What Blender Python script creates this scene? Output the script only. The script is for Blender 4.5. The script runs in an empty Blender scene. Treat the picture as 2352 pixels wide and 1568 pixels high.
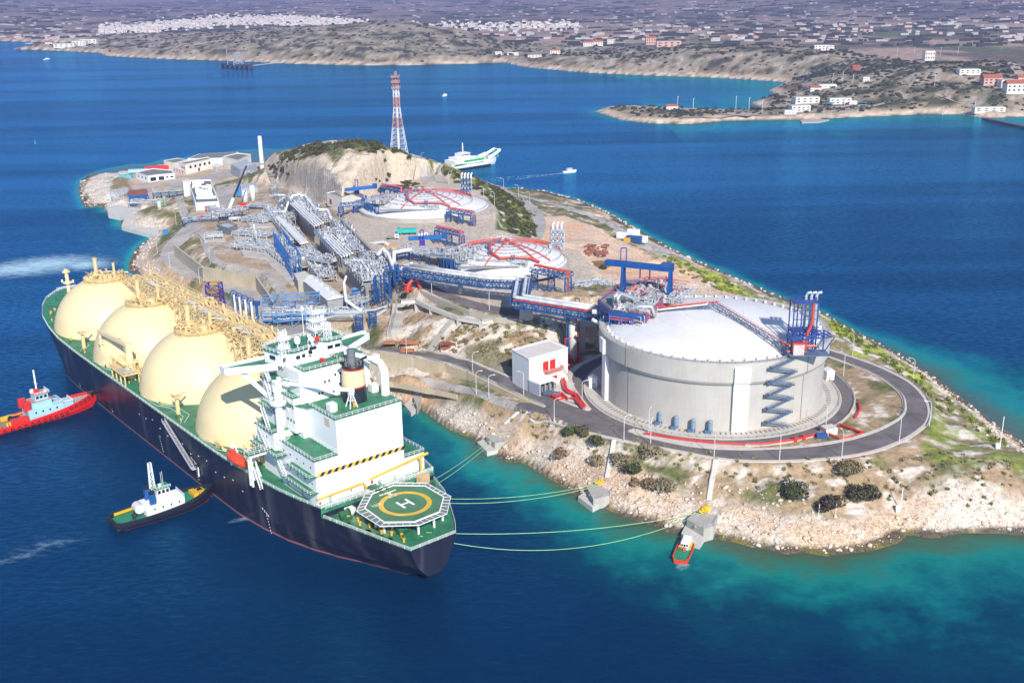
import bpy, math, random
import numpy as np
from math import sin, cos, pi, radians, atan2, hypot, sqrt
from mathutils import Matrix, Vector
sc = bpy.context.scene; HAZE_D = 7.5e-5
# ---------------- camera ----------------
F_PX, PITCH, ROLL, CAMH = 2480.0, radians(18.6), radians(0.9), 180.0   # frame is 2352 x 1568 units
_f = np.array([0, cos(PITCH), -sin(PITCH)]); _r0 = np.array([1.0, 0, 0]); _d0 = np.array([0, -sin(PITCH), -cos(PITCH)])
_r = cos(ROLL)*_r0 + sin(ROLL)*_d0; _d = -sin(ROLL)*_r0 + cos(ROLL)*_d0
cam = bpy.data.objects.new("camera", bpy.data.cameras.new("camera")); sc.collection.objects.link(cam)
cam.matrix_world = Matrix(((_r[0], -_d[0], -_f[0], 0), (_r[1], -_d[1], -_f[1], 0), (_r[2], -_d[2], -_f[2], CAMH), (0, 0, 0, 1)))
cam.data.sensor_width = 36; cam.data.lens = 36*F_PX/2352; cam.data.clip_start = 1; cam.data.clip_end = 60000
sc.camera = cam
# ---------------- light ----------------
SUN_EL, SUN_AZ = radians(34), radians(17)        # sun behind the camera, to its right
wd = bpy.data.worlds.new("World"); sc.world = wd; wd.use_nodes = True
nt = wd.node_tree; bg = nt.nodes["Background"]; sky = nt.nodes.new("ShaderNodeTexSky")
sky.sky_type = 'NISHITA'; sky.sun_disc = False; sky.sun_elevation = SUN_EL; sky.sun_rotation = pi - SUN_AZ
sky.air_density = 1.0; sky.dust_density = 0.0; sky.ozone_density = 2.5
nt.links.new(sky.outputs[0], bg.inputs[0]); bg.inputs[1].default_value = 0.11
sd_ = Vector((sin(SUN_AZ)*cos(SUN_EL), -cos(SUN_AZ)*cos(SUN_EL), sin(SUN_EL)))
sl = bpy.data.lights.new("sun", 'SUN'); sl.energy = 4.3; sl.angle = radians(0.5); sl.color = (1, .945, .86)
so = bpy.data.objects.new("sun", sl); sc.collection.objects.link(so); so.rotation_euler = sd_.to_track_quat('Z', 'Y').to_euler()
sc.view_settings.view_transform = 'Standard'; sc.view_settings.look = 'None'; sc.view_settings.exposure = 0.62; sc.view_settings.gamma = 1
# ---------------- helpers ----------------
RS = random.Random(7); NR = np.random.RandomState(11)
def U(x, y, z=0.0):
    "frame position + height -> place in the world (survey of the photograph)"
    v = _f + (x-1176)/F_PX*_r + (y-784)/F_PX*_d; t = (z-CAMH)/v[2]
    return (float(v[0]*t), float(v[1]*t), float(z))
def lin(c): return tuple(((u/255)/12.92 if u/255 <= .04045 else ((u/255+.055)/1.055)**2.4) for u in c)
MATS = {}
def mat(name, col, rough=.6, metal=0., var=.12, scale=.3, bump=0., streak=0., spec=.5, col2=None):
    "painted / cast / rolled surface: colour broken up by two noises, optional vertical streaks and bump"
    if name in MATS: return MATS[name]
    m = bpy.data.materials.new(name); m.use_nodes = True; t = m.node_tree; N = t.nodes; Lk = t.links
    b = N["Principled BSDF"]; b.inputs["Roughness"].default_value = rough; b.inputs["Metallic"].default_value = metal
    b.inputs["Specular IOR Level"].default_value = spec
    tc = N.new("ShaderNodeTexCoord"); n1 = N.new("ShaderNodeTexNoise"); n1.inputs["Scale"].default_value = scale; n1.inputs["Detail"].default_value = 6
    n1.inputs["Roughness"].default_value = .65
    Lk.new(tc.outputs["Object"], n1.inputs["Vector"])
    mx = N.new("ShaderNodeMix"); mx.data_type = 'RGBA'
    c2 = col2 or tuple(min(1, max(0, u*(1-2.2*var))) for u in col)
    mx.inputs[6].default_value = (*c2, 1); mx.inputs[7].default_value = (*(tuple(min(1, u*(1+.3*var)) for u in col)), 1)
    rp = N.new("ShaderNodeMapRange"); rp.inputs[1].default_value = .3; rp.inputs[2].default_value = .62
    Lk.new(n1.outputs[0], rp.inputs[0]); Lk.new(rp.outputs[0], mx.inputs[0]); out = mx.outputs[2]
    if streak:
        mp = N.new("ShaderNodeMapping"); mp.inputs["Scale"].default_value = (1.6, 1.6, .06); Lk.new(tc.outputs["Object"], mp.inputs[0])
        n2 = N.new("ShaderNodeTexNoise"); n2.inputs["Scale"].default_value = 1.; n2.inputs["Detail"].default_value = 5; Lk.new(mp.outputs[0], n2.inputs["Vector"])
        r2 = N.new("ShaderNodeMapRange"); r2.inputs[1].default_value = .45; r2.inputs[2].default_value = .75; r2.inputs[4].default_value = streak
        Lk.new(n2.outputs[0], r2.inputs[0])
        m2 = N.new("ShaderNodeMix"); m2.data_type = 'RGBA'; m2.inputs[7].default_value = (*(tuple(u*.45 for u in col)), 1)
        Lk.new(r2.outputs[0], m2.inputs[0]); Lk.new(out, m2.inputs[6]); out = m2.outputs[2]
    Lk.new(out, b.inputs["Base Color"])
    if bump:
        bp = N.new("ShaderNodeBump"); bp.inputs["Strength"].default_value = bump; bp.inputs["Distance"].default_value = .3
        n3 = N.new("ShaderNodeTexNoise"); n3.inputs["Scale"].default_value = 1.5; n3.inputs["Detail"].default_value = 8; Lk.new(tc.outputs["Object"], n3.inputs["Vector"])
        Lk.new(n3.outputs[0], bp.inputs["Height"]); Lk.new(bp.outputs[0], b.inputs["Normal"])
    MATS[name] = m; return m
WHITE = mat("white_paint", (.80, .80, .79), .45, var=.03, streak=.10)
CREAMW = mat("cream_wall", (.72, .68, .60), .8, var=.05, streak=.12)
CREAM = mat("cream_enamel", (.75, .615, .345), .5, var=.05, scale=.06, streak=.05)
GOLD = mat("buff_steel", (.74, .56, .27), .5, var=.15, scale=.6)
GREEN = mat("green_deck", (.035, .205, .10), .55, var=.22, scale=.25, streak=0)
GREEN2 = mat("pale_deck", (.13, .26, .12), .6, var=.15, scale=.3)
BLUE = mat("blue_steel", (.014, .085, .27), .45, var=.12)
LBLUE = mat("light_blue_steel", (.10, .27, .56), .5, var=.12)
RED = mat("red_paint", (.62, .03, .02), .45, var=.12)
ORNG = mat("orange_paint", (.75, .11, .03), .5, var=.15)
STEEL = mat("galvanised_steel", (.50, .52, .54), .45, metal=.1, var=.2, scale=.5)
DSTEEL = mat("dull_steel", (.21, .22, .23), .6, metal=.2, var=.2)
CLAD = mat("pipe_cladding", (.66, .68, .69), .28, metal=.45, var=.08)
CONC = mat("concrete", (.43, .40, .355), .85, var=.10, scale=.12, streak=.28, bump=.1)
LCONC = mat("pale_concrete", (.56, .54, .49), .85, var=.08, scale=.15, streak=.15)
BEIGE = mat("beige_concrete", (.52, .44, .31), .9, var=.12, scale=.08, streak=.3)
GREYW = mat("grey_concrete", (.33, .31, .28), .9, var=.12, scale=.1, streak=.25)
ASPH = mat("asphalt", (.165, .148, .146), .9, var=.17, scale=.12, spec=.2)
ROADC = mat("concrete_road", (.41, .38, .35), .9, var=.13, scale=.12, spec=.2)
KERB = mat("kerb_stone", (.55, .49, .44), .85, var=.08)
BLACK = mat("black_rubber", (.012, .012, .014), .6, var=.2)
DARK = mat("dark_glass", (.02, .025, .035), .15, var=.1)
YEL = mat("yellow_paint", (.72, .43, .03), .5, var=.12)
HULLM = mat("hull_black", (.012, .014, .028), .32, var=.0, scale=.05, col2=(.034, .036, .052), streak=.0)
ROOFG = mat("grey_roof", (.20, .20, .19), .9, var=.15)
TEAL = mat("teal_paint", (.02, .42, .36), .5, var=.1)
WOODD = mat("deck_planks", (.27, .22, .16), .85, var=.2, scale=.8)
CYAN = mat("pale_blue_paint", (.33, .55, .66), .5, var=.06)
RUST = mat("rusty_steel", (.33, .10, .045), .8, var=.25)
ROPE = mat("green_rope", (.38, .66, .30), .8, var=.1)
BARK = mat("bark", (.09, .065, .045), .9)

class MB:
    "collects shapes and links them as ONE mesh object"
    def __init__(s): s.v = []; s.f = []; s.mi = []; s.cur = 0; s.T = None; s.st = []
    def add(s, vs, fs):
        o = len(s.v); s.st.append((o, len(s.f)))
        s.v += [tuple(v) for v in vs] if s.T is None else [s.T(v) for v in vs]
        s.f += [tuple(i+o for i in f) for f in fs]; s.mi += [s.cur]*len(fs)
    def box(s, c, size, rz=0.0):
        x, y, z = c; a, b, h = size[0]/2, size[1]/2, size[2]/2; C_, S_ = cos(rz), sin(rz)
        vs = [(x+i*a*C_-j*b*S_, y+i*a*S_+j*b*C_, z+k*h) for k in (-1, 1) for i, j in ((-1, -1), (1, -1), (1, 1), (-1, 1))]
        s.add(vs, [(3, 2, 1, 0), (4, 5, 6, 7), (0, 1, 5, 4), (1, 2, 6, 5), (2, 3, 7, 6), (3, 0, 4, 7)])
    def b2(s, p, q):
        "axis box from corner to corner"
        s.box([(p[i]+q[i])/2 for i in range(3)], [abs(q[i]-p[i]) for i in range(3)])
    def bar(s, p, q, w=.3, h=None):
        "square bar between two points"
        h = h or w; p = Vector(p); q = Vector(q); d = q-p; L = d.length
        if L < 1e-6: return
        d /= L; u = d.cross(Vector((0, 0, 1)))
        u = Vector((1, 0, 0)) if u.length < 1e-3 else u.normalized()
        v = u.cross(d); a = u*w/2; b = v*h/2
        vs = [tuple(e+i*a+j*b) for e in (p, q) for i, j in ((-1, -1), (1, -1), (1, 1), (-1, 1))]
        s.add(vs, [(3, 2, 1, 0), (4, 5, 6, 7), (0, 1, 5, 4), (1, 2, 6, 5), (2, 3, 7, 6), (3, 0, 4, 7)])
    def tube(s, pts, r, n=6, closed=False, caps=True):
        pts = [Vector(p) for p in pts]; m = len(pts); vs = []; fs = []
        rr = r if isinstance(r, (list, tuple)) else [r]*m
        for i, p in enumerate(pts):
            d = (pts[(i+1) % m]-pts[i-1]) if closed else (pts[min(i+1, m-1)]-pts[max(i-1, 0)])
            d = d.normalized() if d.length > 1e-9 else Vector((0, 0, 1))
            u = d.cross(Vector((0, 0, 1))); u = Vector((1, 0, 0)) if u.length < .05 else u.normalized(); v = u.cross(d)
            k_ = 1.0
            if 0 < i < m-1 and not closed:
                c_ = (pts[i]-pts[i-1]).normalized().dot((pts[i+1]-pts[i]).normalized()); k_ = 1/max(.6, sqrt(max(.05, (1+c_)/2)))
            vs += [tuple(p+(u*cos(2*pi*k/n)*k_+v*sin(2*pi*k/n))*rr[i]) for k in range(n)]
        for i in range(m if closed else m-1):
            j = (i+1) % m
            fs += [(i*n+k, i*n+(k+1) % n, j*n+(k+1) % n, j*n+k) for k in range(n)]
        if caps and not closed: fs += [tuple(range(n))[::-1], tuple((m-1)*n+k for k in range(n))]
        s.add(vs, fs)
    def cyl(s, c, r, h, n=12, r2=None): s.tube([(c[0], c[1], c[2]), (c[0], c[1], c[2]+h)], [r, r if r2 is None else r2], n)
    def prism(s, poly, z0, z1):
        n = len(poly); A = sum(poly[i][0]*poly[(i+1) % n][1]-poly[(i+1) % n][0]*poly[i][1] for i in range(n))
        if A < 0: poly = poly[::-1]
        zz0 = z0 if isinstance(z0, (list, tuple)) else [z0]*n; zz1 = z1 if isinstance(z1, (list, tuple)) else [z1]*n
        if A < 0: zz0 = zz0[::-1]; zz1 = zz1[::-1]
        vs = [(p[0], p[1], z) for p, z in zip(poly, zz0)]+[(p[0], p[1], z) for p, z in zip(poly, zz1)]
        s.add(vs, [tuple(range(n))[::-1], tuple(range(n, 2*n))]+[(i, (i+1) % n, n+(i+1) % n, n+i) for i in range(n)])
    def lathe(s, c, prof, n=32, a0=0, a1=2*pi):
        full = abs(a1-a0-2*pi) < 1e-6; m = n if full else n+1; vs = []
        for r, z in prof: vs += [(c[0]+r*cos(a0+(a1-a0)*k/n), c[1]+r*sin(a0+(a1-a0)*k/n), c[2]+z) for k in range(m)]
        fs = []
        for i in range(len(prof)-1):
            for k in range(n):
                l = (k+1) % m; fs.append((i*m+k, i*m+l, (i+1)*m+l, (i+1)*m+k))
        s.add(vs, fs)
    def rail(s, pts, h=1.1, step=3.0, w=.09, mids=1):
        "railing along a polyline"
        pts = [Vector(p) for p in pts]
        for a, b in zip(pts, pts[1:]):
            L = (b-a).length; k = max(1, round(L/step))
            for i in range(k+1):
                p = a.lerp(b, i/k); s.bar(p, p+Vector((0, 0, h)), w)
            for j in range(mids+1):
                z = Vector((0, 0, h*(j+1)/(mids+1))); s.bar(a+z, b+z, w)
    def truss(s, a, b, w, h, bay, t=.35):
        "box girder truss from a to b (lower centre line)"
        a = Vector(a); b = Vector(b); d = b-a; L = d.length; d /= L; u = Vector((-d.y, d.x, 0)).normalized()*w/2; Z = Vector((0, 0, h)); k = max(1, round(L/bay))
        for sg in (-1, 1):
            o = u*sg
            s.bar(a+o, b+o, t); s.bar(a+o+Z, b+o+Z, t)
            for i in range(k+1):
                p = a+d*L*i/k+o; s.bar(p, p+Z, t*.7)
                if i < k:
                    q = a+d*L*(i+1)/k+o
                    s.bar(p+(Z if i % 2 else Z*0), q+(Z*0 if i % 2 else Z), t*.6)
        for i in range(k+1):
            p = a+d*L*i/k; s.bar(p-u, p+u, t*.6); s.bar(p-u+Z, p+u+Z, t*.6)
    def tower(s, c, w0, w1, h, bays, t=.3):
        "lattice tower"
        P = lambda i, k: Vector((c[0]+(w0+(w1-w0)*i/bays)/2*(-1, 1, 1, -1)[k % 4], c[1]+(w0+(w1-w0)*i/bays)/2*(-1, -1, 1, 1)[k % 4], c[2]+h*i/bays))
        for k in range(4):
            s.bar(P(0, k), P(bays, k), t)
            for i in range(bays):
                s.bar(P(i+1, k), P(i+1, k+1), t*.6); s.bar(P(i, k), P(i+1, k+1), t*.5)
                s.bar(P(i, k+1), P(i+1, k), t*.5)
    def each(s, k, name, m, parent, world=True):
        "one object per k added shapes"
        st = s.st+[(len(s.v), len(s.f))]; out = []
        for i in range(0, len(s.st), k):
            a, b = st[i], st[min(i+k, len(s.st))]; q = MB(); q.v = s.v[a[0]:b[0]]; q.f = [tuple(j-a[0] for j in f) for f in s.f[a[1]:b[1]]]; q.mi = [0]*len(q.f); out.append(q.build(name, m, parent, False, world))
        return out
    def build(s, name, m, parent=None, smooth=False, world=True):
        me = bpy.data.meshes.new(name)
        off = parent['_o'] if (parent is not None and world) else (0, 0, 0)
        if off[0] or off[1] or off[2]: s.v = [(x-off[0], y-off[1], z-off[2]) for x, y, z in s.v]
        me.from_pydata(s.v, [], s.f)
        for q in (m if isinstance(m, (list, tuple)) else [m]): me.materials.append(q)
        if isinstance(m, (list, tuple)): me.polygons.foreach_set("material_index", s.mi)
        if smooth: me.polygons.foreach_set("use_smooth", [True]*len(me.polygons))
        me.update(); o = bpy.data.objects.new(name, me); sc.collection.objects.link(o)
        if parent is not None: o.parent = parent
        o['_o'] = off
        return o
def thing(name, label, cat, loc=(0, 0, 0), rz=0.0, group=None):
    o = bpy.data.objects.new(name, None); sc.collection.objects.link(o); o.location = loc; o.rotation_euler = (0, 0, rz); o.empty_display_size = .1
    o['label'] = label; o['category'] = cat
    if group: o['group'] = group
    o['_o'] = tuple(loc) if rz == 0 else (0, 0, 0)
    return o
def tag(o, label=None, cat=None, group=None, kind=None):
    for k, v in (('label', label), ('category', cat), ('group', group), ('kind', kind)):
        if v: o[k] = v
    return o
def single(mb, name, m, label, cat, group=None, kind=None, smooth=False):
    "a thing that is one mesh, origin moved to its base"
    xs = np.array(mb.v); c = (float(xs[:, 0].mean()), float(xs[:, 1].mean()), float(xs[:, 2].min()))
    mb.v = [(x-c[0], y-c[1], z-c[2]) for x, y, z in mb.v]; o = mb.build(name, m, None, smooth); o.location = c
    return tag(o, label, cat, group, kind)
def struct(mb, name, m, smooth=False): return tag(mb.build(name, m, None, smooth), kind='structure')
def dup(root, loc, rz=0.0, label=None, scale=None):
    r = root.copy(); sc.collection.objects.link(r); r.location = loc; r.rotation_euler = (0, 0, rz)
    if label: r['label'] = label
    if scale: r.scale = scale if isinstance(scale, tuple) else (scale,)*3
    for ch in list(root.children):
        c = ch.copy(); sc.collection.objects.link(c); c.parent = r
        for g in list(ch.children):
            d = g.copy(); sc.collection.objects.link(d); d.parent = c
    return r
# ---------------- value noise and polygon tools (numpy) ----------------
_tab = NR.rand(256, 256)
def vn(x, y):
    xi = np.floor(x).astype(int); yi = np.floor(y).astype(int); fx = x-xi; fy = y-yi; fx = fx*fx*(3-2*fx); fy = fy*fy*(3-2*fy)
    g = lambda a, b: _tab[a & 255, b & 255]
    return (g(xi, yi)*(1-fx)+g(xi+1, yi)*fx)*(1-fy)+(g(xi, yi+1)*(1-fx)+g(xi+1, yi+1)*fx)*fy
def fbm(x, y, sc_, oc=4, g=.5):
    a = 1.0; t = 0; s_ = 0
    for i in range(oc): t = t+a*vn(x/sc_*2**i+17.3*i, y/sc_*2**i+9.1*i); s_ += a; a *= g
    return t/s_
def inside(P, x, y):
    P = np.asarray(P)[:, :2]; c = np.zeros(x.shape, bool); j = len(P)-1
    for i in range(len(P)):
        xi, yi = P[i]; xj, yj = P[j]
        c ^= ((yi > y) != (yj > y)) & (x < (xj-xi)*(y-yi)/((yj-yi) or 1e-9)+xi); j = i
    return c
def sdist(P, x, y, closed=True):
    P = np.asarray(P)[:, :2]; dm = np.full(x.shape, 1e9); n = len(P)
    for i in range(n if closed else n-1):
        a = P[i]; b = P[(i+1) % n]; e = b-a; L = max(1e-9, float(e@e)); t = np.clip(((x-a[0])*e[0]+(y-a[1])*e[1])/L, 0, 1)
        dm = np.minimum(dm, (x-a[0]-t*e[0])**2+(y-a[1]-t*e[1])**2)
    dm = np.sqrt(dm)
    return np.where(inside(P, x, y), -dm, dm) if closed else dm
def grid_obj(name, X, Y, Z, m, cols=None, smooth=True, extra=None):
    ny, nx = X.shape; me = bpy.data.meshes.new(name); me.vertices.add(nx*ny)
    me.vertices.foreach_set("co", np.stack([X, Y, Z], -1).astype(np.float32).ravel())
    i = np.arange(nx*ny).reshape(ny, nx); q = np.stack([i[:-1, :-1], i[:-1, 1:], i[1:, 1:], i[1:, :-1]], -1).reshape(-1, 4)
    me.loops.add(q.size); me.polygons.add(len(q)); me.loops.foreach_set("vertex_index", q.ravel().astype(np.int32))
    me.polygons.foreach_set("loop_start", np.arange(0, q.size, 4).astype(np.int32)); me.polygons.foreach_set("use_smooth", np.full(len(q), smooth))
    me.update(calc_edges=True)
    if cols is not None:
        a = me.attributes.new("Col", 'FLOAT_COLOR', 'POINT'); a.data.foreach_set("color", np.concatenate([cols, np.ones(cols.shape[:2]+(1,))], -1).astype(np.float32).ravel())
    for k, v in (extra or {}).items():
        a = me.attributes.new(k, 'FLOAT', 'POINT'); a.data.foreach_set("value", v.astype(np.float32).ravel())
    me.materials.append(m); o = bpy.data.objects.new(name, me); sc.collection.objects.link(o); o['kind'] = 'structure'; return o
def noderamp(N, pts):
    r = N.new("ShaderNodeValToRGB"); e = r.color_ramp.elements
    while len(e) < len(pts): e.new(.5)
    for k, (p, c) in zip(e, pts): k.position = p; k.color = (*c, 1)
    return r
# ================= ISLAND TERRAIN =================
COAST = [(180,440),(182,420),(202,403),(255,387),(304,378),(352,373),(420,362),(500,352),(570,346),(640,342),(720,338),(800,337),(880,345),(950,362),(1020,396),(1085,420),(1140,432),(1190,433),(1255,440),(1335,461),(1400,489),(1440,513),(1490,541),(1560,580),(1640,616),(1720,651),(1800,685),(1880,712),(1960,758),(2040,800),(2100,834),(2150,868),(2210,914),(2270,960),(2330,1002),(2400,1052),(2470,1110),(2520,1180),(2480,1222),
 (2352,1229),(2301,1226),(2213,1223),(2150,1236),(2124,1234),(2086,1226),(2064,1247),(2010,1263),(1955,1270),(1895,1277),(1850,1268),(1806,1273),(1770,1262),(1732,1258),(1690,1246),(1647,1238),(1600,1232),(1532,1222),(1500,1206),(1468,1198),(1416,1179),(1387,1166),(1345,1150),(1306,1127),(1283,1111),(1228,1076),(1203,1063),(1161,1059),(1131,1037),(1089,1011),(1038,988),(996,959),(968,938),(945,934),(905,925),(860,905),(815,885),(770,862),(715,838),(650,812),(590,785),(540,760),(490,730),(440,690),(405,668),(369,653),(340,646),(316,629),(299,622),(294,612),(301,595),(313,571),(333,556),(359,540),(279,520),(276,508),(287,497),(282,489),(244,487),(236,474),(195,477),(186,462)]
CW = np.array([U(x, y, 0)[:2] for x, y in COAST])
CTRL = [(215,430,4),(235,410,4),(262,425,6),(225,455,4),(300,400,7),(350,395,8),(430,395,9),(520,378,9),(590,368,9),(604,398,10),(330,430,8),(400,440,8),(260,465,6),(330,480,8),(400,500,9),(310,515,4),(370,530,5),
 (500,440,13),(450,480,12),(560,440,16),(520,520,17),(600,480,18),(540,560,18),(600,600,18),(660,660,18),(700,700,17),(600,520,18),(350,560,5),(360,600,6),(340,620,4),(400,640,6),(450,660,7),(520,690,7),(600,740,7),
 (625,360,22),(660,350,34),(700,345,46),(740,340,52),(790,332,58),(830,324,61),(870,332,59),(905,347,52),(930,358,47),(960,363,44),(1000,374,40),(1045,395,36),(1085,410,30),(1120,425,20),(740,362,54),(800,360,57),(870,366,56),(940,388,50),(980,402,40),(905,352,50),(660,375,36),(700,368,46),
 (1060,440,34),(1100,455,32),(1130,480,29),(1160,500,24),(1200,490,14),(1150,445,16),(1180,440,8),(1225,520,13),(1190,530,18),(1240,460,6),(1290,470,6),(1340,480,6),(1400,520,7),(1300,520,13),(1260,540,14),(1330,560,15),(1400,600,16),(1480,620,16),(1560,660,16),(1320,610,20),(1380,560,14),(1450,560,8),(1500,575,6),(1600,615,6),(1560,620,11),(1660,645,7),(1750,690,7),(1850,710,7),(1700,680,14),(1800,700,13),(1930,755,9),(2000,800,9),(1950,790,13),(2080,850,8),
 (2130,880,8),(2060,840,11),(2200,940,7),(2160,960,12),(2250,980,7),(2200,1010,12),(2300,1010,6),(2150,1040,14),(2250,1060,13),(2350,1070,12),(2450,1120,6),(2350,1120,9),(2100,1085,13),(2200,1120,11),(2300,1110,12),(2050,1120,10),(1980,1150,7),(1900,1180,7),(1850,1120,11),(1950,1090,13),(1780,1180,7),(1720,1120,10),(1650,1130,9),(1700,1210,3),(1850,1235,3),(1950,1235,3),(2080,1190,4),(2200,1180,6),(2300,1185,4),(1600,1100,10),(1500,1090,9),(1560,1170,4),(1450,1130,6),(1400,1080,8),(1350,1090,5),(1320,1030,10),(1260,1020,9),(1250,1060,4),(1180,1010,6),(1120,970,7),(1150,985,6),(1060,945,7),(1010,930,4),(1075,975,3),(985,915,8),
 (880,770,16),(930,780,16),(1000,790,17),(960,755,20),(1000,745,24),(1060,760,23),(1110,790,22),(1060,820,17),(1180,850,16),(1150,820,19),(1200,760,26),(1280,770,25),(1260,745,29),(900,745,17),(880,715,19)]
# levelled ground: (outline in frame units with height, blend width)
PADS = [
 ([(452,532,16),(476,537,17),(498,595,17),(560,612,18),(631,631,18),(690,700,17),(760,740,17),(890,740,18),(890,700,19),(830,600,19),(760,500,19),(700,460,19),(620,425,17),(540,425,15),(470,450,13),(430,500,14)], 6),   # process ground
 ([(380,375,9),(440,357,9),(590,352,10),(625,395,10),(640,420,12),(520,425,11),(430,420,9),(395,452,8),(330,470,8),(300,420,7),(310,395,7)], 8),
 ([(785,480,31),(900,425,31),(1000,400,33),(1100,432,33),(1140,480,32),(1135,525,30),(1210,545,28),(1330,575,26),(1365,620,26),(1350,650,26),(1300,690,28),(1235,690,29),(1225,735,30),(1140,720,30),(1040,690,31),(950,660,32),(925,640,32),(870,590,31),(830,545,31)], 4),  # upper plateau
 ([(620,400,16),(700,440,25),(790,480,31),(830,520,31),(780,500,26),(690,455,20),(620,425,15)], 3),
 ([(1225,540,14),(1240,490,13),(1170,450,13),(1200,455,12),(1250,480,12),(1330,510,12),(1430,570,10),(1500,590,9),(1440,610,15),(1550,650,16),(1700,720,16),(1500,690,18),(1400,640,20),(1350,560,16)], 8),
 ([(1902,800,16),(1956,818,16),(2013,839,16),(2054,858,16),(2095,880,16),(2122,907,16),(2138,934,16),(2138,959,16),(2125,983,16),(2079,1013,16),(2011,1040,16),(1929,1054,16),(1820,1062,16),(1711,1062,16),(1639,1055,16),(1565,1040,16),(1468,1022,16),(1419,1012,16),(1358,998,16),(1306,982,16),(1251,967,16),(1219,958,16),(1177,942,15.5),(1122,924,13.5),(1049,904,11),(1001,895,10),(904,875,9.3),(800,855,9),(800,838,9),(855,859,9.1),(952,866,9.7),(1025,878,10.6),(1098,895,12.7),(1170,919,15),(1253,935,16),(1195,908,16),(1122,872,16),(1025,833,16),(952,818,16),(855,805,16),(800,795,16),(800,780,16),(928,802,16),(1025,813,16),(1086,830,16),(1165,862,16),(1180,850,16),(1300,835,16),(1310,770,16),(1390,760,16),(1640,720,16),(1890,760,16)], 5),
 ([(420,522,12),(452,530,14),(405,571,10.5),(437,600,10),(468,629,10),(522,640,10),(585,657,10),(615,705,10),(660,745,10),(620,760,10),(574,728,10),(520,680,10),(470,660,10),(420,640,10),(380,614,10),(366,590,10),(371,573,10),(400,540,11)], 5),
]
cp = [U(*c) for c in CTRL]+[(p[0], p[1], -1.0) for p in CW[::1]]
cp = np.array(cp); KX = cp[:, :2]/100
def tps(r2): return np.where(r2 > 0, r2*np.log(np.maximum(r2, 1e-12)), 0)
Kn = len(cp); D2 = ((KX[:, None]-KX[None])**2).sum(-1); A_ = np.zeros((Kn+3, Kn+3)); A_[:Kn, :Kn] = tps(D2)+np.eye(Kn)*.01; A_[:Kn, Kn] = 1; A_[:Kn, Kn+1:] = KX; A_[Kn, :Kn] = 1; A_[Kn+1:, :Kn] = KX.T
Wt = np.linalg.solve(A_, np.concatenate([cp[:, 2], np.zeros(3)]))
gx = np.arange(-430, 250, 1.9); gy = [272.0]
while gy[-1] < 1075: gy.append(gy[-1]+.95+max(0, gy[-1]-330)*.0026)
TX, TY = np.meshgrid(gx, np.array(gy))
def rbf(x, y):
    out = np.zeros(x.shape)
    for i in range(x.shape[0]):
        r2 = (x[i][:, None]/100-KX[:, 0])**2+(y[i][:, None]/100-KX[:, 1])**2
        out[i] = tps(r2)@Wt[:Kn]+Wt[Kn]+x[i]/100*Wt[Kn+1]+y[i]/100*Wt[Kn+2]
    return out
TZ = rbf(TX, TY)
SDC = sdist(CW, TX, TY)                       # <0 inland
inn = -SDC
padw = np.zeros(TX.shape)
PADW = []
def padfield(P, x, y):
    q = np.array([U(*p) for p in P]); num = 0; den = 0
    for p in q: w = 1/((x-p[0])**2+(y-p[1])**2+9)**1.5; num = num+w*p[2]; den = den+w
    return q, num/den
for P, bl in PADS:
    q, zp = padfield(P, TX, TY); sd = sdist(q, TX, TY); w = np.clip(1-sd/bl, 0, 1); w = w*w*(3-2*w)
    TZ = TZ*(1-w)+zp*w; padw = np.maximum(padw, w); PADW.append(w)
rough = (1-padw)*np.clip(inn/4, 0, 1)
crag = np.abs(fbm(TX, TY, 13, 5, .55)-.5)*2
TZ += rough*((fbm(TX, TY, 22, 5)-.5)*3.2+(.35-crag)*3.6*np.clip(inn/14, .3, 1)+(NR.rand(*TX.shape)-.5)*.35)
TZ = np.minimum(TZ, .15+np.clip(inn, 0, 200)*1.15)         # steep foot at the shore
TZ = np.where(inn < 0, np.maximum(-9, inn*.55), np.maximum(TZ, np.minimum(.9, inn*.5)))
def ground(x, y):
    "terrain height at a point"
    i = int(np.clip(np.searchsorted(gy, y)-1, 0, len(gy)-2)); fx = (x-gx[0])/1.9; j = int(np.clip(fx, 0, len(gx)-2)); a = min(1, max(0, fx-j)); b = min(1, max(0, (y-gy[i])/(gy[i+1]-gy[i])))
    return float((TZ[i, j]*(1-a)+TZ[i, j+1]*a)*(1-b)+(TZ[i+1, j]*(1-a)+TZ[i+1, j+1]*a)*b)
def G(x, y, z0=10.0, dz=0.0):
    "frame position -> point on the terrain"
    z = z0
    for _ in range(14): p = U(x, y, z); z = z*.4+.6*ground(p[0], p[1])
    p = U(x, y, z); return (p[0], p[1], ground(p[0], p[1])+dz)
# --- ground colours: what lies on the surface there ---
C_ROCK = np.array([.66, .57, .49]); C_PALE = np.array([.71, .65, .59]); C_EARTH = np.array([.37, .27, .17]); C_GRASS = np.array([.10, .125, .035]); C_OLIVE = np.array([.19, .175, .085]); C_YG = np.array([.40, .45, .035])
C_SAND = np.array([.68, .50, .36]); C_CON = np.array([.56, .47, .39]); C_DARK = np.array([.075, .065, .045]); C_ORG = np.array([.62, .40, .24]); C_QUAR = np.array([.66, .55, .42])
def blend(c, t, w): return c*(1-w[..., None])+t*w[..., None]
def sm(x, a, b): t = np.clip((x-a)/(b-a), 0, 1); return t*t*(3-2*t)
def zone(P, feather=6, wob=6):
    q = [U(*p)[:2] for p in P]; return sm(-sdist(q, TX, TY)+(fbm(TX, TY, 9, 4)-.5)*wob*2, -feather/2, feather/2)
n1 = fbm(TX, TY, 14, 5, .6); n2 = fbm(TX+500, TY, 5, 4, .6); n3 = fbm(TX, TY+300, 34, 4); n4 = NR.rand(*TX.shape)
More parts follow.
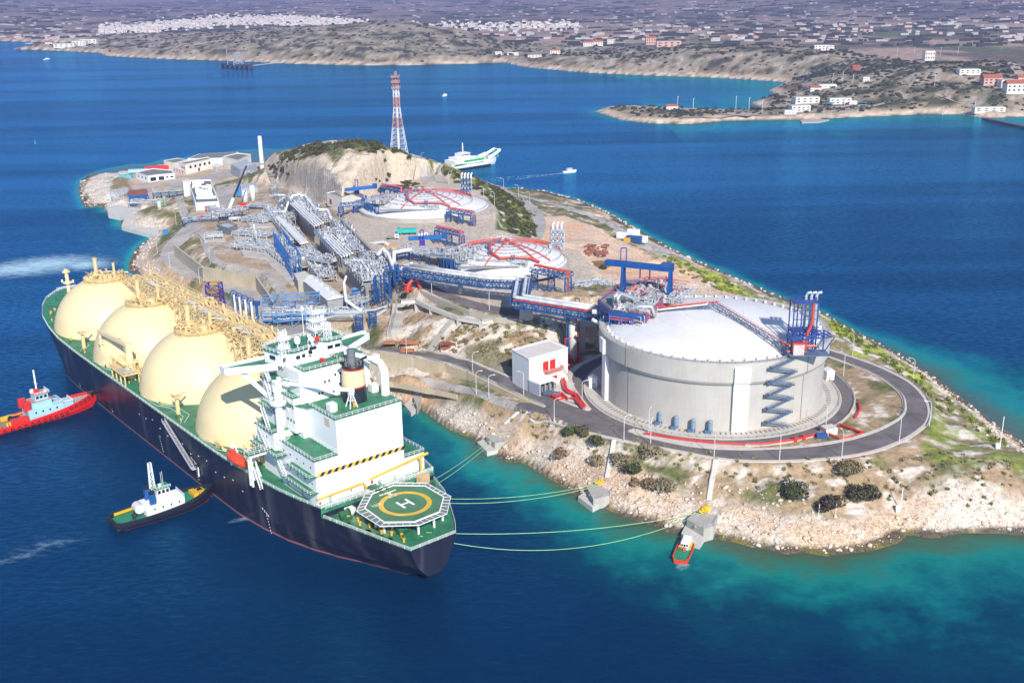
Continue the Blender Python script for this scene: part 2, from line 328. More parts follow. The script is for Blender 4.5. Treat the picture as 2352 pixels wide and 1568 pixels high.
gyy, gxx = np.gradient(TZ); slope = np.hypot(gxx/1.9, gyy/np.gradient(np.array(gy))[:, None])
col = np.broadcast_to(C_EARTH, TX.shape+(3,)).copy()
col = blend(col, C_OLIVE, sm(n1, .42, .55)); col = blend(col, C_PALE, sm(n2, .56, .66)*.75); col = blend(col, C_GRASS, sm(n1+.35*n2, .70, .80)*.85)
shore = sm(-inn+(n1-.5)*16, -17, -9)                        # bare rock belt
near = (TY < 470)*1.0
col = blend(col, C_ROCK*.55+C_PALE*.45, np.clip(shore*.95, 0, 1)*(1-padw)); col = blend(col, C_ORG, sm(n3+.3*n2, .68, .8)*.55*shore)
steep = sm(slope, .75, 1.3)*(1-padw)
col = blend(col, C_PALE, steep*sm(n2, .35, .5)*.9)
right = zone([(1560,590,6),(1720,648,6),(1900,715,6),(2100,830,6),(2330,1000,6),(2400,1060,6),(2200,1100,12),(2140,960,14),(2120,890,14),(2000,830,15),(1880,790,14),(1650,700,15),(1500,600,9)], 5, 4)
col = blend(col, C_OLIVE*1.0, right*.75*(1-shore)); col = blend(col, C_PALE, right*sm(n2, .5, .6)*.8); 
yg = zone([(1500,572,8),(1600,600,9),(1700,655,9),(1840,690,9),(1940,740,9),(2000,775,10),(2090,850,10),(2150,890,9),(2090,875,12),(1990,835,13),(1905,800,14),(1895,750,12),(1760,690,12),(1620,640,12),(1520,590,10)], 8, 8)
col = blend(col, C_YG, yg*sm(n1, .34, .46)); 
yg2 = zone([(2150,960,12),(2250,990,8),(2340,1050,8),(2352,1090,10),(2250,1080,12),(2120,1075,13),(2090,1030,15)], 6, 8); col = blend(col, C_GRASS*1.2+C_YG*.25, yg2*sm(n1, .4, .52)*.85)
gs = zone([(930,372,44),(1000,372,40),(1060,400,34),(1150,430,18),(1185,440,10),(1200,470,14),(1235,500,13),(1225,540,14),(1200,560,20),(1130,530,28),(1145,500,30),(1100,440,33),(1020,400,38),(980,400,40)], 4, 4)
col = blend(col, C_GRASS*1.15, gs); col = blend(col, C_YG*.7, gs*sm(n1, .5, .62)*.6); col = blend(col, C_PALE, gs*sm(n2, .62, .7)*.8)
hill = zone([(605,380,14),(612,352,14),(660,342,34),(740,330,50),(830,310,60),(910,335,50),(975,360,42),(985,395,45),(940,385,50),(870,362,56),(800,352,57),(770,372,54),(740,350,54),(690,372,44),(640,392,28),(610,392,14)], 3, 2)
col = blend(col, C_GRASS*.9, hill); col = blend(col, C_OLIVE, hill*sm(n2, .45, .6)*.7); col = blend(col, C_PALE, hill*sm(n1, .58, .66)*.7)
quar = zone([(690,372,46),(740,356,54),(770,376,54),(800,356,57),(870,368,56),(940,390,50),(985,402,42),(975,432,32),(880,440,31),(780,480,31),(700,445,25),(625,412,16),(625,392,22)], 2, 1.5)
quar = np.maximum(quar, zone([(600,420,14),(600,350,12),(740,320,50),(900,330,50),(990,370,44),(1010,430,34),(960,450,31),(780,500,31),(690,460,22)], 3, 1)*sm(slope, .55, .8)); col = blend(col, C_QUAR, quar); col = blend(col, C_QUAR*.72, quar*sm(fbm(TX*.3, TZ*6+TX*.02, 6, 4), .55, .62)*.6)
sand = zone([(1215,545,15),(1245,498,13),(1300,497,12),(1370,520,11),(1430,555,10),(1500,592,10),(1560,606,10),(1630,640,11),(1720,686,12),(1820,712,13),(1700,745,16),(1500,720,18),(1340,650,22),(1230,570,18)], 3, 2.5)
col = blend(col, C_SAND, sand); col = blend(col, C_SAND*np.array([1.1, .95, .85]), sand*sm(n3, .5, .6)); col = blend(col, C_CON, sand*sm(n1, .56, .66)*.5)
tip = zone([(180,445,0),(182,415,0),(255,385,0),(352,372,0),(385,380,9),(320,395,8),(262,412,6),(250,440,6),(300,455,7),(290,480,5),(240,475,0)], 3, 4)
col = blend(col, C_PALE, tip*.9*(.5+.5*sm(n2, .3, .5))); col = blend(col, C_EARTH, zone([(262,412,6),(352,382,8),(385,385,9),(350,420,8),(290,450,7),(255,440,6)], 3, 3)*.6)
for k, cc in ((0, C_CON*.92), (1, C_CON), (2, C_CON*.98), (4, None), (5, None), (6, None), (3, C_CON)):
    if cc is not None:
        w = sm(PADW[k], .7, .98); col = blend(col, cc, w*.9); 
        if k == 0: col = blend(col, C_EARTH*1.15, w*sm(n1, .42, .56)*.9); col = blend(col, C_OLIVE, w*sm(n2, .55, .66)*.5)
        if k == 1: col = blend(col, C_EARTH*1.25, w*sm(n1, .52, .6)*.7)
clif = zone([(870,720,19),(930,735,17),(990,740,24),(1100,745,24),(1210,735,26),(1300,745,28),(1312,830,16),(1180,860,16),(1080,830,16),(960,800,16),(880,780,16)], 3, 2)
col = blend(col, C_EARTH*1.05, clif*.8); col = blend(col, C_PALE*1.02, clif*sm(n2+slope*.12, .50, .62)); col = blend(col, C_OLIVE, clif*sm(n1, .53, .6)*.85)
col = blend(col, C_ORG*.9, clif*sm(n3, .56, .66)*.4)
wet = sm(TZ+(n2-.5)*1.4, 1.8, .9)*(inn > -1); col = blend(col, C_DARK, wet*.9); col = blend(col, np.array([.20, .19, .03]), wet*sm(n2, .55, .65)*.6)
col *= (1+(.2*n4-.1)*(1-quar))[..., None]
gm = bpy.data.materials.new("ground"); gm.use_nodes = True; t = gm.node_tree; N = t.nodes; Lk = t.links; b = N["Principled BSDF"]; b.inputs["Roughness"].default_value = .95; b.inputs["Specular IOR Level"].default_value = .15
at = N.new("ShaderNodeAttribute"); at.attribute_name = "Col"; tc = N.new("ShaderNodeTexCoord")
no = N.new("ShaderNodeTexNoise"); no.inputs["Scale"].default_value = .55; no.inputs["Detail"].default_value = 9; no.inputs["Roughness"].default_value = .75; Lk.new(tc.outputs["Object"], no.inputs["Vector"])
rp = noderamp(N, [(.34, (.42, .40, .36)), (.46, (.86, .85, .83)), (.58, (1.08, 1.07, 1.06)), (.72, (1.35, 1.33, 1.3))]); Lk.new(no.outputs[0], rp.inputs[0])
mm = N.new("ShaderNodeMix"); mm.data_type = 'RGBA'; mm.blend_type = 'MULTIPLY'; mm.inputs[0].default_value = .9; Lk.new(at.outputs["Color"], mm.inputs[6]); Lk.new(rp.outputs[0], mm.inputs[7]); 
ra_ = N.new("ShaderNodeAttribute"); ra_.attribute_name = "rock"; vo = N.new("ShaderNodeTexVoronoi"); vo.feature = 'DISTANCE_TO_EDGE'; vo.inputs["Scale"].default_value = 1.0; dm_n = N.new("ShaderNodeMapping"); dm_n.inputs["Scale"].default_value = (1, 1.5, 1)
na = N.new("ShaderNodeTexNoise"); na.inputs["Scale"].default_value = .35; na.inputs["Detail"].default_value = 4; mv = N.new("ShaderNodeVectorMath"); mv.operation = 'MULTIPLY_ADD'; mv.inputs[1].default_value = (5, 5, 5); Lk.new(tc.outputs["Object"], na.inputs["Vector"]); Lk.new(na.outputs["Color"], mv.inputs[0]); Lk.new(tc.outputs["Object"], mv.inputs[2]); Lk.new(mv.outputs[0], vo.inputs["Vector"])
cr_n = noderamp(N, [(0, (.50, .44, .38)), (.08, (.86, .83, .79)), (.22, (1.06, 1.05, 1.04))]); Lk.new(vo.outputs["Distance"], cr_n.inputs[0])
m3n = N.new("ShaderNodeMix"); m3n.data_type = 'RGBA'; m3n.blend_type = 'MULTIPLY'; Lk.new(ra_.outputs["Fac"], m3n.inputs[0]); Lk.new(mm.outputs[2], m3n.inputs[6]); Lk.new(cr_n.outputs[0], m3n.inputs[7]); Lk.new(m3n.outputs[2], b.inputs["Base Color"])
bp = N.new("ShaderNodeBump"); bp.inputs["Strength"].default_value = .5; bp.inputs["Distance"].default_value = .8; Lk.new(no.outputs[0], bp.inputs["Height"]); Lk.new(bp.outputs[0], b.inputs["Normal"])
grid_obj("island_terrain", TX, TY, TZ, gm, col, True, dict(rock=np.clip(np.maximum(shore, np.maximum(steep, clif*.8))*(1-padw)-quar*.7, 0, 1)))
# ================= SEA =================
MAIN_L = [(-400,96),(0,95),(175,100),(168,108),(105,108),(26,114),(105,116),(231,122.6),(245,129),(350,135),(508,140),(595,143.6),(665,147),(823,150.6),(935,150.6),(1075,147),(1163,145),(1201,154),(1250,159),(1355,168),(1460,173),(1584,177),(1662,180),(1803,189),(1789,198),(1765,208),(1796,226),(1750,231),(1722,237),(1747,247),(1733,256),(1680,257),(1556,252),(1461,247),(1391,248.6),(1366,257),(1426,276),(1496,284),(1584,285.5),(1662,278),(1821,276),(1874,274),(1980,269),(2121,263),(2210,263),(2263,272),(2352,268),(2700,250)]
MW = np.array([U(x, y, 0)[:2] for x, y in MAIN_L])
def spread(a, b, st, far, g): 
    v = list(np.arange(a, b, st)); lo = [a]; s_ = st
    while lo[-1] > -far: s_ *= g; lo.append(lo[-1]-s_)
    hi = [v[-1]]; s_ = st
    while hi[-1] < far: s_ *= g; hi.append(hi[-1]+s_)
    return np.array(lo[:0:-1]+v+hi[1:])
sx = spread(-460, 300, 2.6, 32000, 1.09); sy = spread(140, 620, 2.6, 32000, 1.05); sy = sy[sy > -2500]
SX, SY = np.meshgrid(sx, sy)
ds = sdist(CW, SX, SY); loc_ = (SX > -700) & (SX < 700) & (SY < 1300)
dmn = sdist(MW, SX, SY, False)
wN = fbm(SX, SY, 30, 5, .55)
side = np.clip((SX-(-40))/120, 0, 1)                         # the shelf is wider on the near right side
sm_ = lambda v, a, b: np.clip((v-a)/(b-a), 0, 1)
wid = 5+(8+20*side)*(1-sm_(SY, 420, 540))+14*sm_(SX, 120, 190)*sm_(SY, 330, 400)*(1-sm_(SY, 470, 560))
depth = np.clip(ds, 0, 400)/(wid*(.55+1.1*wN))
dm_ = np.clip(dmn, 0, 3000)/np.where(SX > 200, 110, 25)/(.5+wN); depth = np.minimum(depth, dm_+.25)
depth = np.clip(depth*.42, 0, 1)
def el(cx, cy, rx, ry, ang=0):
    p = U(cx, cy)[:2]; dx = SX-p[0]; dy = SY-p[1]; c_, s_ = cos(ang), sin(ang); return np.clip(1.15-np.sqrt(((dx*c_+dy*s_)/rx)**2+((-dx*s_+dy*c_)/ry)**2), 0, 1)
foam = np.maximum.reduce([el(110, 606, 52, 34, .2), el(40, 618, 60, 30, .1), el(195, 608, 30, 22), el(30, 1283, 26, 9, .5)*.34, el(120, 1245, 16, 8, .4)*.42, el(75, 1265, 14, 8, .3)*.36, el(1567, 1300, 2.5, 4)*.9, el(560, 1190, 8, 3, .5)*.6])
sw = bpy.data.materials.new("sea_water"); sw.use_nodes = True; t = sw.node_tree; N = t.nodes; Lk = t.links; b = N["Principled BSDF"]
b.inputs["Specular IOR Level"].default_value = 0
gl = N.new("ShaderNodeBsdfGlossy"); gl.inputs["Color"].default_value = (.12, .60, 1, 1); fr = N.new("ShaderNodeFresnel"); fr.inputs["IOR"].default_value = 1.33
tc = N.new("ShaderNodeTexCoord"); ad = N.new("ShaderNodeAttribute"); ad.attribute_name = "depth"; af = N.new("ShaderNodeAttribute"); af.attribute_name = "foam"
def noise(scale, det=5, sxyz=None, rough=.6):
    n = N.new("ShaderNodeTexNoise"); n.inputs["Scale"].default_value = scale; n.inputs["Detail"].default_value = det; n.inputs["Roughness"].default_value = rough; src = tc.outputs["Object"]
    if sxyz:
        mp = N.new("ShaderNodeMapping"); mp.inputs["Scale"].default_value = sxyz; mp.inputs["Rotation"].default_value = (0, 0, .35); Lk.new(src, mp.inputs[0]); src = mp.outputs[0]
    Lk.new(src, n.inputs["Vector"]); return n.outputs[0]
def math_(op, a, bb, cl=False):
    n = N.new("ShaderNodeMath"); n.operation = op; n.use_clamp = cl
    for i, q in enumerate((a, bb)):
        if isinstance(q, (int, float)): n.inputs[i].default_value = q
        else: Lk.new(q, n.inputs[i])
    return n.outputs[0]
pt = noise(.045, 7, None, .68)
dd = math_('ADD', ad.outputs["Fac"], math_('MULTIPLY', math_('SUBTRACT', pt, .5), math_('MULTIPLY', math_('MULTIPLY', ad.outputs["Fac"], math_('SUBTRACT', 1.0, ad.outputs["Fac"])), 4.6)), True)
rp = noderamp(N, [(0, (.085, .105, .05)), (.06, (.05, .15, .09)), (.17, (.008, .21, .175)), (.34, (.002, .12, .135)), (.58, (.0002, .046, .080)), (.82, (.0001, .028, .068)), (1, (.0001, .0225, .066))]); Lk.new(dd, rp.inputs[0])
big = noise(.0022, 4, (.35, 1.6, 1), .55); bm = N.new("ShaderNodeMapRange"); bm.inputs[1].default_value = .42; bm.inputs[2].default_value = .66; bm.inputs[3].default_value = .85; bm.inputs[4].default_value = 1.35; Lk.new(big, bm.inputs[0])
mu = N.new("ShaderNodeVectorMath"); mu.operation = 'SCALE'; Lk.new(rp.outputs[0], mu.inputs[0]); Lk.new(bm.outputs[0], mu.inputs["Scale"])
fn = noise(.14, 9, (1, 2.2, 1), .8); fm = N.new("ShaderNodeMapRange"); Lk.new(math_('ADD', math_('MULTIPLY', af.outputs["Fac"], .55), fn), fm.inputs[0]); fm.inputs[1].default_value = .66; fm.inputs[2].default_value = 1.12
fo = math_('MULTIPLY', fm.outputs[0], math_('MINIMUM', math_('MULTIPLY', af.outputs["Fac"], 3.0), 1.0), True)
mx = N.new("ShaderNodeMix"); mx.data_type = 'RGBA'; Lk.new(fo, mx.inputs[0]); Lk.new(mu.outputs[0], mx.inputs[6]); mx.inputs[7].default_value = (.42, .62, .70, 1); Lk.new(mx.outputs[2], b.inputs["Base Color"])
rg = N.new("ShaderNodeMapRange"); Lk.new(big, rg.inputs[0]); rg.inputs[1].default_value = .4; rg.inputs[2].default_value = .65; rg.inputs[3].default_value = .13; rg.inputs[4].default_value = .05; Lk.new(math_('ADD', rg.outputs[0], math_('MULTIPLY', fo, .6)), gl.inputs["Roughness"])
w1 = noise(.28, 6, (1, 1.7, 1), .62); w2 = noise(.035, 3, (1, 1.5, 1))
bp = N.new("ShaderNodeBump"); bp.inputs["Distance"].default_value = 1.0; Lk.new(math_('ADD', math_('MULTIPLY', w1, 1.5), math_('MULTIPLY', w2, .9)), bp.inputs["Height"])
Lk.new(math_('MULTIPLY', bm.outputs[0], .30), bp.inputs["Strength"]); Lk.new(bp.outputs[0], b.inputs["Normal"]); Lk.new(bp.outputs[0], gl.inputs["Normal"]); Lk.new(bp.outputs[0], fr.inputs["Normal"])
rpn = noise(.22, 4, (1, 2.6, 1), .6); rpm = N.new('ShaderNodeMapRange'); Lk.new(rpn, rpm.inputs[0]); rpm.inputs[1].default_value = .38; rpm.inputs[2].default_value = .66; rpm.inputs[3].default_value = .65; rpm.inputs[4].default_value = 1.65
stn = noise(.0028, 5, (.3, 2.4, 1), .6); stm = N.new('ShaderNodeMapRange'); Lk.new(stn, stm.inputs[0]); stm.inputs[1].default_value = .42; stm.inputs[2].default_value = .64; stm.inputs[3].default_value = .72; stm.inputs[4].default_value = 1.55
mxs = N.new("ShaderNodeMixShader"); Lk.new(math_('MULTIPLY', math_('MINIMUM', math_('MULTIPLY', fr.outputs[0], math_('MULTIPLY', stm.outputs[0], rpm.outputs[0])), .6), math_('SUBTRACT', 1.0, fo)), mxs.inputs[0]); Lk.new(b.outputs[0], mxs.inputs[1]); Lk.new(gl.outputs[0], mxs.inputs[2])
Lk.new(mxs.outputs[0], N["Material Output"].inputs["Surface"])
grid_obj("sea", SX, SY, SX*0, sw, None, True, dict(depth=depth, foam=foam))
# ================= ROADS =================
def resample(P, n):
    P = [np.array(p[:2], float) for p in P]; L = [0]
    for a, b in zip(P, P[1:]): L.append(L[-1]+float(np.hypot(*(b-a))))
    out = []
    for k in range(n+1):
        s = L[-1]*k/n; i = min(len(P)-2, max(0, int(np.searchsorted(L, s))-1)); t = (s-L[i])/max(1e-9, L[i+1]-L[i]); out.append(P[i]*(1-t)+P[i+1]*t)
    return out
def smooth(P, k=2):
    P = [tuple(p) for p in P]
    for _ in range(k):
        Q = [P[0]]
        for a, b in zip(P, P[1:]): Q += [tuple(a[i]*.75+b[i]*.25 for i in range(len(a))), tuple(a[i]*.25+b[i]*.75 for i in range(len(a)))]
        P = Q+[P[-1]]
    return P
def strip(mb, A, B, m=5, dz=.16, n=None, z0=16):
    A = [G(*p, z0)[:2] for p in A]; B = [G(*p, z0)[:2] for p in B]
    L = sum(hypot(b[0]-a[0], b[1]-a[1]) for a, b in zip(A, A[1:])); n = n or max(2, int(L/2.2)); A = resample(A, n); B = resample(B, n); vs = []
    for a, b in zip(A, B):
        for j in range(m+1): p = a+(b-a)*j/m; vs.append((p[0], p[1], ground(p[0], p[1])+dz))
    mb.add(vs, [(i*(m+1)+j, i*(m+1)+j+1, (i+1)*(m+1)+j+1, (i+1)*(m+1)+j) for i in range(n) for j in range(m)])
def ribbon(mb, P, w, dz=.28, h=.4, z0=16, pre=False, st=2.0, zs=None):
    "raised band (kerb, wall) following the ground"
    P = [p[:2] for p in P] if pre else [G(*p, z0)[:2] for p in P]
    L = sum(hypot(b[0]-a[0], b[1]-a[1]) for a, b in zip(P, P[1:])); n = max(1, int(L/st)); P = resample(P, n); vs = []
    for i, p in enumerate(P):
        d = P[min(i+1, n)]-P[max(i-1, 0)]; d = d/max(1e-6, np.hypot(*d)); u = np.array([-d[1], d[0]])*w/2; z = (ground(*p) if zs is None else zs[0]+(zs[1]-zs[0])*i/n)+dz
        vs += [(p[0]+u[0], p[1]+u[1], z-h), (p[0]+u[0], p[1]+u[1], z), (p[0]-u[0], p[1]-u[1], z), (p[0]-u[0], p[1]-u[1], z-h)]
    mb.add(vs, [(i*4+k, (i+1)*4+k, (i+1)*4+(k+1) % 4, i*4+(k+1) % 4) for i in range(n) for k in range(4)]+[(0, 1, 2, 3), (n*4+3, n*4+2, n*4+1, n*4)])
    return P
OUT = [(1902,803),(1956,820),(2011,839),(2052,858),(2093,880),(2120,907),(2135,934),(2136,959),(2123,981),(2079,1011),(2011,1038),(1929,1052),(1820,1060),(1711,1060),(1639,1053),(1565,1038),(1468,1020),(1419,1010),(1358,996),(1306,980),(1251,965),(1219,956)]
INN = [(1903,820),(1956,839),(2011,861),(2052,888),(2074,910),(2079,934),(2076,951),(2060,967),(2011,992),(1943,1013),(1847,1027),(1711,1034),(1597,1028),(1500,1008),(1455,996),(1446,988)]
ROUT = [(1902,846),(1937,872),(1959,899),(1964,929),(1945,962),(1902,989),(1847,1008),(1793,1019),(1711,1026),(1645,1020),(1565,1010),(1500,998),(1446,988)]
KL = [(1446,988),(1400,970),(1351,942),(1322,907),(1309,884),(1306,865),(1318,848),(1345,832),(1385,815)]
as_ = MB(); o1 = smooth(OUT, 2)
strip(as_, OUT[:15], INN[:13]+[(1565,1021)], 6); strip(as_, OUT[14:], [(1565,1021),(1500,1008),(1446,989),(1400,970),(1351,943),(1300,925),(1267,912)], 7)
TC, TRr, TB, TT = (82.4, 420.9), 45.0, 16.0, 44.0        # big tank: centre, wall radius, base, rim
AP = 52.5
def polar(p, r): d = np.array([p[0]-TC[0], p[1]-TC[1]]); d = d/np.hypot(*d); return (TC[0]+d[0]*r, TC[1]+d[1]*r)
def strip_w(mb, A, B, m=5, dz=.16):
    n = max(2, int(sum(hypot(b[0]-a[0], b[1]-a[1]) for a, b in zip(A, A[1:]))/2.2)); A = resample(A, n); B = resample(B, n); vs = []
    for a, b in zip(A, B):
        for j in range(m+1): p = a+(b-a)*j/m; vs.append((p[0], p[1], ground(p[0], p[1])+dz))
    mb.add(vs, [(i*(m+1)+j, i*(m+1)+j+1, (i+1)*(m+1)+j+1, (i+1)*(m+1)+j) for i in range(n) for j in range(m)])
ro = [G(*p, 16)[:2] for p in smooth(ROUT, 2)+smooth(KL, 2)[1:]]
strip_w(as_, ro, [polar(p, AP) for p in ro], 6, .17)
strip(as_, [(1267,912),(1170,868),(1086,832),(1025,815),(928,803),(855,794),(790,784)], [(1253,931),(1195,907),(1122,871),(1073,849),(1025,832),(952,817),(855,804),(790,796)], 4)
strip(as_, [(1253,931),(1235,926),(1192,925)], [(1219,956),(1200,950),(1180,943)], 5)
# upper dark road beside the retaining wall
strip(as_, [(1225,712),(1150,706),(1080,690),(1020,668),(985,652),(965,640)], [(1200,728),(1140,722),(1080,708),(1010,682),(960,660),(940,648)], 5, .16, None, 31)
struct(as_, "road_asphalt", ASPH)
rc = MB()
strip(rc, [(1192,925),(1170,919),(1098,895),(1025,878),(952,866),(855,859),(770,852)], [(1180,943),(1122,922),(1049,902),(1001,893),(904,873),(855,866),(770,860)], 4, .16, None, 10)
low_o = [(440,505),(420,522),(385,556),(371,575),(367,590),(381,612),(420,636),(473,656),(522,670),(560,700),(600,745),(650,790)]
low_i = [(462,510),(452,532),(412,568),(403,578),(410,590),(437,600),(468,632),(522,641),(585,658),(612,690),(640,740),(690,780)]
strip(rc, smooth(low_o), smooth(low_i), 5, .16, None, 10)
strip(rc, smooth([(452,528),(474,595),(505,614),(583,629),(619,651),(650,690),(680,735)]), smooth([(474,528),(484,568),(498,595),(522,605),(595,617),(631,632),(665,668),(700,715)]), 4, .17, None, 17)
strip(rc, smooth([(1100,418),(1140,436),(1175,452),(1205,480),(1222,500),(1228,520),(1205,548)]), smooth([(1120,418),(1155,432),(1195,448),(1235,476),(1252,500),(1256,525),(1240,555)]), 4, .17, None, 14)
strip(rc, smooth([(1195,452),(1290,478),(1370,505),(1440,545),(1500,590)]), smooth([(1185,444),(1250,462),(1330,480),(1400,510),(1460,540),(1560,585)]), 5, .18, None, 10)
strip(rc, smooth([(940,366),(980,400),(1005,420)]), smooth([(950,362),(1000,385),(1030,420)]), 4, .25, None, 40)
strip(rc, smooth([(380,425),(470,405),(560,385),(600,400)]), smooth([(385,435),(470,415),(540,402),(600,412)]), 4, .17, None, 9)
strip(rc, smooth([(400,440),(405,470),(420,510),(440,520)]), smooth([(418,440),(425,470),(438,500),(462,515)]), 4, .17, None, 9)
struct(rc, "road_concrete", ROADC)
rc2 = MB()
strip(rc2, smooth([(610,402),(660,420),(715,445),(775,478)]), smooth([(640,412),(690,432),(740,450),(800,478)]), 4, .2, None, 24)
strip(rc2, smooth([(480,430),(500,450),(500,470),(530,500)]), smooth([(540,422),(560,440),(520,465),(550,500)]), 4, .17, None, 15)
struct(rc2, "road_upper", ROADC)
# kerbs, islands
kb = MB()
for P, w in ((OUT, 1.6), (INN, 1.5)): ribbon(kb, smooth(P), w, .34, .6)
ribbon(kb, smooth(ROUT), 1.0, .34, .6); ribbon(kb, smooth(KL[2:]), 2.6, .55, .9)
ribbon(kb, smooth([(1253,934),(1195,909),(1122,873),(1073,851),(1025,834),(952,819),(855,806),(790,798)]), .5, .4, .7)
ribbon(kb, smooth([(1351,943),(1300,925),(1267,911),(1170,866),(1086,830),(1025,812),(960,800)]), 1.6, .32, .6)
ribbon(kb, [(1448,988),(1500,1003),(1597,1020),(1711,1029)], 4.2, .26, .6)
struct(kb, "kerbs", KERB)
pk = MB(); ribbon(pk, [(640,1400)] and [(965,641),(1010,650),(1100,655),(1200,655)], .5, .3, .5, 31); struct(pk, "footpath_edge", LCONC)
ap = MB(); ap.lathe((TC[0], TC[1], 0), [(TRr-2, TB+.5), (AP, TB+.42), (AP+.3, TB+.42), (AP+.3, TB-.6)], 120); struct(ap, "tank_apron", mat("apron_concrete", (.52, .47, .41), .9, var=.07, scale=.08))
# ================= BIG TANK =================
big = thing("storage_tank", "huge round concrete gas tank with white domed roof and zigzag stair, nearest on the island", "storage tank", (TC[0], TC[1], TB))
def pol(a, r, z): return (TC[0]+r*cos(a), TC[1]+r*sin(a), z)
tw = mat("tank_concrete", (.47, .435, .395), .8, var=.06, scale=.10, streak=.13, bump=.05)
m = MB(); m.lathe((TC[0], TC[1], 0), [(TRr, TB), (TRr, TT-8.6), (TRr+.05, TT-8.3)], 128); m.build("wall", tw, big, True)
m = MB(); m.lathe((TC[0], TC[1], 0), [(TRr+.9, TT-8.5), (TRr+1.5, TT-7.5), (TRr+1.6, TT), (TRr-1.2, TT), (TRr-1.2, TT-1.4)], 128); m.build("ring_beam", tw, big)
def ang_at_(x, y): p = U(x, y, TB); return atan2(p[1]-TC[1], p[0]-TC[0])
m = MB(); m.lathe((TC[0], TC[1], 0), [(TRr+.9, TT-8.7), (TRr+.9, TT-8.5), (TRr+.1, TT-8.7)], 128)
for a in (ang_at_(1443, 950), ang_at_(1838, 965), 1.2, 2.4):
    m.box(pol(a, TRr+.05, TB+9.7), (.2, .28, 19.3), a); m.box(pol(a, TRr+1.62, TT-4.2), (.2, .3, 7.6), a)
m.build("joint", mat("joint_grey", (.24, .235, .22), .9), big)  # own dark grey of the joint strips and the lip below the ring beam
RD = 43.6; prof = [(RD, TT-1.0)]+[(RD*cos(q), TT-1.0+(sin(q))*10.6) for q in np.linspace(.04, pi/2, 18)]
prof = [(RD, TT-2.5), (RD, TT-.9)]+[(RD*(1-k/16)+.01, TT-.9+7.4*(1-(1-k/16)**2)) for k in range(1, 17)]
roofm = mat("roof_white", (.70, .69, .68), .6, var=.06, scale=.06)
sm_ = MB()
m = MB(); m.lathe((TC[0], TC[1], 0), prof, 96); m.build("dome_roof", roofm, big, True)
for k in range(28): sm_.tube([pol(2*pi*k/28, r, TT-.88+7.4*(1-(r/RD)**2)) for r in (3, 12, 22, 32, 43)], .045, 4)
for r in (12, 23, 34): sm_.tube([pol(a, r, TT-.88+7.4*(1-(r/RD)**2)) for a in np.linspace(0, 2*pi, 60)[:-1]], .045, 4, True)
sm_.build("roof_seams", mat("seam_roof", (.50, .49, .47), .8), big)
def roofz(x, y): r = hypot(x-TC[0], y-TC[1])/RD; return TT-.9+7.4*(1-r*r)
for k in range(60):
    m = MB(); a = 2*pi*k/60; m.box(pol(a, RD-.6, TT-.2), (1.0, .7, 1.6), a); m.build("roof_anchor", roofm, big)
m = MB(); ring = [pol(2*pi*k/96, TRr+1.2, TT) for k in range(97)]; m.rail(ring, 1.2, 3, .08); m.build("railing", STEEL, big)
# dark gutter between roof and rim
m = MB(); m.lathe((TC[0], TC[1], 0), [(TRr-1.1, TT-1.35), (RD, TT-1.3)], 96); m.build("gutter", DSTEEL, big)
# buttress strips
def ang_at(x, y, z, r): 
    p = U(x, y, z); return atan2(p[1]-TC[1], p[0]-TC[0])
for (x, y) in ((1694, 990), (1386, 880)):
    a = ang_at(x, y, TB, 0) if x > 1500 else radians(192); m = MB()
    hw = 2.9 if x > 1500 else 2.2
    for s_, z0, z1, ro_ in ((1, TB, TT-7.6, 1.5), (1, TT-7.55, TT-1.6, 2.6)): m.box(pol(a, TRr+ro_/2, (z0+z1)/2), (ro_, hw*2*(1 if z0 == TB else 1.04), z1-z0), a)
    m.build("buttress", WHITE, big)
# stairs: zigzag on the wall
sa0, sa1 = ang_at(1752, 985, TB, 0), ang_at(1798, 975, TB, 0)
NFL = 10
zs = [TB+.6+(TT+.2-TB-.6)*k/NFL for k in range(NFL+1)]
st = MB(); rl = MB(); LAND = []
for k in range(NFL):
    a_, b_ = (sa0, sa1) if k % 2 else (sa1, sa0)
    r_ = TRr+(1.9 if k < 7 else 3.0); p = Vector(pol(a_, r_, zs[k])); q = Vector(pol(b_, r_, zs[k+1]))
    rad_ = Vector((cos(a_), sin(a_), 0))
    for o in (-.65, .65): st.bar(p+rad_*o, q+rad_*o, .22, .45); rl.rail([p+rad_*o, q+rad_*o], 1.1, 2.5, .09)
    for j in range(14): c = p.lerp(q, (j+.5)/14); st.box(c, (1.3, .35, .07), a_)
    pf = MB(); pf.box(pol(b_, TRr+1.5 if k < 7 else TRr+2.4, zs[k+1]), (2.6, 2.6, .18), b_)
    c = Vector(pol(b_+.02*(1 if b_ == sa1 else -1), TRr+1.6 if k < 7 else TRr+2.5, zs[k+1])); rl.rail([c, c+Vector((cos(b_), sin(b_), 0))*1.2, c+Vector((cos(b_), sin(b_), 0))*1.2], 1.1, 2, .09); LAND.append(pf)
    pf.bar(pol(b_, TRr, zs[k+1]-1.6), pol(b_, TRr+2.4, zs[k+1]-.1), .2)
NAVY = mat("navy_steel", (.11, .155, .24), .5, var=.15)
sto = st.build("stair", NAVY, big); rl.build("handrail", NAVY, sto); [pf.build("landing", NAVY, sto) for pf in LAND]
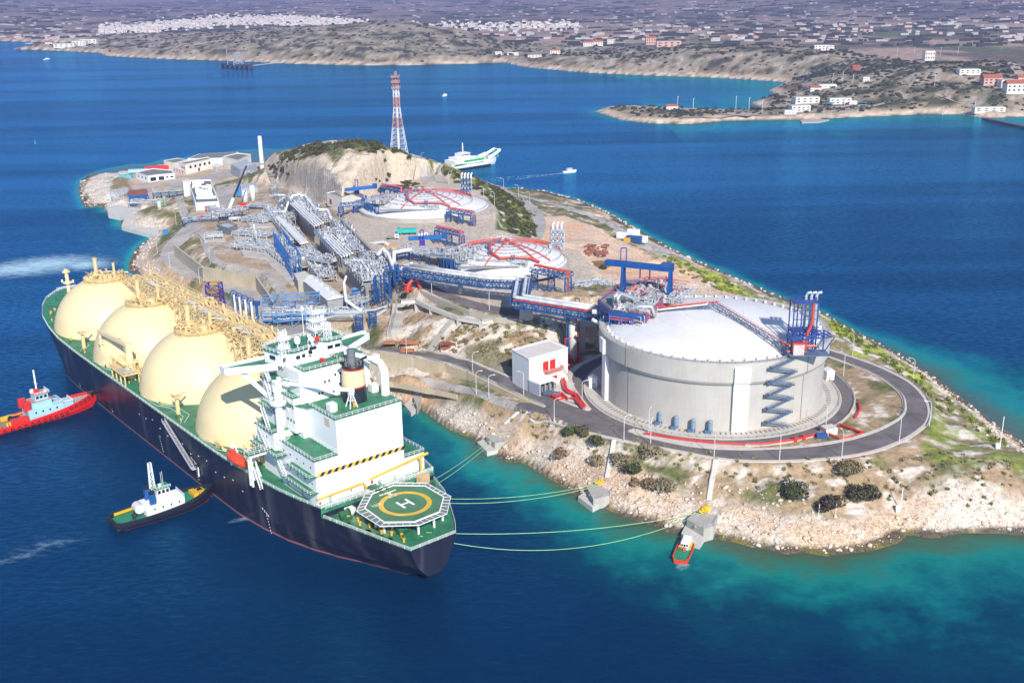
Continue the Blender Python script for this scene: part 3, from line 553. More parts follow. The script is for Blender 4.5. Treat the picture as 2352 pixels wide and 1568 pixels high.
# four blue vessels with pumps at the foot
for i, (x, y) in enumerate(((1512, 973), (1549, 983), (1588, 990), (1627, 993))):
    p = U(x, y, TB+.4); v = thing("pump_vessel", ["pale blue upright vessel at the tank foot, farthest left of the row of four", "pale blue upright vessel at the tank foot, second from the left of four", "pale blue upright vessel at the tank foot, third from the left of four", "pale blue upright vessel at the tank foot, next to the white buttress"][i], "vessel", (p[0], p[1], TB+.42), 0, "four vessels at the tank foot")
    m = MB(); m.cyl((p[0]+.6, p[1], TB+1.6), .95, 3.4, 14); m.lathe((p[0]+.6, p[1], TB+5), [(.95, 0), (.7, .35), (0, .5)], 14); m.build("shell", LBLUE if 0 else mat("blue_grey_paint", (.20, .29, .38), .5), v, False)
    m = MB(); m.box((p[0]-.6, p[1]-.6, TB+1.1), (2.2, 1.4, 1.2)); m.tube([(p[0]-1.5, p[1]-.6, TB+2), (p[0]-1.5, p[1]-.6, TB+1), (p[0]+.5, p[1]-.8, TB+1)], .22); m.build("pump", mat("pump_blue", (.05, .13, .25), .5), v)
    for dx in (-.7, .7):
        for dy in (-.7, .7): m = MB(); m.bar((p[0]+.6+dx, p[1]+dy, TB+.4), (p[0]+.6+dx, p[1]+dy, TB+2), .18); m.build("leg", NAVY, v)
# small white kiosks at the tank foot
for (x, y, lb) in ((1362, 888, "small white gabled hut on the ring road beside the left buttress"), (1903, 870, "small white hut half hidden at the right side of the tank foot")):
    p = U(x, y, TB+.4); h = thing("hut", lb, "hut", p); rz = atan2(p[1]-TC[1], p[0]-TC[0])
    m = MB(); m.box((p[0], p[1], TB+2.4), (3.4, 3.4, 4), rz); m.build("wall", WHITE, h)
    c_, s_ = cos(rz), sin(rz); T = lambda a, b, z: (p[0]+a*c_-b*s_, p[1]+a*s_+b*c_, z)
    m = MB(); m.add([T(-2, -2, TB+4.4), T(2, -2, TB+4.4), T(2, 2, TB+4.4), T(-2, 2, TB+4.4), T(0, -2, TB+5.5), T(0, 2, TB+5.5)], [(0, 1, 4), (2, 3, 5), (1, 2, 5, 4), (3, 0, 4, 5), (3, 2, 1, 0)]); m.build("roof", WHITE, h)
    m = MB(); m.box((p[0]+.3, p[1]-1.95, TB+1.5), (1.1, .1, 2.1)); m.build("door", mat("grey_door", (.45, .46, .46), .6), h)
# ================= GAS CARRIER =================
SO = (-218.0, 493.2); SD = (.63006, -.77655); SN = (.77655, .63006); SRZ = atan2(SD[1], SD[0])
def Sx(x, y, z):
    "frame position at height z -> ship coordinates (along, across, up)"
    p = U(x, y, z); a = p[0]-SO[0]; b = p[1]-SO[1]; return (a*SD[0]+b*SD[1], a*SN[0]+b*SN[1], z)
def Sw(s, w, z): return (SO[0]+SD[0]*s+SN[0]*w, SO[1]+SD[1]*s+SN[1]*w, z)
ship = thing("gas_carrier", "long black hulled gas carrier with cream domes and white bridge moored beside the island", "ship", (SO[0], SO[1], 0), SRZ)
DZ = 19.0
# outline stations: s, port w, starboard w at deck and at waterline, deck height
ST = [(-66, 25, 26, None, None, 25.5), (-62, 18.5, 34, None, None, 25.2), (-55, 12, 41, None, None, 24.6), (-45, 6.8, 46.5, 26, 27, 23.6), (-32, 2.6, 51.5, 18, 35, 22.2), (-16, .4, 54.8, 8, 46, 20.6), (2, -.8, 56.5, 1.2, 54, 19.4), (25, -1, 57, 0, 56, 19), (60, -1, 57, 0, 56, 19), (120, -.6, 57, 0, 56, 19), (170, -.3, 57, 0, 56, 19), (190, .2, 56.8, .3, 55, 19), (205, 1.2, 56.4, 2, 53, 19), (218, 2.6, 55.6, 4.5, 50, 19), (229, 4.6, 53.6, 8, 46, 19), (238.5, 6.8, 51.5, 12, 42, 19), (239, 7.2, 51.3, 12.3, 41.8, 15.8), (250, 10, 48, 18, 37, 15.8), (260, 12.6, 43, 23, 33, 15.8), (270, 15.2, 37.5, None, None, 15.8), (275, 16.6, 34, None, None, 15.8)]
NS = len(ST); hv = []; hf = []
LV = [0, .35, .7, 1.0]
def halfw(st_, t):
    s, a, b, wa, wb, z = st_; c = (a+b)/2
    if s < -40:   # raked, flared stem
        k = (s+66)/26.; zb = max(0, 1-k)*13.+.0; f = max(.02, t)**.7
        q = 25.2 if t == 0 else None
        return (c+(a-c)*f, c+(b-c)*f, zb*(1-t)+z*t)
    if wa is None:   # stern overhang
        k = (s-262)/13.; zb = 1.2+3.5*k; f = .30+.70*t**.6; return (c+(a-c)*f, c+(b-c)*f, zb*(1-t)+z*t)
    zb = -1.5; tt = t**.55
    return (wa+(a-wa)*tt, wb+(b-wb)*tt, zb*(1-t)+z*t)
for st_ in ST:
    for t in LV: A, B_, z = halfw(st_, t); hv.append((st_[0], A, z))
    for t in LV[::-1]: A, B_, z = halfw(st_, t); hv.append((st_[0], B_, z))
M8 = 8
for i in range(NS-1): hf += [(i*M8+k, (i+1)*M8+k, (i+1)*M8+k+1, i*M8+k+1) for k in range(M8-1)]
hf += [tuple(range(M8))[::-1], tuple((NS-1)*M8+k for k in range(M8))]
# keel closing strip so no gap shows at the stern overhang
hf += [(i*M8, i*M8+7, (i+1)*M8+7, (i+1)*M8) for i in range(NS-1)]
m = MB(); m.add(hv, [f[::-1] for f in hf])
hm = bpy.data.materials.new("hull_paint"); hm.use_nodes = True; t_ = hm.node_tree; N = t_.nodes; Lk = t_.links; b = N["Principled BSDF"]; b.inputs["Roughness"].default_value = .34
tc = N.new("ShaderNodeTexCoord"); sp = N.new("ShaderNodeSeparateXYZ"); Lk.new(tc.outputs["Object"], sp.inputs[0])
mp = N.new("ShaderNodeMapping"); mp.inputs["Scale"].default_value = (.35, .35, .05); Lk.new(tc.outputs["Object"], mp.inputs[0]); n_ = N.new("ShaderNodeTexNoise"); n_.inputs["Scale"].default_value = .5; n_.inputs["Detail"].default_value = 7; Lk.new(mp.outputs[0], n_.inputs["Vector"])
r1 = noderamp(N, [(.35, (.010, .012, .026)), (.55, (.019, .021, .036)), (.68, (.05, .05, .062)), (.8, (.10, .09, .09))]); Lk.new(n_.outputs[0], r1.inputs[0])
lt = N.new("ShaderNodeMath"); lt.operation = 'LESS_THAN'; Lk.new(sp.outputs[2], lt.inputs[0]); lt.inputs[1].default_value = .75
mx = N.new("ShaderNodeMix"); mx.data_type = 'RGBA'; Lk.new(lt.outputs[0], mx.inputs[0]); Lk.new(r1.outputs[0], mx.inputs[6]); mx.inputs[7].default_value = (.30, .10, .10, 1); Lk.new(mx.outputs[2], b.inputs["Base Color"])
hull = m.build("hull", hm, ship)
# bulb of the rudder showing aft
m = MB(); m.box((262, 28, -1), (7, .9, 4)); m.build("rudder", mat("rudder_red", (.5, .12, .11), .6), ship)
# decks
def lerpst(s, k):
    for a, b in zip(ST, ST[1:]):
        if a[0] <= s <= b[0]: t = (s-a[0])/(b[0]-a[0]); return a[k]*(1-t)+b[k]*t
    return ST[-1][k]
dk = MB(); main_ = [q for q in ST if q[0] <= 238.5]; aft = [q for q in ST if q[0] >= 239]
for L_ in (main_, aft):
    vs = []
    for q in L_: vs += [(q[0], q[1]+.05, q[5]+.02), (q[0], q[2]-.05, q[5]+.02)]
    dk.add(vs, [(2*i, 2*i+2, 2*i+3, 2*i+1) for i in range(len(L_)-1)])
dk.add([(238.75, 6.8, 15.8), (238.75, 51.4, 15.8), (238.75, 51.4, 19.01), (238.75, 6.8, 19.01)], [(0, 1, 2, 3)])
dk.build("deck", GREEN, ship)
m = MB(); m.box((252, 24, 15.9), (21, 22, .06)); m.build("aft_deck_plate", GREEN2, ship)
# white walkway lines, bollards, winches on deck
m = MB()
for s_ in range(-12, 200, 57):
    for o in (0, 1.6): m.tube([(s_-2, 1.6+o, 19.1), (s_+14, 2+o, 19.1), (s_+20, 5+o*1.6, 19.1), (s_+32, 5.4+o*1.6, 19.1), (s_+38, 1.8+o, 19.1)], .09, 4)
for o in (0, 1.3): m.tube([(214, 7+o, 19.1), (226, 7+o, 19.1), (235, 10.5+o, 19.1), (237.2, 15, 19.1)], .08, 4)
m.each(1, "walkway_line", WHITE, ship)
# railings
m = MB()
prt = [(q[0], q[1]+.3, q[5]) for q in ST if q[0] <= 238.5]; stb = [(q[0], q[2]-.3, q[5]) for q in ST if q[0] <= 238.5]
m.rail(prt[3:], 1.15, 3.2, .10, 2); m.rail(stb, 1.15, 3.2, .10, 2); m.rail([prt[-1], (238.3, 51, 19)], 1.15, 3, .13, 2)
a_ = [(q[0], q[1]+.3, q[5]) for q in aft]; b_ = [(q[0], q[2]-.3, q[5]) for q in aft]; m.rail(a_+b_[::-1], 1.15, 3.2, .10, 2)
m.rail(prt[:4], 1.2, 2.6, .14, 2); m.rail([(-65.5, 21, 25.4), (-65.5, 31, 25.4)], 1.3, 1.6, .12, 2)
m.build("railing", WHITE, ship)
mm_ = MB(); rr = random.Random(3)
gm_ = MB()
for k in range(46):
    s_ = rr.uniform(-50, 205); s_ = s_ if k > 18 else rr.uniform(-56, -26); lo = lerpst(s_, 1); hi = lerpst(s_, 2)
    w_ = rr.uniform(lo+2.5, lo+5.5) if k > 18 else rr.uniform(lo+5, hi-5); z = lerpst(s_, 5)
    (mm_ if k % 2 else gm_).cyl((s_, w_, z), rr.uniform(.25, .5), rr.uniform(.6, 1.3), 8)
for s_, w_ in ((-44, 20), (-44, 29), (-36, 15), (-36, 33), (214, 14), (219, 12)):
    z = lerpst(s_, 5); gm_.tube([(s_, w_-2, z+1.4), (s_, w_+2, z+1.4)], 1.1, 10); gm_.box((s_, w_, z+.5), (3, 5, 1)); gm_.box((s_+2, w_+2.4, z+1), (1.5, 1.5, 2))
mm_.build("deck_fitting", YEL, ship); gm_.build("winch", mat("winch_green", (.02, .11, .05), .5), ship)
# tank covers
SPH = [(-6.5, 27.8), (48.0, 28), (102.8, 28.2), (159, 28.3)]; SR, CZ0 = 26.3, 17.6; TOPZ = 43.6; CRN = 9.8
def dprof(r): return CZ0+sqrt(max(0, SR*SR-r*r))*(TOPZ-CZ0)/SR
for i, (s_, w_) in enumerate(SPH):
    th0 = .60   # flat crown radius
    q1 = math.acos(CRN/SR); prof = [(SR, DZ), (SR, DZ+.6)]+[(SR*cos(q), max(DZ+.8, dprof(SR*cos(q)))) for q in np.linspace(.08, q1, 20)]+[(0.01, dprof(CRN)+.6)]
    m = MB(); m.lathe((s_, w_, 0), [(r, z) for r, z in prof], 72); tcv = m.build("tank_cover", CREAM, ship, True)
    m = MB(); m.lathe((s_, w_, 0), [(r+.1, z) for r, z in prof if z < 25.5], 72); m.build("skirt", mat("skirt_cream", (.76, .60, .33), .45, var=.04), tcv, True)
    # crown machinery
    z = dprof(CRN)+.5; m = MB(); r_ = random.Random(i); m.lathe((s_, w_, z-.5), [(CRN+.2, -.8), (CRN+.2, .7), (0, .9)], 28)
    m.rail([(s_+CRN*cos(q), w_+CRN*sin(q), z+.3) for q in np.linspace(0, 2*pi, 17)], 1.3, 2.6, .16, 2)
    m.cyl((s_+2, w_+1, z), 2.4, 2.4, 12); m.cyl((s_-5, w_-2, z), .95, 9.5, 8); m.cyl((s_-5, w_-2, z+9.3), 1.2, .7, 8); m.cyl((s_+4.5, w_+3.6, z), .6, 8.5, 8)
    for k in range(42):
        x0, y0 = r_.uniform(-9, 9), r_.uniform(-9, 9)
        if x0*x0+y0*y0 > 80: continue
        zz = z+r_.uniform(.8, 3); m.tube([(s_+x0, w_+y0, z), (s_+x0, w_+y0, zz), (s_+x0+r_.uniform(-5, 5), w_+y0, zz), (s_+x0+r_.uniform(-3, 3), w_+y0+r_.uniform(-3, 3), zz)], r_.uniform(.16, .42), 6)
        if k % 3 == 0: m.box((s_+x0, w_+y0, z+1.2), (r_.uniform(.8, 2), r_.uniform(.8, 2), 1.6))
    m.build("crown_piping", GOLD, tcv)
# catwalk with pipes over the domes
cz = 42.2; w0 = 37.0
m = MB(); m.truss((-2, w0-2.2, cz-.6), (192, w0+1.2, cz-.6), 3.6, 2.4, 4, .3); m.rail([(-2, w0-4.4, cz+1.8), (192, w0-1, cz+1.8)], 1.1, 3, .13); m.rail([(0, w0+.2, cz+1.8), (192, w0+3.2, cz+1.8)], 1.1, 3, .13)
m.box((95, w0+13, cz+.2), (190, 1.6, .3)); m.rail([(0, w0+14, cz+.4), (192, w0+14, cz+.4)], 1.2, 2.4, .13)
m.bar((0, w0+12.4, cz), (192, w0+12.4, cz), .5)
for s_ in list(range(24, 200, 6)):
    inner = min(abs(s_-q[0]) for q in SPH)
    if inner > 13:
        zb = DZ if inner > 24 else 31
        m.bar((s_, w0-4, zb+3), (s_, w0-4, cz), .5); m.bar((s_, w0+13, max(zb, 26)), (s_, w0+13, cz), .5); m.bar((s_, w0-4, cz-1), (s_, w0+13, cz-1), .45); m.bar((s_, w0-4, cz-8), (s_+5, w0-4, cz-1), .3); m.bar((s_, w0+13, cz-8), (s_+5, w0+13, cz-1), .3)
cw = m.build("catwalk", GOLD, ship)
m = MB(); r_ = random.Random(5)
for k in range(9):
    w_ = w0+1.0+k*1.15; rad = (.35, .55, .28, .6, .3, .45, .3, .5, .25)[k]; pts = []; s_ = 2.0; zz = cz+.4+rad
    while s_ < 190:
        pts.append((s_, w_+s_*.012, zz)); s_ += r_.uniform(14, 34)
        if r_.random() < .55: pts += [(s_, w_+s_*.012, zz), (s_+.1, w_+s_*.012, zz+2.0), (s_+3.2, w_+s_*.012, zz+2.0), (s_+3.3, w_+s_*.012, zz)]
    m.tube(pts, rad, 6)
for k in range(120):
    s_ = r_.uniform(2, 190); w_ = w0+r_.uniform(-1, 13); h_ = r_.uniform(.8, 2.8); m.tube([(s_, w_, cz), (s_, w_, cz+h_), (s_+r_.uniform(-4, 4), w_+r_.uniform(-3, 3), cz+h_)], r_.uniform(.12, .32), 5)
    if k % 4 == 0: m.cyl((s_, w_, cz), r_.uniform(.5, 1.0), r_.uniform(1.5, 4), 8)
m.build("pipework", mat("cargo_pipe_buff", (.70, .53, .27), .4, var=.1), cw)
m = MB()
for k in range(16): s_ = r_.uniform(20, 180); m.tube([(s_, w0+1, cz+2.4), (s_+5, w0+3, cz+2.4)], .5, 8)
m.build("insulated_pipe", mat("pale_pipe", (.68, .70, .70), .35, metal=.3), cw)
# forward mast, midships crane, manifold platform, tank side stanchions
m = MB(); m.cyl((-20, 14, 24), .9, 23, 8); m.cyl((-20, 14, 40), 2.2, .6, 8); m.cyl((-20, 14, 45.5), 1.9, .6, 8)
for o in (-2, 2): m.box((-20+o, 14, 46.4), (.6, .6, 1.2)); m.box((-20+o, 14+o, 41), (.8, .8, 1.4))
m.build("mast", CREAM, ship)
for s_, w_ in ((22, 5), (130, 5.2)):
    m = MB(); m.cyl((s_, w_, DZ), .85, 7.2, 8); m.box((s_, w_, DZ+7.3), (4, 3, .4)); m.rail([(s_-2, w_-1.5, DZ+7.4), (s_+2, w_-1.5, DZ+7.4)], 1, 1.3, .12); m.bar((s_, w_, DZ+7), (s_-1, w_+4, DZ+8), .5); m.build("foam_monitor_post", GOLD, ship)
p0 = Sx(405, 862, 21); 
cr = MB(); cb = (78, 6.5); cr.cyl((cb[0], cb[1], DZ), 1.6, 13, 10); cr.box((cb[0], cb[1], DZ+14), (3, 3, 3)); cr.bar((cb[0], cb[1], DZ+15), (cb[0]-27, cb[1]-3, DZ+15.5), 1.3, 1.6); cr.bar((cb[0], cb[1], DZ+18), (cb[0]-12, cb[1]-1.5, DZ+15.6), .25)
cr.bar((cb[0]-26, cb[1]-3, DZ), (cb[0]-26, cb[1]-3, DZ+14.6), .8); cr.box((cb[0]-26, cb[1]-3, DZ+10), (2.2, 2.2, .4)); cr.build("hose_crane", CREAM, ship)
m = MB(); m.box((78.5, 3.4, DZ+5), (17, 7.4, .5)); m.rail([(70, .1, DZ+5.2), (87, .1, DZ+5.2), (87, 7, DZ+5.2)], 1.2, 1.8, .16)
for s_ in (71, 76, 81, 86): m.bar((s_, .6, DZ), (s_, .6, DZ+5), .5); m.bar((s_, 6.6, DZ), (s_, 6.6, DZ+5), .5)
mp_ = m.build("manifold_platform", GOLD, ship)
m = MB(); m.box((82, 3.2, DZ+5.5), (8.5, 5.2, .5)); m.build("grating", mat("grey_grating", (.42, .43, .43), .7), mp_)
m = MB()
for k in range(7): s_ = 68+k*1.9; m.tube([(s_, 9.5, DZ+1), (s_, 9.5, DZ+7.2), (s_, 2.8, DZ+7.2)], .55, 8); m.cyl((s_, 6.2, DZ+7), .8, .6, 8)
for k in range(22): s_ = r_.uniform(64, 84); w_ = r_.uniform(3, 12); m.tube([(s_, w_, DZ+3), (s_, w_, DZ+r_.uniform(5.5, 8)), (s_+r_.uniform(-3, 3), w_, DZ+5.5)], .25, 5)
m.build("manifold_pipe", GOLD, mp_)
# gangway ladder on the port side
m = MB(); A = Vector(Sx(447, 1166-210, 19.2)); A = Vector((131, -.9, 18.2)); Bq = Vector((157, -1.6, 7.5))
for o in (0, -1.3): m.bar(A+Vector((0, o, 0)), Bq+Vector((0, o, 0)), .18, .5); m.rail([A+Vector((0, o, 0)), Bq+Vector((0, o, 0))], 1.1, 1.6, .1)
for k in range(34): m.box(A.lerp(Bq, (k+.5)/34)+Vector((0, -.65, 0)), (.5, 1.2, .08))
m.box(Bq+Vector((1, -.65, 0)), (2.2, 1.7, .2)); m.build("gangway", mat("gangway_grey", (.45, .45, .46), .5), ship)
# draught marks and hull lights: small white marks in clusters
m = MB(); r_ = random.Random(9)
for s0 in (20, 62, 118, 152, 208):
    for k, sg in enumerate((0, 1.4, 2.8, 4.0)):
        y_ = (-.35 if s0 < 200 else .9); zt = 9.6-k*.35
        m.box((s0+sg, y_, zt), (.55, .1, .2)); m.box((s0+sg+.2, y_, zt-.35), (.22, .1, .6))
    for k in range(7): m.box((s0+3+k*.35, y_, 7.8-k*.95), (.45, .1, .3))
for k in range(26): s_ = 14+k*7.3; m.box((s_, -.55, 12.5+1.2*sin(k*1.9)), (.7, .14, .3))
m.build("draught_mark", mat("mark_white", (.7, .7, .7), .6), ship)
m = MB(); m.tube([(159, -.8, 4.2), (159, -.8, 8)], .3, 6); m.build("fender_bar", mat("bar_pale", (.7, .66, .62), .6), ship)
# ---------------- superstructure ----------------
SW_ = mat("ship_white", (.80, .80, .80), .4, var=.02, scale=.2, streak=.05)
acc = MB()
acc.b2((209, 16.0, DZ), (235.9, 41.2, 46.6))               # engine casing block
acc.b2((212, 7.4, DZ), (235.9, 16.02, 34.5))                # port lower house
acc.b2((216, 41.18, DZ), (235.5, 49.6, 25.5))               # starboard low house
acc.b2((198, 8, DZ), (217, 43, 30.5))                     # forward lower decks
acc.b2((199, 5.8, DZ+9), (211.5, 14.02, 37))                 # port forward house
acc.b2((197, 14, 30), (217.2, 41, 57.9)); acc.b2((209, 11.5, 37), (216.6, 20, 49.5))                # tower
acc.b2((199, 9.6, 37), (209.02, 16, 53))
house = acc.build("superstructure", SW_, ship)
# roof decks (green) with rails
rd = MB(); rl = MB()
def deckp(a, b, z, rail=True, h=1.25, edges="nsew"):
    rd.b2((a[0]-.25, a[1]-.25, z), (b[0]+.25, b[1]+.25, z+.14)); x0, y0, x1, y1 = a[0]-.1, a[1]-.1, b[0]+.1, b[1]+.1; z += .14
    if rail: rl.rail([(x0, y0, z), (x1, y0, z), (x1, y1, z), (x0, y1, z), (x0, y0, z)], h, 2.1, .10, 1)
deckp((217.5, 16, 0), (235.9, 41.2, 0), 46.6); deckp((212, 7.4, 0), (235.9, 15.8, 0), 34.5); deckp((216, 41.5, 0), (235.5, 49.6, 0), 25.5)
deckp((198, 3.5, 0), (217, 14, 0), 30.5); deckp((199, 5.2, 0), (211.5, 14, 0), 37); deckp((199, 9.0, 0), (210, 17, 0), 53.0); deckp((207.7, 31, 0), (217.2, 41, 0), 57.9); deckp((210.5, 16, 0), (217.2, 30.8, 0), 57.9); deckp((209.2, 11.3, 0), (216.8, 19.6, 0), 49.5); deckp((199, 7.2, 0), (209, 14, 0), 44)
deckp((221, 5.0, 0), (236.2, 7.5, 0), 29.2); deckp((218, 4.8, 0), (236.4, 7.6, 0), 23.6)
deckp((206.8, -2.8, 0), (209.6, 13, 0), 30.5)
# navigation bridge and wings
nb = MB()
BP = [(x+7.6, y-.6) for x, y in ((189, 15.5), (189, 38.5), (197.5, 38.5), (199.8, 36.5), (199.8, 31), (197, 29), (197, 25.5), (201.5, 23), (202.3, 17.5), (199.5, 13), (192, 11.5))]
nb.prism(BP, 58.0, 62.4)
brg = nb.build("navigation_bridge", SW_, house)
rd.prism([(p[0]+(p[0]-202)*.05, p[1]+(p[1]-26)*.04) for p in BP], 62.4, 62.65); rl.rail([(p[0]+(p[0]-202)*.04, p[1]+(p[1]-26)*.03, 62.65) for p in BP+[BP[0]]], 1.25, 1.9, .13, 1)
for sgn, w_in, w_tip in ((-1, 12, -3.6), (1, 40, 52.4)):
    wm = MB(); a, b = sorted((w_in, w_tip)); wi, wt = w_in, w_tip; q0, q1 = (195.4, 199.4)
    wm.prism([(196.5, wi), (206.5, wi), (q1, wt), (q0, wt)], 56.6, 57.9)
    for P in ([(206.5, wi), (q1, wt)], [(q1, wt), (q0, wt)], [(q0, wt), (196.5, wi)]):
        (x0, y0), (x1, y1) = P; dx, dy = x1-x0, y1-y0; L = hypot(dx, dy); ux, uy = -dy/L*.15, dx/L*.15
        wm.prism([(x0+ux, y0+uy), (x1+ux, y1+uy), (x1-ux, y1-uy), (x0-ux, y0-uy)], 56.8, 59.1)
    rd.prism([(196.9, wi), (206.1, wi), (q1-.3, wt-sgn*.5), (q0+.3, wt-sgn*.5)], 57.92, 58.0)
    wb = wi+(wt-wi)*.72
    for o in (0,): wm.bar((199.5+o, wi+(wt-wi)*.66, 57), (202+o, wi-sgn*1.5, 42), 1.7, 1.5)
    wm.build("bridge_wing", SW_, house)
rl.rail([(209, 16, 58), (209, 40, 58)], 1.1, 2, .1)
rd.build("roof_deck", GREEN, house); rl.build("deck_railing", SW_, house)
# windows
wn = MB(); wn.T = lambda v: (v[0]+7.6, v[1]-.6, v[2]+5.8)
for (x, y) in ((199.95, 35.2), (199.95, 32.3), (197.1, 27.2)): wn.box((x, y, 54.8), (.16, 2.1 if y > 28 else 2.8, 1.15))
for y in (20.8, 18.6): wn.box((202.2-(y-19)*.2, y, 54.8), (.3, 1.4, 1.15), -.2)
wn.box((201, 14.6, 54.8), (.3, 2.6, 1.2), .55); wn.box((196.5, 12.15, 54.8), (2.6, .3, 1.2), .19); wn.box((199.9, 24.2, 54.8), (.3, 2.4, 1.2), -1.05)
for k in range(7): wn.box((188.9, 17.5+k*3, 54.9), (.15, 2.3, 1.3))
wn.T = None
for k in range(4): wn.box((217.26, 27.5+k*1.9, 54.2), (.1, .6, .9))
for y, z in ((23.4, 52.6), (25, 52.6), (29, 50.5), (30.6, 50.5), (34, 50.5), (20.9, 49), (22.2, 49), (38.6, 53.8), (26.5, 48.5)): wn.box((217.26, y, z), (.1, .6, .9))
for y, z in ((36.2, 46.9+.9), (33.3, 47.2)): pass
for z, s0, y_ in ((41.6, 200, 9.55), (49, 200, 9.55), (34, 200.5, 5.72), (46, 210.5, 11.42), (41, 210.5, 11.42)):
    for k in range(3): wn.box((s0+1.4+k*2.1, y_, z), (.7, .1, .9))
for k in range(5): wn.box((215+k*4.5, 7.32, 31.6), (.5, .1, .6)); wn.box((214+k*4.8, 7.32, 26), (.5, .1, .6))
wn.each(1, "window", DARK, house)
# vents at casing corners, hazard stripe, yellow pipe
m = MB()
for s0 in (213, 230.5): m.box((s0, 15.93, 44.2), (3.4, .12, 2.8))
m.each(1, "louvre", mat("louvre_buff", (.62, .52, .38), .6), house)
for cc, nm in ((YEL, "hazard_stripe_yellow"), (BLACK, "hazard_stripe_black")):
    m = MB(); n_ = 26; w_a, w_b = 7.5, 41.1; dw = (w_b-w_a)/n_
    for k in range(n_):
        if (k % 2 == 0) != (cc is YEL): continue
        a = w_a+k*dw; m.add([(235.98, a, 28.9), (235.98, a+dw, 28.9), (235.98, a+dw+.9, 30.3), (235.98, a+.9, 30.3)], [(0, 1, 2, 3)])
    o_ = m.build("hazard_stripe", cc, house)
m = MB(); m.tube([(236.5, 6.9, 21.6), (236.5, 24, 22.0), (236.7, 24.4, 22.0), (237.6, 24.6, 21.2), (237.6, 24.6, 17.5)], .38, 8); m.tube([(236.5, 27, 22.6), (236.5, 46, 24.6), (238, 46.6, 24.4), (238, 46.6, 19.2)], .38, 8); m.tube([(236.5, 46, 24.6), (236.5, 50.5, 25)], .5, 8); m.build("fuel_pipe", YEL, house)
m = MB(); m.box((236.0, 28, 21), (.1, .8, 1.2)); m.box((236.0, 20, 20.6), (.1, .6, .6)); m.cyl((199, 14, 56), .1, .1); m.build("fire_hose_box", RED, house)
m = MB()
for k in range(6): m.box((235.96, 19+k*4, 40), (.06, .09, 13))
for z in (38, 33.5, 26.5): m.box((235.96, 24.5, z), (.06, 33 if z < 31 else 25, .07))
for w_ in (18.2, 39.4):
    for o in (-.25, .25): m.bar((236.15, w_+o, 19), (236.15, w_+o, 46), .07)
    for k in range(27): m.bar((236.15, w_-.25, 19.5+k), (236.15, w_+.25, 19.5+k), .06)
m.build("plate_seams", mat("seam_grey", (.55, .56, .57), .6), house)
m = MB(); [m.box((236.0, y, z), (.12, 1.1, 2.0)) for y, z in ((12, 20.1), (31, 20.1), (37, 20.1))]; [m.box((s0, 7.32, 20.1), (1.0, .12, 2.0)) for s0 in (216, 226)]; m.each(1, "door", mat("door_grey", (.45, .47, .48), .5), house)
# external stairs
m = MB()
for A, B in (((203, 4.8, 37), (209, 4.8, 30.6)), ((203, 8.6, 57.5), (206, 8.8, 53.2)), ((204, 8.4, 53), (208.5, 8.4, 44.2)), ((204, 6, 44), (208, 6, 37.2)), ((209, -1, 26), (213, -1, 19.1)), ((213, 5.6, 29), (218, 5.6, 23.6))):
    A = Vector(A); B = Vector(B)
    for o in (-.5, .5): m.bar(A+Vector((0, o, 0)), B+Vector((0, o, 0)), .12, .3); m.bar(A+Vector((0, o, 1)), B+Vector((0, o, 1)), .1)
    for k in range(14): m.box(A.lerp(B, (k+.5)/14), (.3, 1, .06))
pass; m.build("outside_stair", SW_, house)
# portal at the port side
m = MB(); m.b2((207, -2.8, 29.6), (209.6, 8, 30.5)); m.bar((207.6, -2.2, DZ), (207.6, -2.2, 29.8), .6); m.bar((209.2, -2.2, DZ), (209.2, -2.2, 29.8), .6); m.bar((207.6, -2.2, DZ), (209.2, -2.2, 29.8), .2); m.build("portal_frame", SW_, house)
# funnel
FX, FY, FZ = 224.9, 30.0, 46.7; fs_ = .84; fh_ = .76
fn_ = None
for nm, mt, prof in (("funnel", mat("funnel_black", (.018, .02, .028), .4), [(4.9, 0), (4.65, 7.2)]), ("cream_band", CREAM, [(4.64, 7.2), (4.35, 15)]), ("red_band", RED, [(4.72, 6.9), (4.70, 7.5)]), ("red_band", RED, [(4.42, 14.9), (4.40, 15.5)]), ("funnel_lip", mat("lip_black", (.02, .02, .02), .5), [(4.36, 15.5), (4.45, 17), (4.3, 17.1), (4.0, 15.9), (0, 15.7)])):
    m = MB(); m.lathe((FX, FY, FZ), [(r*fs_, z*fh_) for r, z in prof], 32); o_ = m.build(nm, mt, fn_ or house, True); fn_ = fn_ or o_
m = MB(); m.cyl((FX-.3, FY-.2, FZ+11.9), 1.45, 6, 14); 
for q in range(9): a = q*.7; m.tube([(FX+2.7*cos(a), FY+2.7*sin(a), FZ+11.9), (FX+3*cos(a), FY+3*sin(a), FZ+14)], .3, 6)
for q in range(6): a = q*1.05+.4; m.bar((FX+3.2*cos(a), FY+3.2*sin(a), FZ+12.2), (FX+1.6*cos(a), FY+1.6*sin(a), FZ+14), .2)
m.build("exhaust_pipe", DSTEEL, fn_)
m = MB(); m.tube([(FX+1, FY+3, FZ+12.2), (FX+1, FY+3, FZ+14), (FX+2, FY+4.4, FZ+14.8)], .5, 8); m.tube([(FX-1, FY-3.2, FZ+12.2), (FX-1, FY-3.2, FZ+13.6), (FX, FY-4.4, FZ+14)], .5, 8); m.build("side_exhaust", BLACK, fn_)
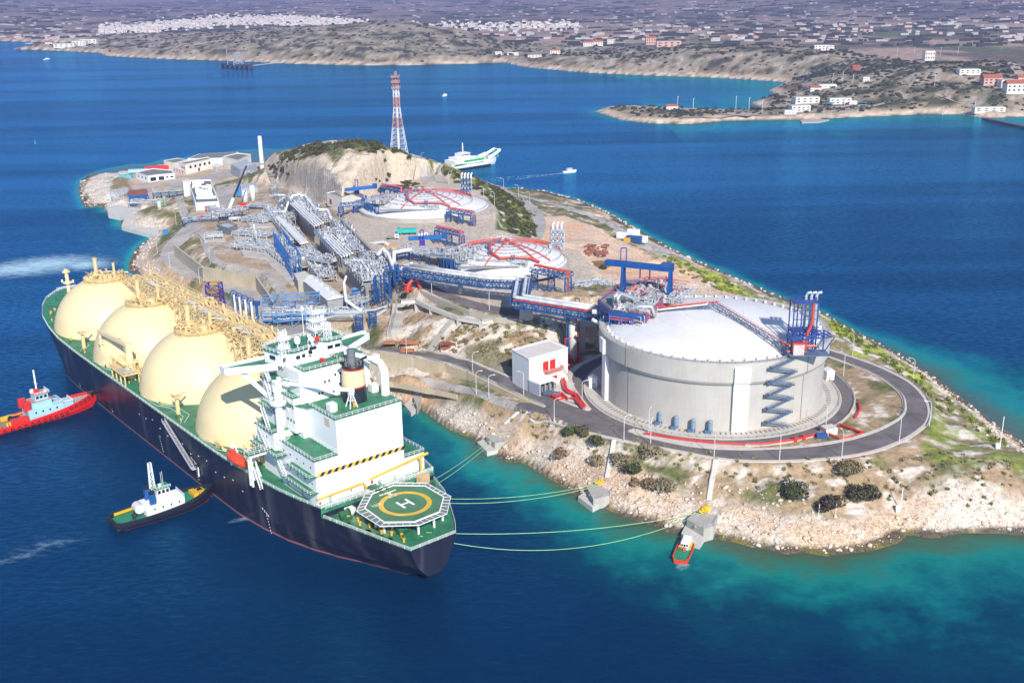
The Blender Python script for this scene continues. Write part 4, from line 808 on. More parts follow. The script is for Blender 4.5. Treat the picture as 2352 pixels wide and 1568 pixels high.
# vent boxes, crane rest
for s_, w_ in ((228.5, 19.2), (222.5, 39)):
    m = MB(); m.prism([(s_-1.6, w_-1.3), (s_+1.2, w_-1.3), (s_+1.8, w_), (s_+1.2, w_+1.3), (s_-1.6, w_+1.3)], 46.8, 49.4); m.build("vent_hood", SW_, house)
m = MB(); ap_ = Vector((229.8, 25.8, 51))
for dx, dy in ((-1.4, -1.4), (1.4, -1.4), (1.4, 1.4), (-1.4, 1.4)): m.bar((ap_.x+dx, ap_.y+dy, 46.8), ap_+Vector((dx*.3, dy*.3, 0)), .3)
m.bar((ap_.x-1, ap_.y-1, 49), (ap_.x+1, ap_.y+1, 49), .2); m.box((ap_.x, ap_.y, 51.3), (1.6, 1.6, .5)); m.build("jib_rest", SW_, house)
# port provision crane
m = MB(); cx, cy = Sx(651, 1030, 30.6)[:2]; cx, cy = 212.0, 13.0
m.cyl((cx-.2, cy-4.6, 30.6), 1.35, 21.5, 20, 1.2); m.cyl((cx-.2, cy-4.6, 33.4), 2.3, .8, 20); m.cyl((cx-.2, cy-4.6, 47.0), 2.7, .45, 20)
crn = m.build("stores_crane", SW_, ship)
hx, hy = cx-.2, cy-4.6
m = MB(); m.cyl((hx, hy, 51.5), 1.6, 1.8, 14); m.box((hx, hy, 54.0), (2.6, 2.2, 2.2)); m.box((hx, hy+1, 55.6), (1.4, 1, 1.2)); m.build("slewing_head", SW_, crn)
m = MB(); tip = Vector((229.8, 26.2, 52.4)); base = Vector((hx+1, hy+1.5, 54.4)); m.bar(base, tip, .65, .95); m.cyl((tip.x, tip.y, tip.z-.6), .9, 1.2, 10); m.bar(Vector((hx, hy, 56.2)), tip+Vector((-.5, -.5, .8)), .12); m.build("jib", SW_, crn)
m = MB(); m.cyl((tip.x+.6, tip.y+.3, 46.9), .5, 1.4, 8); m.build("hook_block", mat("amber_paint", (.7, .35, .03), .5), crn)
m = MB(); m.rail([(hx+3.1*cos(a), hy+3.1*sin(a), 47.5) for a in np.linspace(0, 2*pi, 13)], 1.2, 1.6, .12); m.rail([(hx+2.8*cos(a), hy+2.8*sin(a), 34.3) for a in np.linspace(0, 2*pi, 13)], 1.1, 1.5, .12)
pts_ = [(hx+2, hy+3, 47.2), (hx+4, hy+6, 47), (hx+5.5, 15, 46.9)]; m.rail(pts_, 1.2, 1.5, .12); m.build("crane_railing", SW_, crn)
m = MB(); m.prism([(hx-1, hy+1), (hx+2.2, hy+1.2), (222, 16), (217.4, 16.4), (214, 12)], 46.6, 46.95); m.build("crane_platform", GREEN, crn)
m = MB(); m.add([(209.5, 15.98, 46.5), (213.5, 15.98, 46.5), (hx+1.5, hy+1.6, 46.4), (hx-.8, hy+1.6, 46.4), (211, 15.98, 36)], [(0, 1, 2, 3), (0, 3, 4), (1, 4, 2), (3, 2, 4)]); m.build("bracket", SW_, crn)
# starboard crane
m = MB(); ax, ay = 229.6, 44.6; m.cyl((ax-2, ay-4.2, 46.7), 1.5, 8.5, 14); m.tube([(ax-2, ay-4.2, 55), (ax-3, ay-5, 58.2), (ax-5, ay-6.5, 59.2)], [1.5, 1.2, 1.0], 10); m.bar((ax-4, ay-6, 59.2), (ax-13, ay-12.5, 61), .9, 1.3); m.bar((ax-3.5, ay-3.2, 55), (ax-9, ay-9, 60), .5); m.box((ax-4.5, ay-5.6, 60.3), (2.4, 1.4, 1)); m.build("hose_davit", SW_, ship)
# masts and radomes on the bridge roof
m = MB(); m.T = lambda v: (v[0]+7.6, v[1]-.6, v[2]+5.9); m.tower((193, 31.5, 56.8), 3.4, 2.4, 9, 4, .22); m.tower((197.5, 33, 56.8), 2.0, 1.6, 6, 3, .2)
for k, z in enumerate((60, 63, 65.8)): m.box((193, 31.5, z), (4.6, 5.4, .2)); m.rail([(190.8, 28.9, z), (195.2, 28.9, z), (195.2, 34.1, z)], 1.1, 1.2, .1); m.bar((190, 29+k, z+1.4), (190, 34-k, z+1.4), .3)
for k in range(22): a = random.Random(k); m.bar((193+a.uniform(-2.5, 2.5), 31.5+a.uniform(-3, 3), 61), (193+a.uniform(-2.5, 2.5), 31.5+a.uniform(-3, 3), 66+a.uniform(-2, 3)), .16)
m.cyl((189.7, 28, 57), .12, 11, 6); m.box((189.7, 28, 67), (.9, .9, .9))
m.tower((200.6, 14, 52), 1.7, 1.3, 12, 5, .2)
for k in range(16): a = random.Random(40+k); m.bar((200+a.uniform(-1.8, 1.8), 14.5+a.uniform(-2, 3), 57), (200+a.uniform(-1.6, 1.6), 14.5+a.uniform(-2, 3), 62+a.uniform(-1, 3)), .16)
for z in (58.5, 61.5): m.box((200.4, 14.4, z), (3.2, 3.8, .2)); m.rail([(198.9, 12.6, z), (201.9, 12.6, z), (201.9, 16.2, z)], 1, 1.2, .1)
m.build("signal_mast", SW_, house)
for x, y, r_ in ((198.8, 20.6, 1.1), (200.5, 25.2, .8), (195, 27, .55)):
    m = MB(); m.T = lambda v: (v[0]+7.6, v[1]-.6, v[2]+5.9); m.cyl((x, y, 56.8), .25, 1.6, 8); m.lathe((x, y, 58.3), [(r_*.8, 0), (r_, r_*.6), (r_, r_*1.3), (r_*.7, r_*2), (0, r_*2.3)], 16); m.build("radome", SW_, house, True)
m = MB(); m.T = lambda v: (v[0]+7.6, v[1]-.6, v[2]+5.9); fl = [(200.3, 26.6+k*.5, 58.6+.35*sin(k)) for k in range(4)]; m.add([(x+.05*i, y, z+h) for h in (-.9, .9) for i, (x, y, z) in enumerate(fl)], [(i, i+1, i+5, i+4) for i in range(3)]); m.bar((200.3, 26.5, 56.8), (200.3, 26.5, 60), .1); m.build("flag", RED, house)
m = MB(); m.box((212.4, 25.5, 58.6), (1.2, 1.2, 1.2)); m.box((236.4, 8, 20), (.3, .5, .8)); m.build("fire_box", RED, house)
# lifeboat with davit
lb = thing("lifeboat", "orange enclosed lifeboat hanging in white davits on the port deck of the gas carrier", "lifeboat", Sw(196.2, -1.4, 23.4), SRZ)
m = MB(); L_ = 6.6
pr = []
for k in range(13):
    t = -1+2*k/12; w_ = 2.2*max(.03, 1-abs(t)**2.6)**.6; pr.append((t*L_, w_))
vs = []; fs = []
for x, w_ in pr:
    vs += [(x, -w_, 1.2), (x, -w_*.75, .2), (x, 0, -.35), (x, w_*.75, .2), (x, w_, 1.2), (x, w_*.8, 2.2), (x, 0, 2.9), (x, -w_*.8, 2.2)]
for i in range(12): fs += [(i*8+k, i*8+(k+1) % 8, (i+1)*8+(k+1) % 8, (i+1)*8+k) for k in range(8)]
m.add(vs, [f[::-1] for f in fs]); m.build("hull", mat("lifeboat_orange", (.78, .07, .02), .4), lb, True)
m = MB(); m.box((-3, 0, 3.0), (2, 1.6, .9)); m.build("cabin", mat("lifeboat_orange", (.78, .07, .02), .4), lb)
m = MB(); [m.box((-4+k*.8, sg*1.55, 1.75), (.3, .12, .25)) for k in range(11) for sg in (-1, 1)]; m.build("hull_window", WHITE, lb)
m = MB()
for s_ in (188.4, 203.4):
    m.bar((s_, -.2, DZ), (s_, 1.4, DZ+8.4), .55); m.bar((s_, 3.6, DZ), (s_, 1.4, DZ+8.4), .45); m.bar((s_, 1.4, DZ+8.4), (s_, .2, DZ+6.6), .4); m.bar((s_, .2, DZ+2.5), (s_, 3, DZ+3), .35); m.box((s_+.8, .4, DZ+1.6), (1.6, 2.2, 3.2) if s_ > 200 else (1, 1, 1))
m.bar((188.4, 3.6, DZ+6), (203.4, 3.6, DZ+6), .3); m.build("lifeboat_davit", SW_, ship)
# buff steelwork beside the house
m = MB(); m.b2((190, 8.5, DZ), (196, 13, DZ+5)); m.rail([(189, 7.5, DZ+5), (196, 7.5, DZ+5)], 1.2, 1.5, .14); m.tower((192, 5.8, DZ), 3.4, 3.4, 7, 2, .3)
for k in range(10): q = random.Random(k); m.tube([(172+q.uniform(-4, 4), 2.5+q.uniform(0, 1.4), DZ), (172+q.uniform(-4, 4), 3, DZ+2), (174, 3, DZ+2)], .3, 6)
m.build("port_equipment", GOLD, ship)
# ---------------- helicopter deck ----------------
HZ = 21.5
OI = [Sx(760.4+.194*x, 1013.8+.194*y, HZ)[:2] for x, y in ((490,620),(735,520),(1110,525),(1335,655),(1285,830),(985,950),(630,955),(400,790))]
OO = [Sx(760.4+.194*x, 1013.8+.194*y, HZ)[:2] for x, y in ((405,612),(740,482),(1130,485),(1418,645),(1372,850),(1045,985),(580,1000),(300,820))]
m = MB(); m.prism(OI, HZ-.5, HZ); hd = m.build("helideck", mat("helideck_green", (.065, .19, .085), .7, var=.15, scale=.2), ship)
m = MB()
for i in range(8):
    a, b, c, d_ = OO[i], OO[(i+1) % 8], OI[i], OI[(i+1) % 8]; m.bar((*a, HZ-.1), (*b, HZ-.1), .2); m.bar((*c, HZ+.02), (*d_, HZ+.02), .36)
    for k in range(5): t = k/5; m.bar((a[0]+(b[0]-a[0])*t, a[1]+(b[1]-a[1])*t, HZ-.1), (c[0]+(d_[0]-c[0])*t, c[1]+(d_[1]-c[1])*t, HZ-.1), .11)
m.build("net_frame", SW_, hd)
m = MB()
for i in range(8):
    a, b, c, d_ = OO[i], OO[(i+1) % 8], OI[i], OI[(i+1) % 8]; m.add([(*a, HZ-.3), (*b, HZ-.3), (*d_, HZ-.3), (*c, HZ-.3)], [(0, 1, 2, 3)])
m.build("safety_net", mat("net_grey", (.15, .19, .16), .9), hd)
hc = Sx(443.6+.3435*1418, 728.7+.3435*1243, HZ)
def ringm(mb, c, r0, r1, z, n=64): mb.lathe((c[0], c[1], z), [(r1, 0), (r0, 0)], n)
m = MB(); ringm(m, hc, 6.9, 8.5, HZ+.02); m.build("touchdown_circle", YEL, hd)
m = MB()
ux = Sx(443.6+.3435*1470, 728.7+.3435*1245, HZ); hdx = Vector((ux[0]-hc[0], ux[1]-hc[1], 0)).normalized(); hdx = Vector((-1, 0, 0)); hdy = Vector((0, 1, 0))
c0 = Vector((hc[0], hc[1], HZ+.03)); 
def flat(mb, c, u, v, a, b): mb.add([c-u*a-v*b, c+u*a-v*b, c+u*a+v*b, c-u*a+v*b], [(0, 1, 2, 3)])
u = Vector((cos(.0), sin(.0), 0)); v = Vector((0, 1, 0))
for sg in (-1, 1): flat(m, c0+v*1.7*sg, u, v, 2.6, .42)
flat(m, c0, u, v, .42, 1.3)
m.build("letter_h", WHITE, hd)
m = MB(); cc = Vector((*Sx(760.4+.194*695, 1013.8+.194*620, HZ)[:2], HZ+.03)); flat(m, cc-u*1.2, u, v, .5, 3.2); flat(m, cc+u*.6, u, v, 1.3, .6); flat(m, cc+u*1.9, u, v, .45, 1.7); m.build("deck_marking", mat("mark_cream", (.66, .62, .45), .6), hd)
tx = bpy.data.curves.new("t", 'FONT'); tx.body = "88t"; tx.size = 2.6; tx.align_x = 'CENTER'; tx.align_y = 'CENTER'; to = bpy.data.objects.new("t", tx); sc.collection.objects.link(to); bpy.context.view_layer.update()
me = bpy.data.meshes.new_from_object(to.evaluated_get(bpy.context.evaluated_depsgraph_get())); bpy.data.objects.remove(to)
tp = Sx(760.4+.194*535, 1013.8+.194*753, HZ); me.transform(Matrix.Translation((tp[0], tp[1], HZ+.03)) @ Matrix.Rotation(-pi/2, 4, 'Z')); me.materials.clear(); me.materials.append(mat("mark_cream", (.66, .62, .45), .6)); to = bpy.data.objects.new("weight_marking", me); sc.collection.objects.link(to); to.parent = hd
for (x, y) in ((630, 1080), (825, 1080), (1035, 1090), (530, 1020), (1220, 1010), (1320, 930), (725, 1035), (430, 900)):
    s_, w_, _ = Sx(760.4+.194*x, 1013.8+.194*y, 15.9); m = MB(); m.bar((s_, w_, 15.8), (s_, w_, HZ-.4), .55); c_ = Vector((hc[0], hc[1], HZ-.6)); d_ = (c_-Vector((s_, w_, HZ-.6))).normalized(); m.bar((s_, w_, HZ-2.6), Vector((s_, w_, HZ-.6))+d_*2, .3); m.build("support_leg", SW_, hd)
m = MB(); m.rail([(240, 25, HZ), (247, 25.5, HZ)], 1.1, 1.4, .12); m.rail([(240, 28, HZ), (246, 28.2, HZ)], 1.1, 1.4, .12); m.b2((238, 25, HZ-.6), (247, 28, HZ-.3)); m.build("access_bridge", GREEN, hd)
m = MB(); m.rail([(239.6, 8, 19), (239.6, 50, 19)], 1.15, 2.4, .09, 2); m.build("break_railing", SW_, ship)
# aft deck gear
m = MB(); r_ = random.Random(21)
for (s_, w_) in ((243, 12.5), (250, 18), (264, 21), (246, 44), (255, 40)): m.tube([(s_, w_-1.6, 17.2), (s_, w_+1.6, 17.2)], 1.1, 12); m.box((s_+1.8, w_, 16.4), (2, 3.4, 1.2)); m.tube([(s_, w_+1.7, 17.2), (s_, w_+2.1, 17.2)], 1.5, 12)
for k in range(12): s_ = r_.uniform(242, 272); lo = lerpst(s_, 1); m.box((s_, lo+1.3, 16.3), (1.6, .9, 1.0)); 
m.each(3, "mooring_winch", mat("winch_green", (.02, .11, .05), .5), ship)
m = MB()
for k in range(10): s_ = 242+k*3; m.cyl((s_, lerpst(s_, 1)+3.4+(k % 3), 15.8), .35, 1.2, 8); m.cyl((s_, lerpst(s_, 1)+3.4+(k % 3), 16.9), .6, .25, 8)
m.each(2, "bollard", YEL, ship)
m = MB(); m.box((242, 15.5, 17), (2.2, 3, 2)); m.build("deck_locker", SW_, ship)
m = MB(); m.box((240.5, 45.5, 18.2), (2.6, 4, 3.4), .3); m.build("buff_box", mat("box_buff", (.62, .42, .22), .6), ship)
# ================= WALLS, PLANT =================
def wallb(name, label, top, w, h, m, z0=16, zs=None, dz=0.0, cat="retaining wall"):
    "free-standing or retaining wall along a line of frame points (top edge heights given by zs or the ground)"
    mb = MB(); P = [U(x, y, z)[:3] for x, y, z in top]; n = len(P)
    for a, b in zip(P, P[1:]):
        a = Vector(a); b = Vector(b); d = (b-a); d.z = 0; L = d.length; d /= L; u = Vector((-d.y, d.x, 0))*w/2; a -= d*w*.3; b += d*w*.3
        vs = [a+u, b+u, b-u, a-u]; vs = [tuple(v-Vector((0, 0, h))) for v in vs]+[tuple(v) for v in vs]
        mb.add(vs, [(3, 2, 1, 0), (4, 5, 6, 7), (0, 1, 5, 4), (1, 2, 6, 5), (2, 3, 7, 6), (3, 0, 4, 7)])
    return single(mb, name, m, label, cat)
wallb("retaining_wall", "long beige concrete retaining wall between the dark road and the lower shore road", [(790,797,16.5),(855,806,16.5),(952,820,16.5),(1025,836,16.5),(1073,853,16.5),(1122,876,16.5),(1195,911,16.4),(1250,934,16.2)], 1.0, 9, BEIGE)
wallb("retaining_wall", "tall beige retaining wall along the bend of the left shore road", [(401,563,18),(466,612,18.3),(522,622,18.3),(588,634,18.3),(619,677,18),(640,720,18)], 1.0, 10, BEIGE)
wallb("retaining_wall", "grey concrete retaining wall under the road with the pipe bridge", [(940,652,32),(970,668,31.8),(1020,690,31),(1080,714,30.8),(1140,728,30.6),(1200,733,30.5)], .8, 6, CONC)
wallb("retaining_wall", "dark concrete wall between the pipe trenches and the truck yard", [(752,497,31.5),(781,500,31.8),(858,578,31.8),(905,625,32),(925,648,32)], 1.2, 12, GREYW)
wallb("retaining_wall", "low beige wall between shore road and the rocks near the ship stern", [(800,864,10),(904,878,10),(1001,896,10.6),(1049,906,11.6)], .6, 2.2, BEIGE)
# cantilevered white walkway below that road
m = MB(); WP = [(921,690,29),(957,688,29),(991,704,29),(1054,728,29),(1105,737,29),(1146,730,29),(1194,727,29)]; P = [Vector(U(*p)) for p in WP]
wk = thing("walkway_gallery", "pale concrete walkway on short piers along the cliff edge under the road", "walkway", tuple(P[0]))
for a, b in zip(P, P[1:]):
    d = (b-a).normalized(); u = Vector((-d.y, d.x, 0))*1.2; vs = [a+u, b+u, b-u, a-u]; m.add([tuple(v-Vector((0, 0, 1.6))) for v in vs]+[tuple(v) for v in vs], [(3, 2, 1, 0), (4, 5, 6, 7), (0, 1, 5, 4), (1, 2, 6, 5), (2, 3, 7, 6), (3, 0, 4, 7)]); m.rail([a-u, b-u], 1.0, 2.5, .09)
m.build("deck", LCONC, wk)
for p in P[1:-1]: m = MB(); m.box((p.x, p.y, p.z-4), (2.2, 1.6, 5)); m.build("pier", CONC, wk)

def block(name, label, cat, top, z0, z1, mw, mr=None, par=.0, win=None, group=None):
    "flat roofed building from its roof corners (frame units at height z1)"
    q = [U(x, y, z1)[:2] for x, y in top]; c = (sum(p[0] for p in q)/len(q), sum(p[1] for p in q)/len(q))
    t = thing(name, label, cat, (c[0], c[1], z0), 0, group); m = MB(); m.prism(q, z0-2, z1); m.build("wall", mw, t)
    if mr:
        s = .93; q2 = [(c[0]+(p[0]-c[0])*s, c[1]+(p[1]-c[1])*s) for p in q]; m = MB(); m.prism(q2, z1-.1, z1+.08); m.build("roof", mr, t)
    if par:
        m = MB(); Q = [(p[0], p[1], z1+par/2) for p in q]
        for a, b in zip(Q, Q[1:]+Q[:1]): m.bar(a, b, .35, par)
        m.build("parapet", mw, t)
    t['_q'] = [list(p) for p in q]; return t
def facade(t, i, items, z0):
    "windows / doors on wall i: (along 0..1, z, width, height, material, name)"
    q = [Vector((p[0], p[1], 0)) for p in t['_q']]; a = q[i]; b = q[(i+1) % len(q)]; d = (b-a).normalized(); L = (b-a).length; c = sum(q, Vector())/len(q); n = Vector((d.y, -d.x, 0)); n = n if n.dot((a+b)/2-c) > 0 else -n
    for f, z, w, h, mt, nm in items:
        p = a+d*L*f+n*.06; m = MB(); m.box((p.x, p.y, z0+z), (w, .16, h), atan2(d.y, d.x)); m.build(nm, mt, t)
# --- concrete process blocks with pipes on top ---
def clutter(mb, P0, ux, uy, L, W, z, n, seed, hmax=3.0, r=(.12, .34), rise=True):
    r_ = random.Random(seed)
    pt = lambda a, b, h: (P0[0]+ux[0]*a+uy[0]*b, P0[1]+ux[1]*a+uy[1]*b, h)
    for _ in range(n):
        a = r_.uniform(0, L); b = r_.uniform(0, W); h = z+.4+(hmax-.4)*r_.random()**1.6; rr_ = r_.uniform(*r); l = r_.uniform(2, 9)*r_.choice((-1, 1)); a2 = min(L, max(0, a+l)); k = r_.random()
        if k < .5: mb.tube([pt(a, b, z), pt(a, b, h), pt(a2, b, h), pt(a2, b, z+.2)], rr_, 5)
        elif k < .87: b2 = min(W, max(0, b+r_.uniform(-4, 4))); mb.tube([pt(a, b, z), pt(a, b, h), pt(a, b2, h), pt(a, b2, h+r_.uniform(-.8, 1.4))], rr_, 5)
        elif k < .95: mb.cyl(pt(a, b, z), r_.uniform(.35, .9), r_.uniform(1.2, hmax+.8), 8)
        else: mb.box(pt(a, b, z+.9), (r_.uniform(.8, 2), r_.uniform(.8, 2), 1.8), atan2(ux[1], ux[0]))
def rack(name, label, A, B, W, z0, z1, levels, seed, steel=None, pm=None, npipe=7, cl=40, frame=True, cat="pipe rack", hmax=3.0, hand=True, bay=6, bar_=.3, group=None, big_=.35):
    "steel pipe rack between two ground points: columns, beams, long pipes, valves and small piping"
    A = Vector((A[0], A[1], 0)); B = Vector((B[0], B[1], 0)); d = (B-A); L = d.length; d /= L; u = Vector((-d.y, d.x, 0)); r_ = random.Random(seed)
    t = thing(name, label, cat, (A.x, A.y, z0), 0, group); O = A-u*W/2; k = max(1, round(L/bay))
    if frame:
        m = MB()
        for i in range(k+1):
            p = A+d*L*i/k
            for sg in (-1, 1): m.bar(p+u*W/2*sg+Vector((0, 0, z0)), p+u*W/2*sg+Vector((0, 0, z1)), bar_*1.2)
            for lv in levels: m.bar(p-u*W/2+Vector((0, 0, lv)), p+u*W/2+Vector((0, 0, lv)), bar_)
            if i < k and i % 2 == 0:
                for sg in (-1, 1): q = A+d*L*(i+1)/k; m.bar(p+u*W/2*sg+Vector((0, 0, z0)), q+u*W/2*sg+Vector((0, 0, levels[-1])), bar_*.6)
        for lv in levels:
            for sg in (-1, 1): m.bar(A+u*W/2*sg+Vector((0, 0, lv)), B+u*W/2*sg+Vector((0, 0, lv)), bar_)
        m.build("steel_frame", steel or STEEL, t)
    m = MB()
    for lv in levels:
        for j in range(npipe):
            b = -W/2+W*(j+.5+r_.uniform(-.3, .3))/npipe; rad = r_.choice((.14, .2, .3, .42, big_)); a0, a1 = (0, L) if r_.random() < .6 else sorted((r_.uniform(0, L), r_.uniform(0, L)))
            if a1-a0 < 3: continue
            z = lv+rad+.15; pts = [A+d*a0+u*b+Vector((0, 0, z))]
            if r_.random() < .5 and a1-a0 > 12:
                am = r_.uniform(a0+4, a1-6); pts += [A+d*am+u*b+Vector((0, 0, z)), A+d*am+u*b+Vector((0, 0, z+1.6)), A+d*(am+2.4)+u*b+Vector((0, 0, z+1.6)), A+d*(am+2.4)+u*b+Vector((0, 0, z))]
            pts.append(A+d*a1+u*b+Vector((0, 0, z))); m.tube(pts, rad, 6)
    m.build("long_pipes", pm or CLAD, t)['kind'] = 'stuff'
    if cl:
        m = MB(); clutter(m, O, d, u, L, W, levels[-1]+.1, cl, seed+1, hmax); m.build("small_piping", STEEL, t)['kind'] = 'stuff'
        m = MB(); clutter(m, O, d, u, L, W, levels[-1]+.1, cl//2, seed+2, hmax*.8); m.build("valve_piping", mat("pale_grey_paint", (.56, .58, .59), .5, var=.2), t)['kind'] = 'stuff'
    if hand:
        m = MB()
        for sg in (-1, 1): m.rail([A+u*W/2*sg+Vector((0, 0, levels[-1]+.2)), B+u*W/2*sg+Vector((0, 0, levels[-1]+.2))], 1.1, 3, .1)
        m.build("handrail", LBLUE if seed % 2 else STEEL, t)
    return t
BL = [("long concrete process block with pipes on its roof, farthest of the three toward the quarry", [(664,462),(697,450),(756,508),(720,522)]), ("long concrete process block with pipes on its roof, middle of the row of three", [(733,543),(768,528),(818,578),(775,593)]), ("long concrete process block with pipes on its roof, nearest the ship bridge", [(795,614),(832,598),(884,645),(840,663)])]
for i, (lb, q) in enumerate(BL):
    t = block("process_block", lb, "process building", q, 19, 28.5, GREYW, CONC, .9, None, "concrete process blocks")
    w = [U(x, y, 28.5) for x, y in q]; A = ((w[0][0]+w[1][0])/2, (w[0][1]+w[1][1])/2); B = ((w[2][0]+w[3][0])/2, (w[2][1]+w[3][1])/2); W_ = hypot(w[0][0]-w[1][0], w[0][1]-w[1][1])*.8
    rack("pipe_rack", ["pipe rack of pale pipes on the roof of the farthest process block", "pipe rack of pale pipes on the roof of the middle process block", "dense pipe rack on the roof of the process block nearest the ship"][i], A, B, W_, 28.6, 31, [29.6, 31.2], 10+i, None, None, 11, (40, 55, 85)[i], True, group="process pipe racks")
def rk(lb, a, b, W, z0, z1, lv, seed, **k):
    return rack("pipe_rack", lb, U(*a, z0), U(*b, z0), W, z0, z1, lv, seed, group="process pipe racks", **k)
rk("pipe rack with green pipes running down from the quarry road", (628,438), (662,500), 6, 17, 21, [20], 31, pm=mat("sage_pipe", (.20, .29, .22), .5), npipe=6, cl=14)
rk("low pipe rack along the outer side of the farthest process block", (622,486), (686,562), 10, 18.5, 22, [20.2, 21.8], 32, cl=80, npipe=14)
rk("low pipe rack along the outer side of the middle process block", (700,580), (752,650), 11, 18.5, 22.4, [20.5, 22.2], 33, cl=85, npipe=15)
rk("pipe rack in the trench beside the truck yard wall", (770,525), (850,610), 10, 22, 29, [26.5, 29], 34, cl=60, npipe=12)
rk("pipe rack beside the trench wall near the blue bridge", (850,612), (905,668), 11, 22, 30, [27.5, 30.2], 35, cl=80, npipe=12)
rk("pipe rack crossing in front of the blue vaporiser frame", (655,520), (722,500), 8, 19, 25, [23, 25], 36, cl=40)
rk("pipe rack between blue vaporiser frame and shed", (690,612), (770,628), 9, 19, 26, [23, 26], 37, cl=90, npipe=7)
rk("low metering pipework skid in the far left of the plant", (548,565), (628,575), 16, 18, 20.5, [19.6], 38, cl=110, npipe=8, hmax=2.4)
rk("low metering pipework beside the flagless vent stack", (545,538), (625,545), 12, 18, 20.5, [19.6], 39, cl=80, npipe=8, hmax=2.4)
rk("dense low pipework behind the blue vaporiser frame", (600,500), (662,510), 18, 18, 21, [20], 40, cl=80, npipe=14)
rk("dense low pipework near the foot of the quarry wall", (655,470), (690,505), 8, 18, 23, [22], 41, cl=60, npipe=5)
rk("pipe rack in front of the grey stair block", (495,510), (565,497), 9, 17, 23, [22.5], 42, steel=BLUE, cl=60, npipe=5)
rk("vertical pipe bank below the process block nearest the ship", (868,665), (850,705), 8, 18, 27, [22, 26.5], 43, steel=BLUE, cl=60, npipe=8)
rk("pipe rack leading from the process blocks to the jetty", (845,700), (800,715), 11, 17.5, 22, [21.5], 44, steel=LBLUE, cl=90, npipe=8)
rk("pipe bend rack at the corner of the truck yard and tank two", (905,600), (955,590), 10, 31, 35, [34.4], 45, steel=BLUE, cl=110, npipe=6, hmax=3.6)
rk("small pump pipework left of the grey stair block", (470,548), (512,545), 10, 17, 19.5, [18.6], 46, cl=50, npipe=5, hmax=2)
rk("fenced pipework yard between stair block and dense plant", (572,505), (622,512), 14, 17.5, 20, [19], 47, cl=90, npipe=6, hmax=2.4)
rk("low green pipework behind the crane base", (575,478), (622,482), 8, 17, 19.5, [18.8], 48, steel=BLUE, cl=60, npipe=5, hmax=2.4)
rk("small pipework skid beside the upper left road", (480,480), (510,492), 7, 16, 18, [17.4], 49, cl=40, npipe=4, hmax=1.8)
rk("lower pipe rack in front of the blue vaporiser frame", (600,562), (664,612), 6, 18, 20.5, [19.8], 50, cl=60, npipe=6, hmax=1.8)
pdm = MB()
for q_ in ([(528,533),(575,528),(632,560),(632,600),(560,590)], [(560,500),(625,498),(632,522),(575,524)], [(605,560),(660,600),(690,650),(668,655),(600,590)], [(455,540),(512,536),(520,556),(470,560)], [(470,470),(515,472),(520,498),(480,500)]):
    cq = [G(*p, 17)[:2] for p in q_]; zq = max(ground(*p) for p in cq)+.12; pdm.prism(cq, zq-3, zq+.1)
struct(pdm, "plant_paving", mat("plant_paving", (.50, .46, .41), .9, var=.14, scale=.12))
# tall blue vaporiser frame
def latt(name, label, corners, z0, z1, bays, lv, m_, t_=.35, cat="steel frame"):
    q = [Vector(U(x, y, z1)) for x, y in corners]; t = thing(name, label, cat, (q[0].x, q[0].y, z0)); mb = MB(); n = len(q)
    for i in range(n):
        a, b = q[i], q[(i+1) % n]; L = (b-a).length; k = max(1, round(L/bays))
        for j in range(k):
            p = a.lerp(b, j/k); p2 = a.lerp(b, (j+1)/k); mb.bar(Vector((p.x, p.y, z0)), Vector((p.x, p.y, z1)), t_)
            for l in range(lv):
                za = z0+(z1-z0)*l/lv; zb = z0+(z1-z0)*(l+1)/lv; mb.bar((p.x, p.y, zb), (p2.x, p2.y, zb), t_*.8)
                mb.bar((p.x, p.y, za if (j+l) % 2 else zb), (p2.x, p2.y, zb if (j+l) % 2 else za), t_*.5)
    for j in range(6):
        p = q[0].lerp(q[-1], j/5.); r = q[1].lerp(q[2], j/5.)
        mb.bar((p.x, p.y, z1), (r.x, r.y, z1), t_*.6)
    mb.build("steel_frame", m_, t); return t, q
t, q = latt("vaporiser_frame", "tall bright blue lattice frame beside the grey pipework left of the process blocks", [(628,533),(650,529),(690,584),(668,592)], 19, 30.5, 4, 3, mat("bright_blue_steel", (.04, .19, .52), .5), .4)
m = MB(); clutter(m, q[0], (q[-1]-q[0]).normalized(), (q[1]-q[0]).normalized(), (q[-1]-q[0]).length, 7, 24, 90, 5, 7); m.build("piping", CLAD, t)['kind'] = 'stuff'
t = block("concrete_plinth_building", "low concrete frame building under the end of the blue vaporiser frame", "plant building", [(674,628),(700,622),(722,640),(684,646)], 18, 24, CONC, LCONC, .0)
# white roofed shed
q = [Vector(U(x, y, 24.5)) for x, y in ((697,645),(723,633),(793,682),(752,690))]; sh = thing("shed", "long grey shed with white gabled roof beside the process blocks", "shed", (q[0].x, q[0].y, 18))
m = MB(); m.prism([p[:2] for p in q], 17, 24); m.build("wall", mat("shed_grey", (.33, .34, .35), .6, streak=.2), sh)
ra = (q[0]+q[1])/2+Vector((0, 0, 2.2)); rb = (q[2]+q[3])/2+Vector((0, 0, 2.2)); m = MB(); zz = Vector((0, 0, .25)); m.add([tuple(v) for v in (q[0], q[1], q[2], q[3], ra, rb)], [(0, 3, 5, 4), (1, 4, 5, 2), (0, 4, 1), (3, 2, 5)]); m.build("roof", mat("shed_roof", (.72, .71, .68), .6, var=.05, streak=.1), sh)
m = MB()
for k in range(5): f = (k+.5)/5; a = q[0].lerp(q[3], f); b = q[1].lerp(q[2], f); c = (a+b)/2+Vector((0, 0, 2.4)); m.box(c, (1.2, 1.2, .8))
m.build("roof_vent", WHITE, sh)
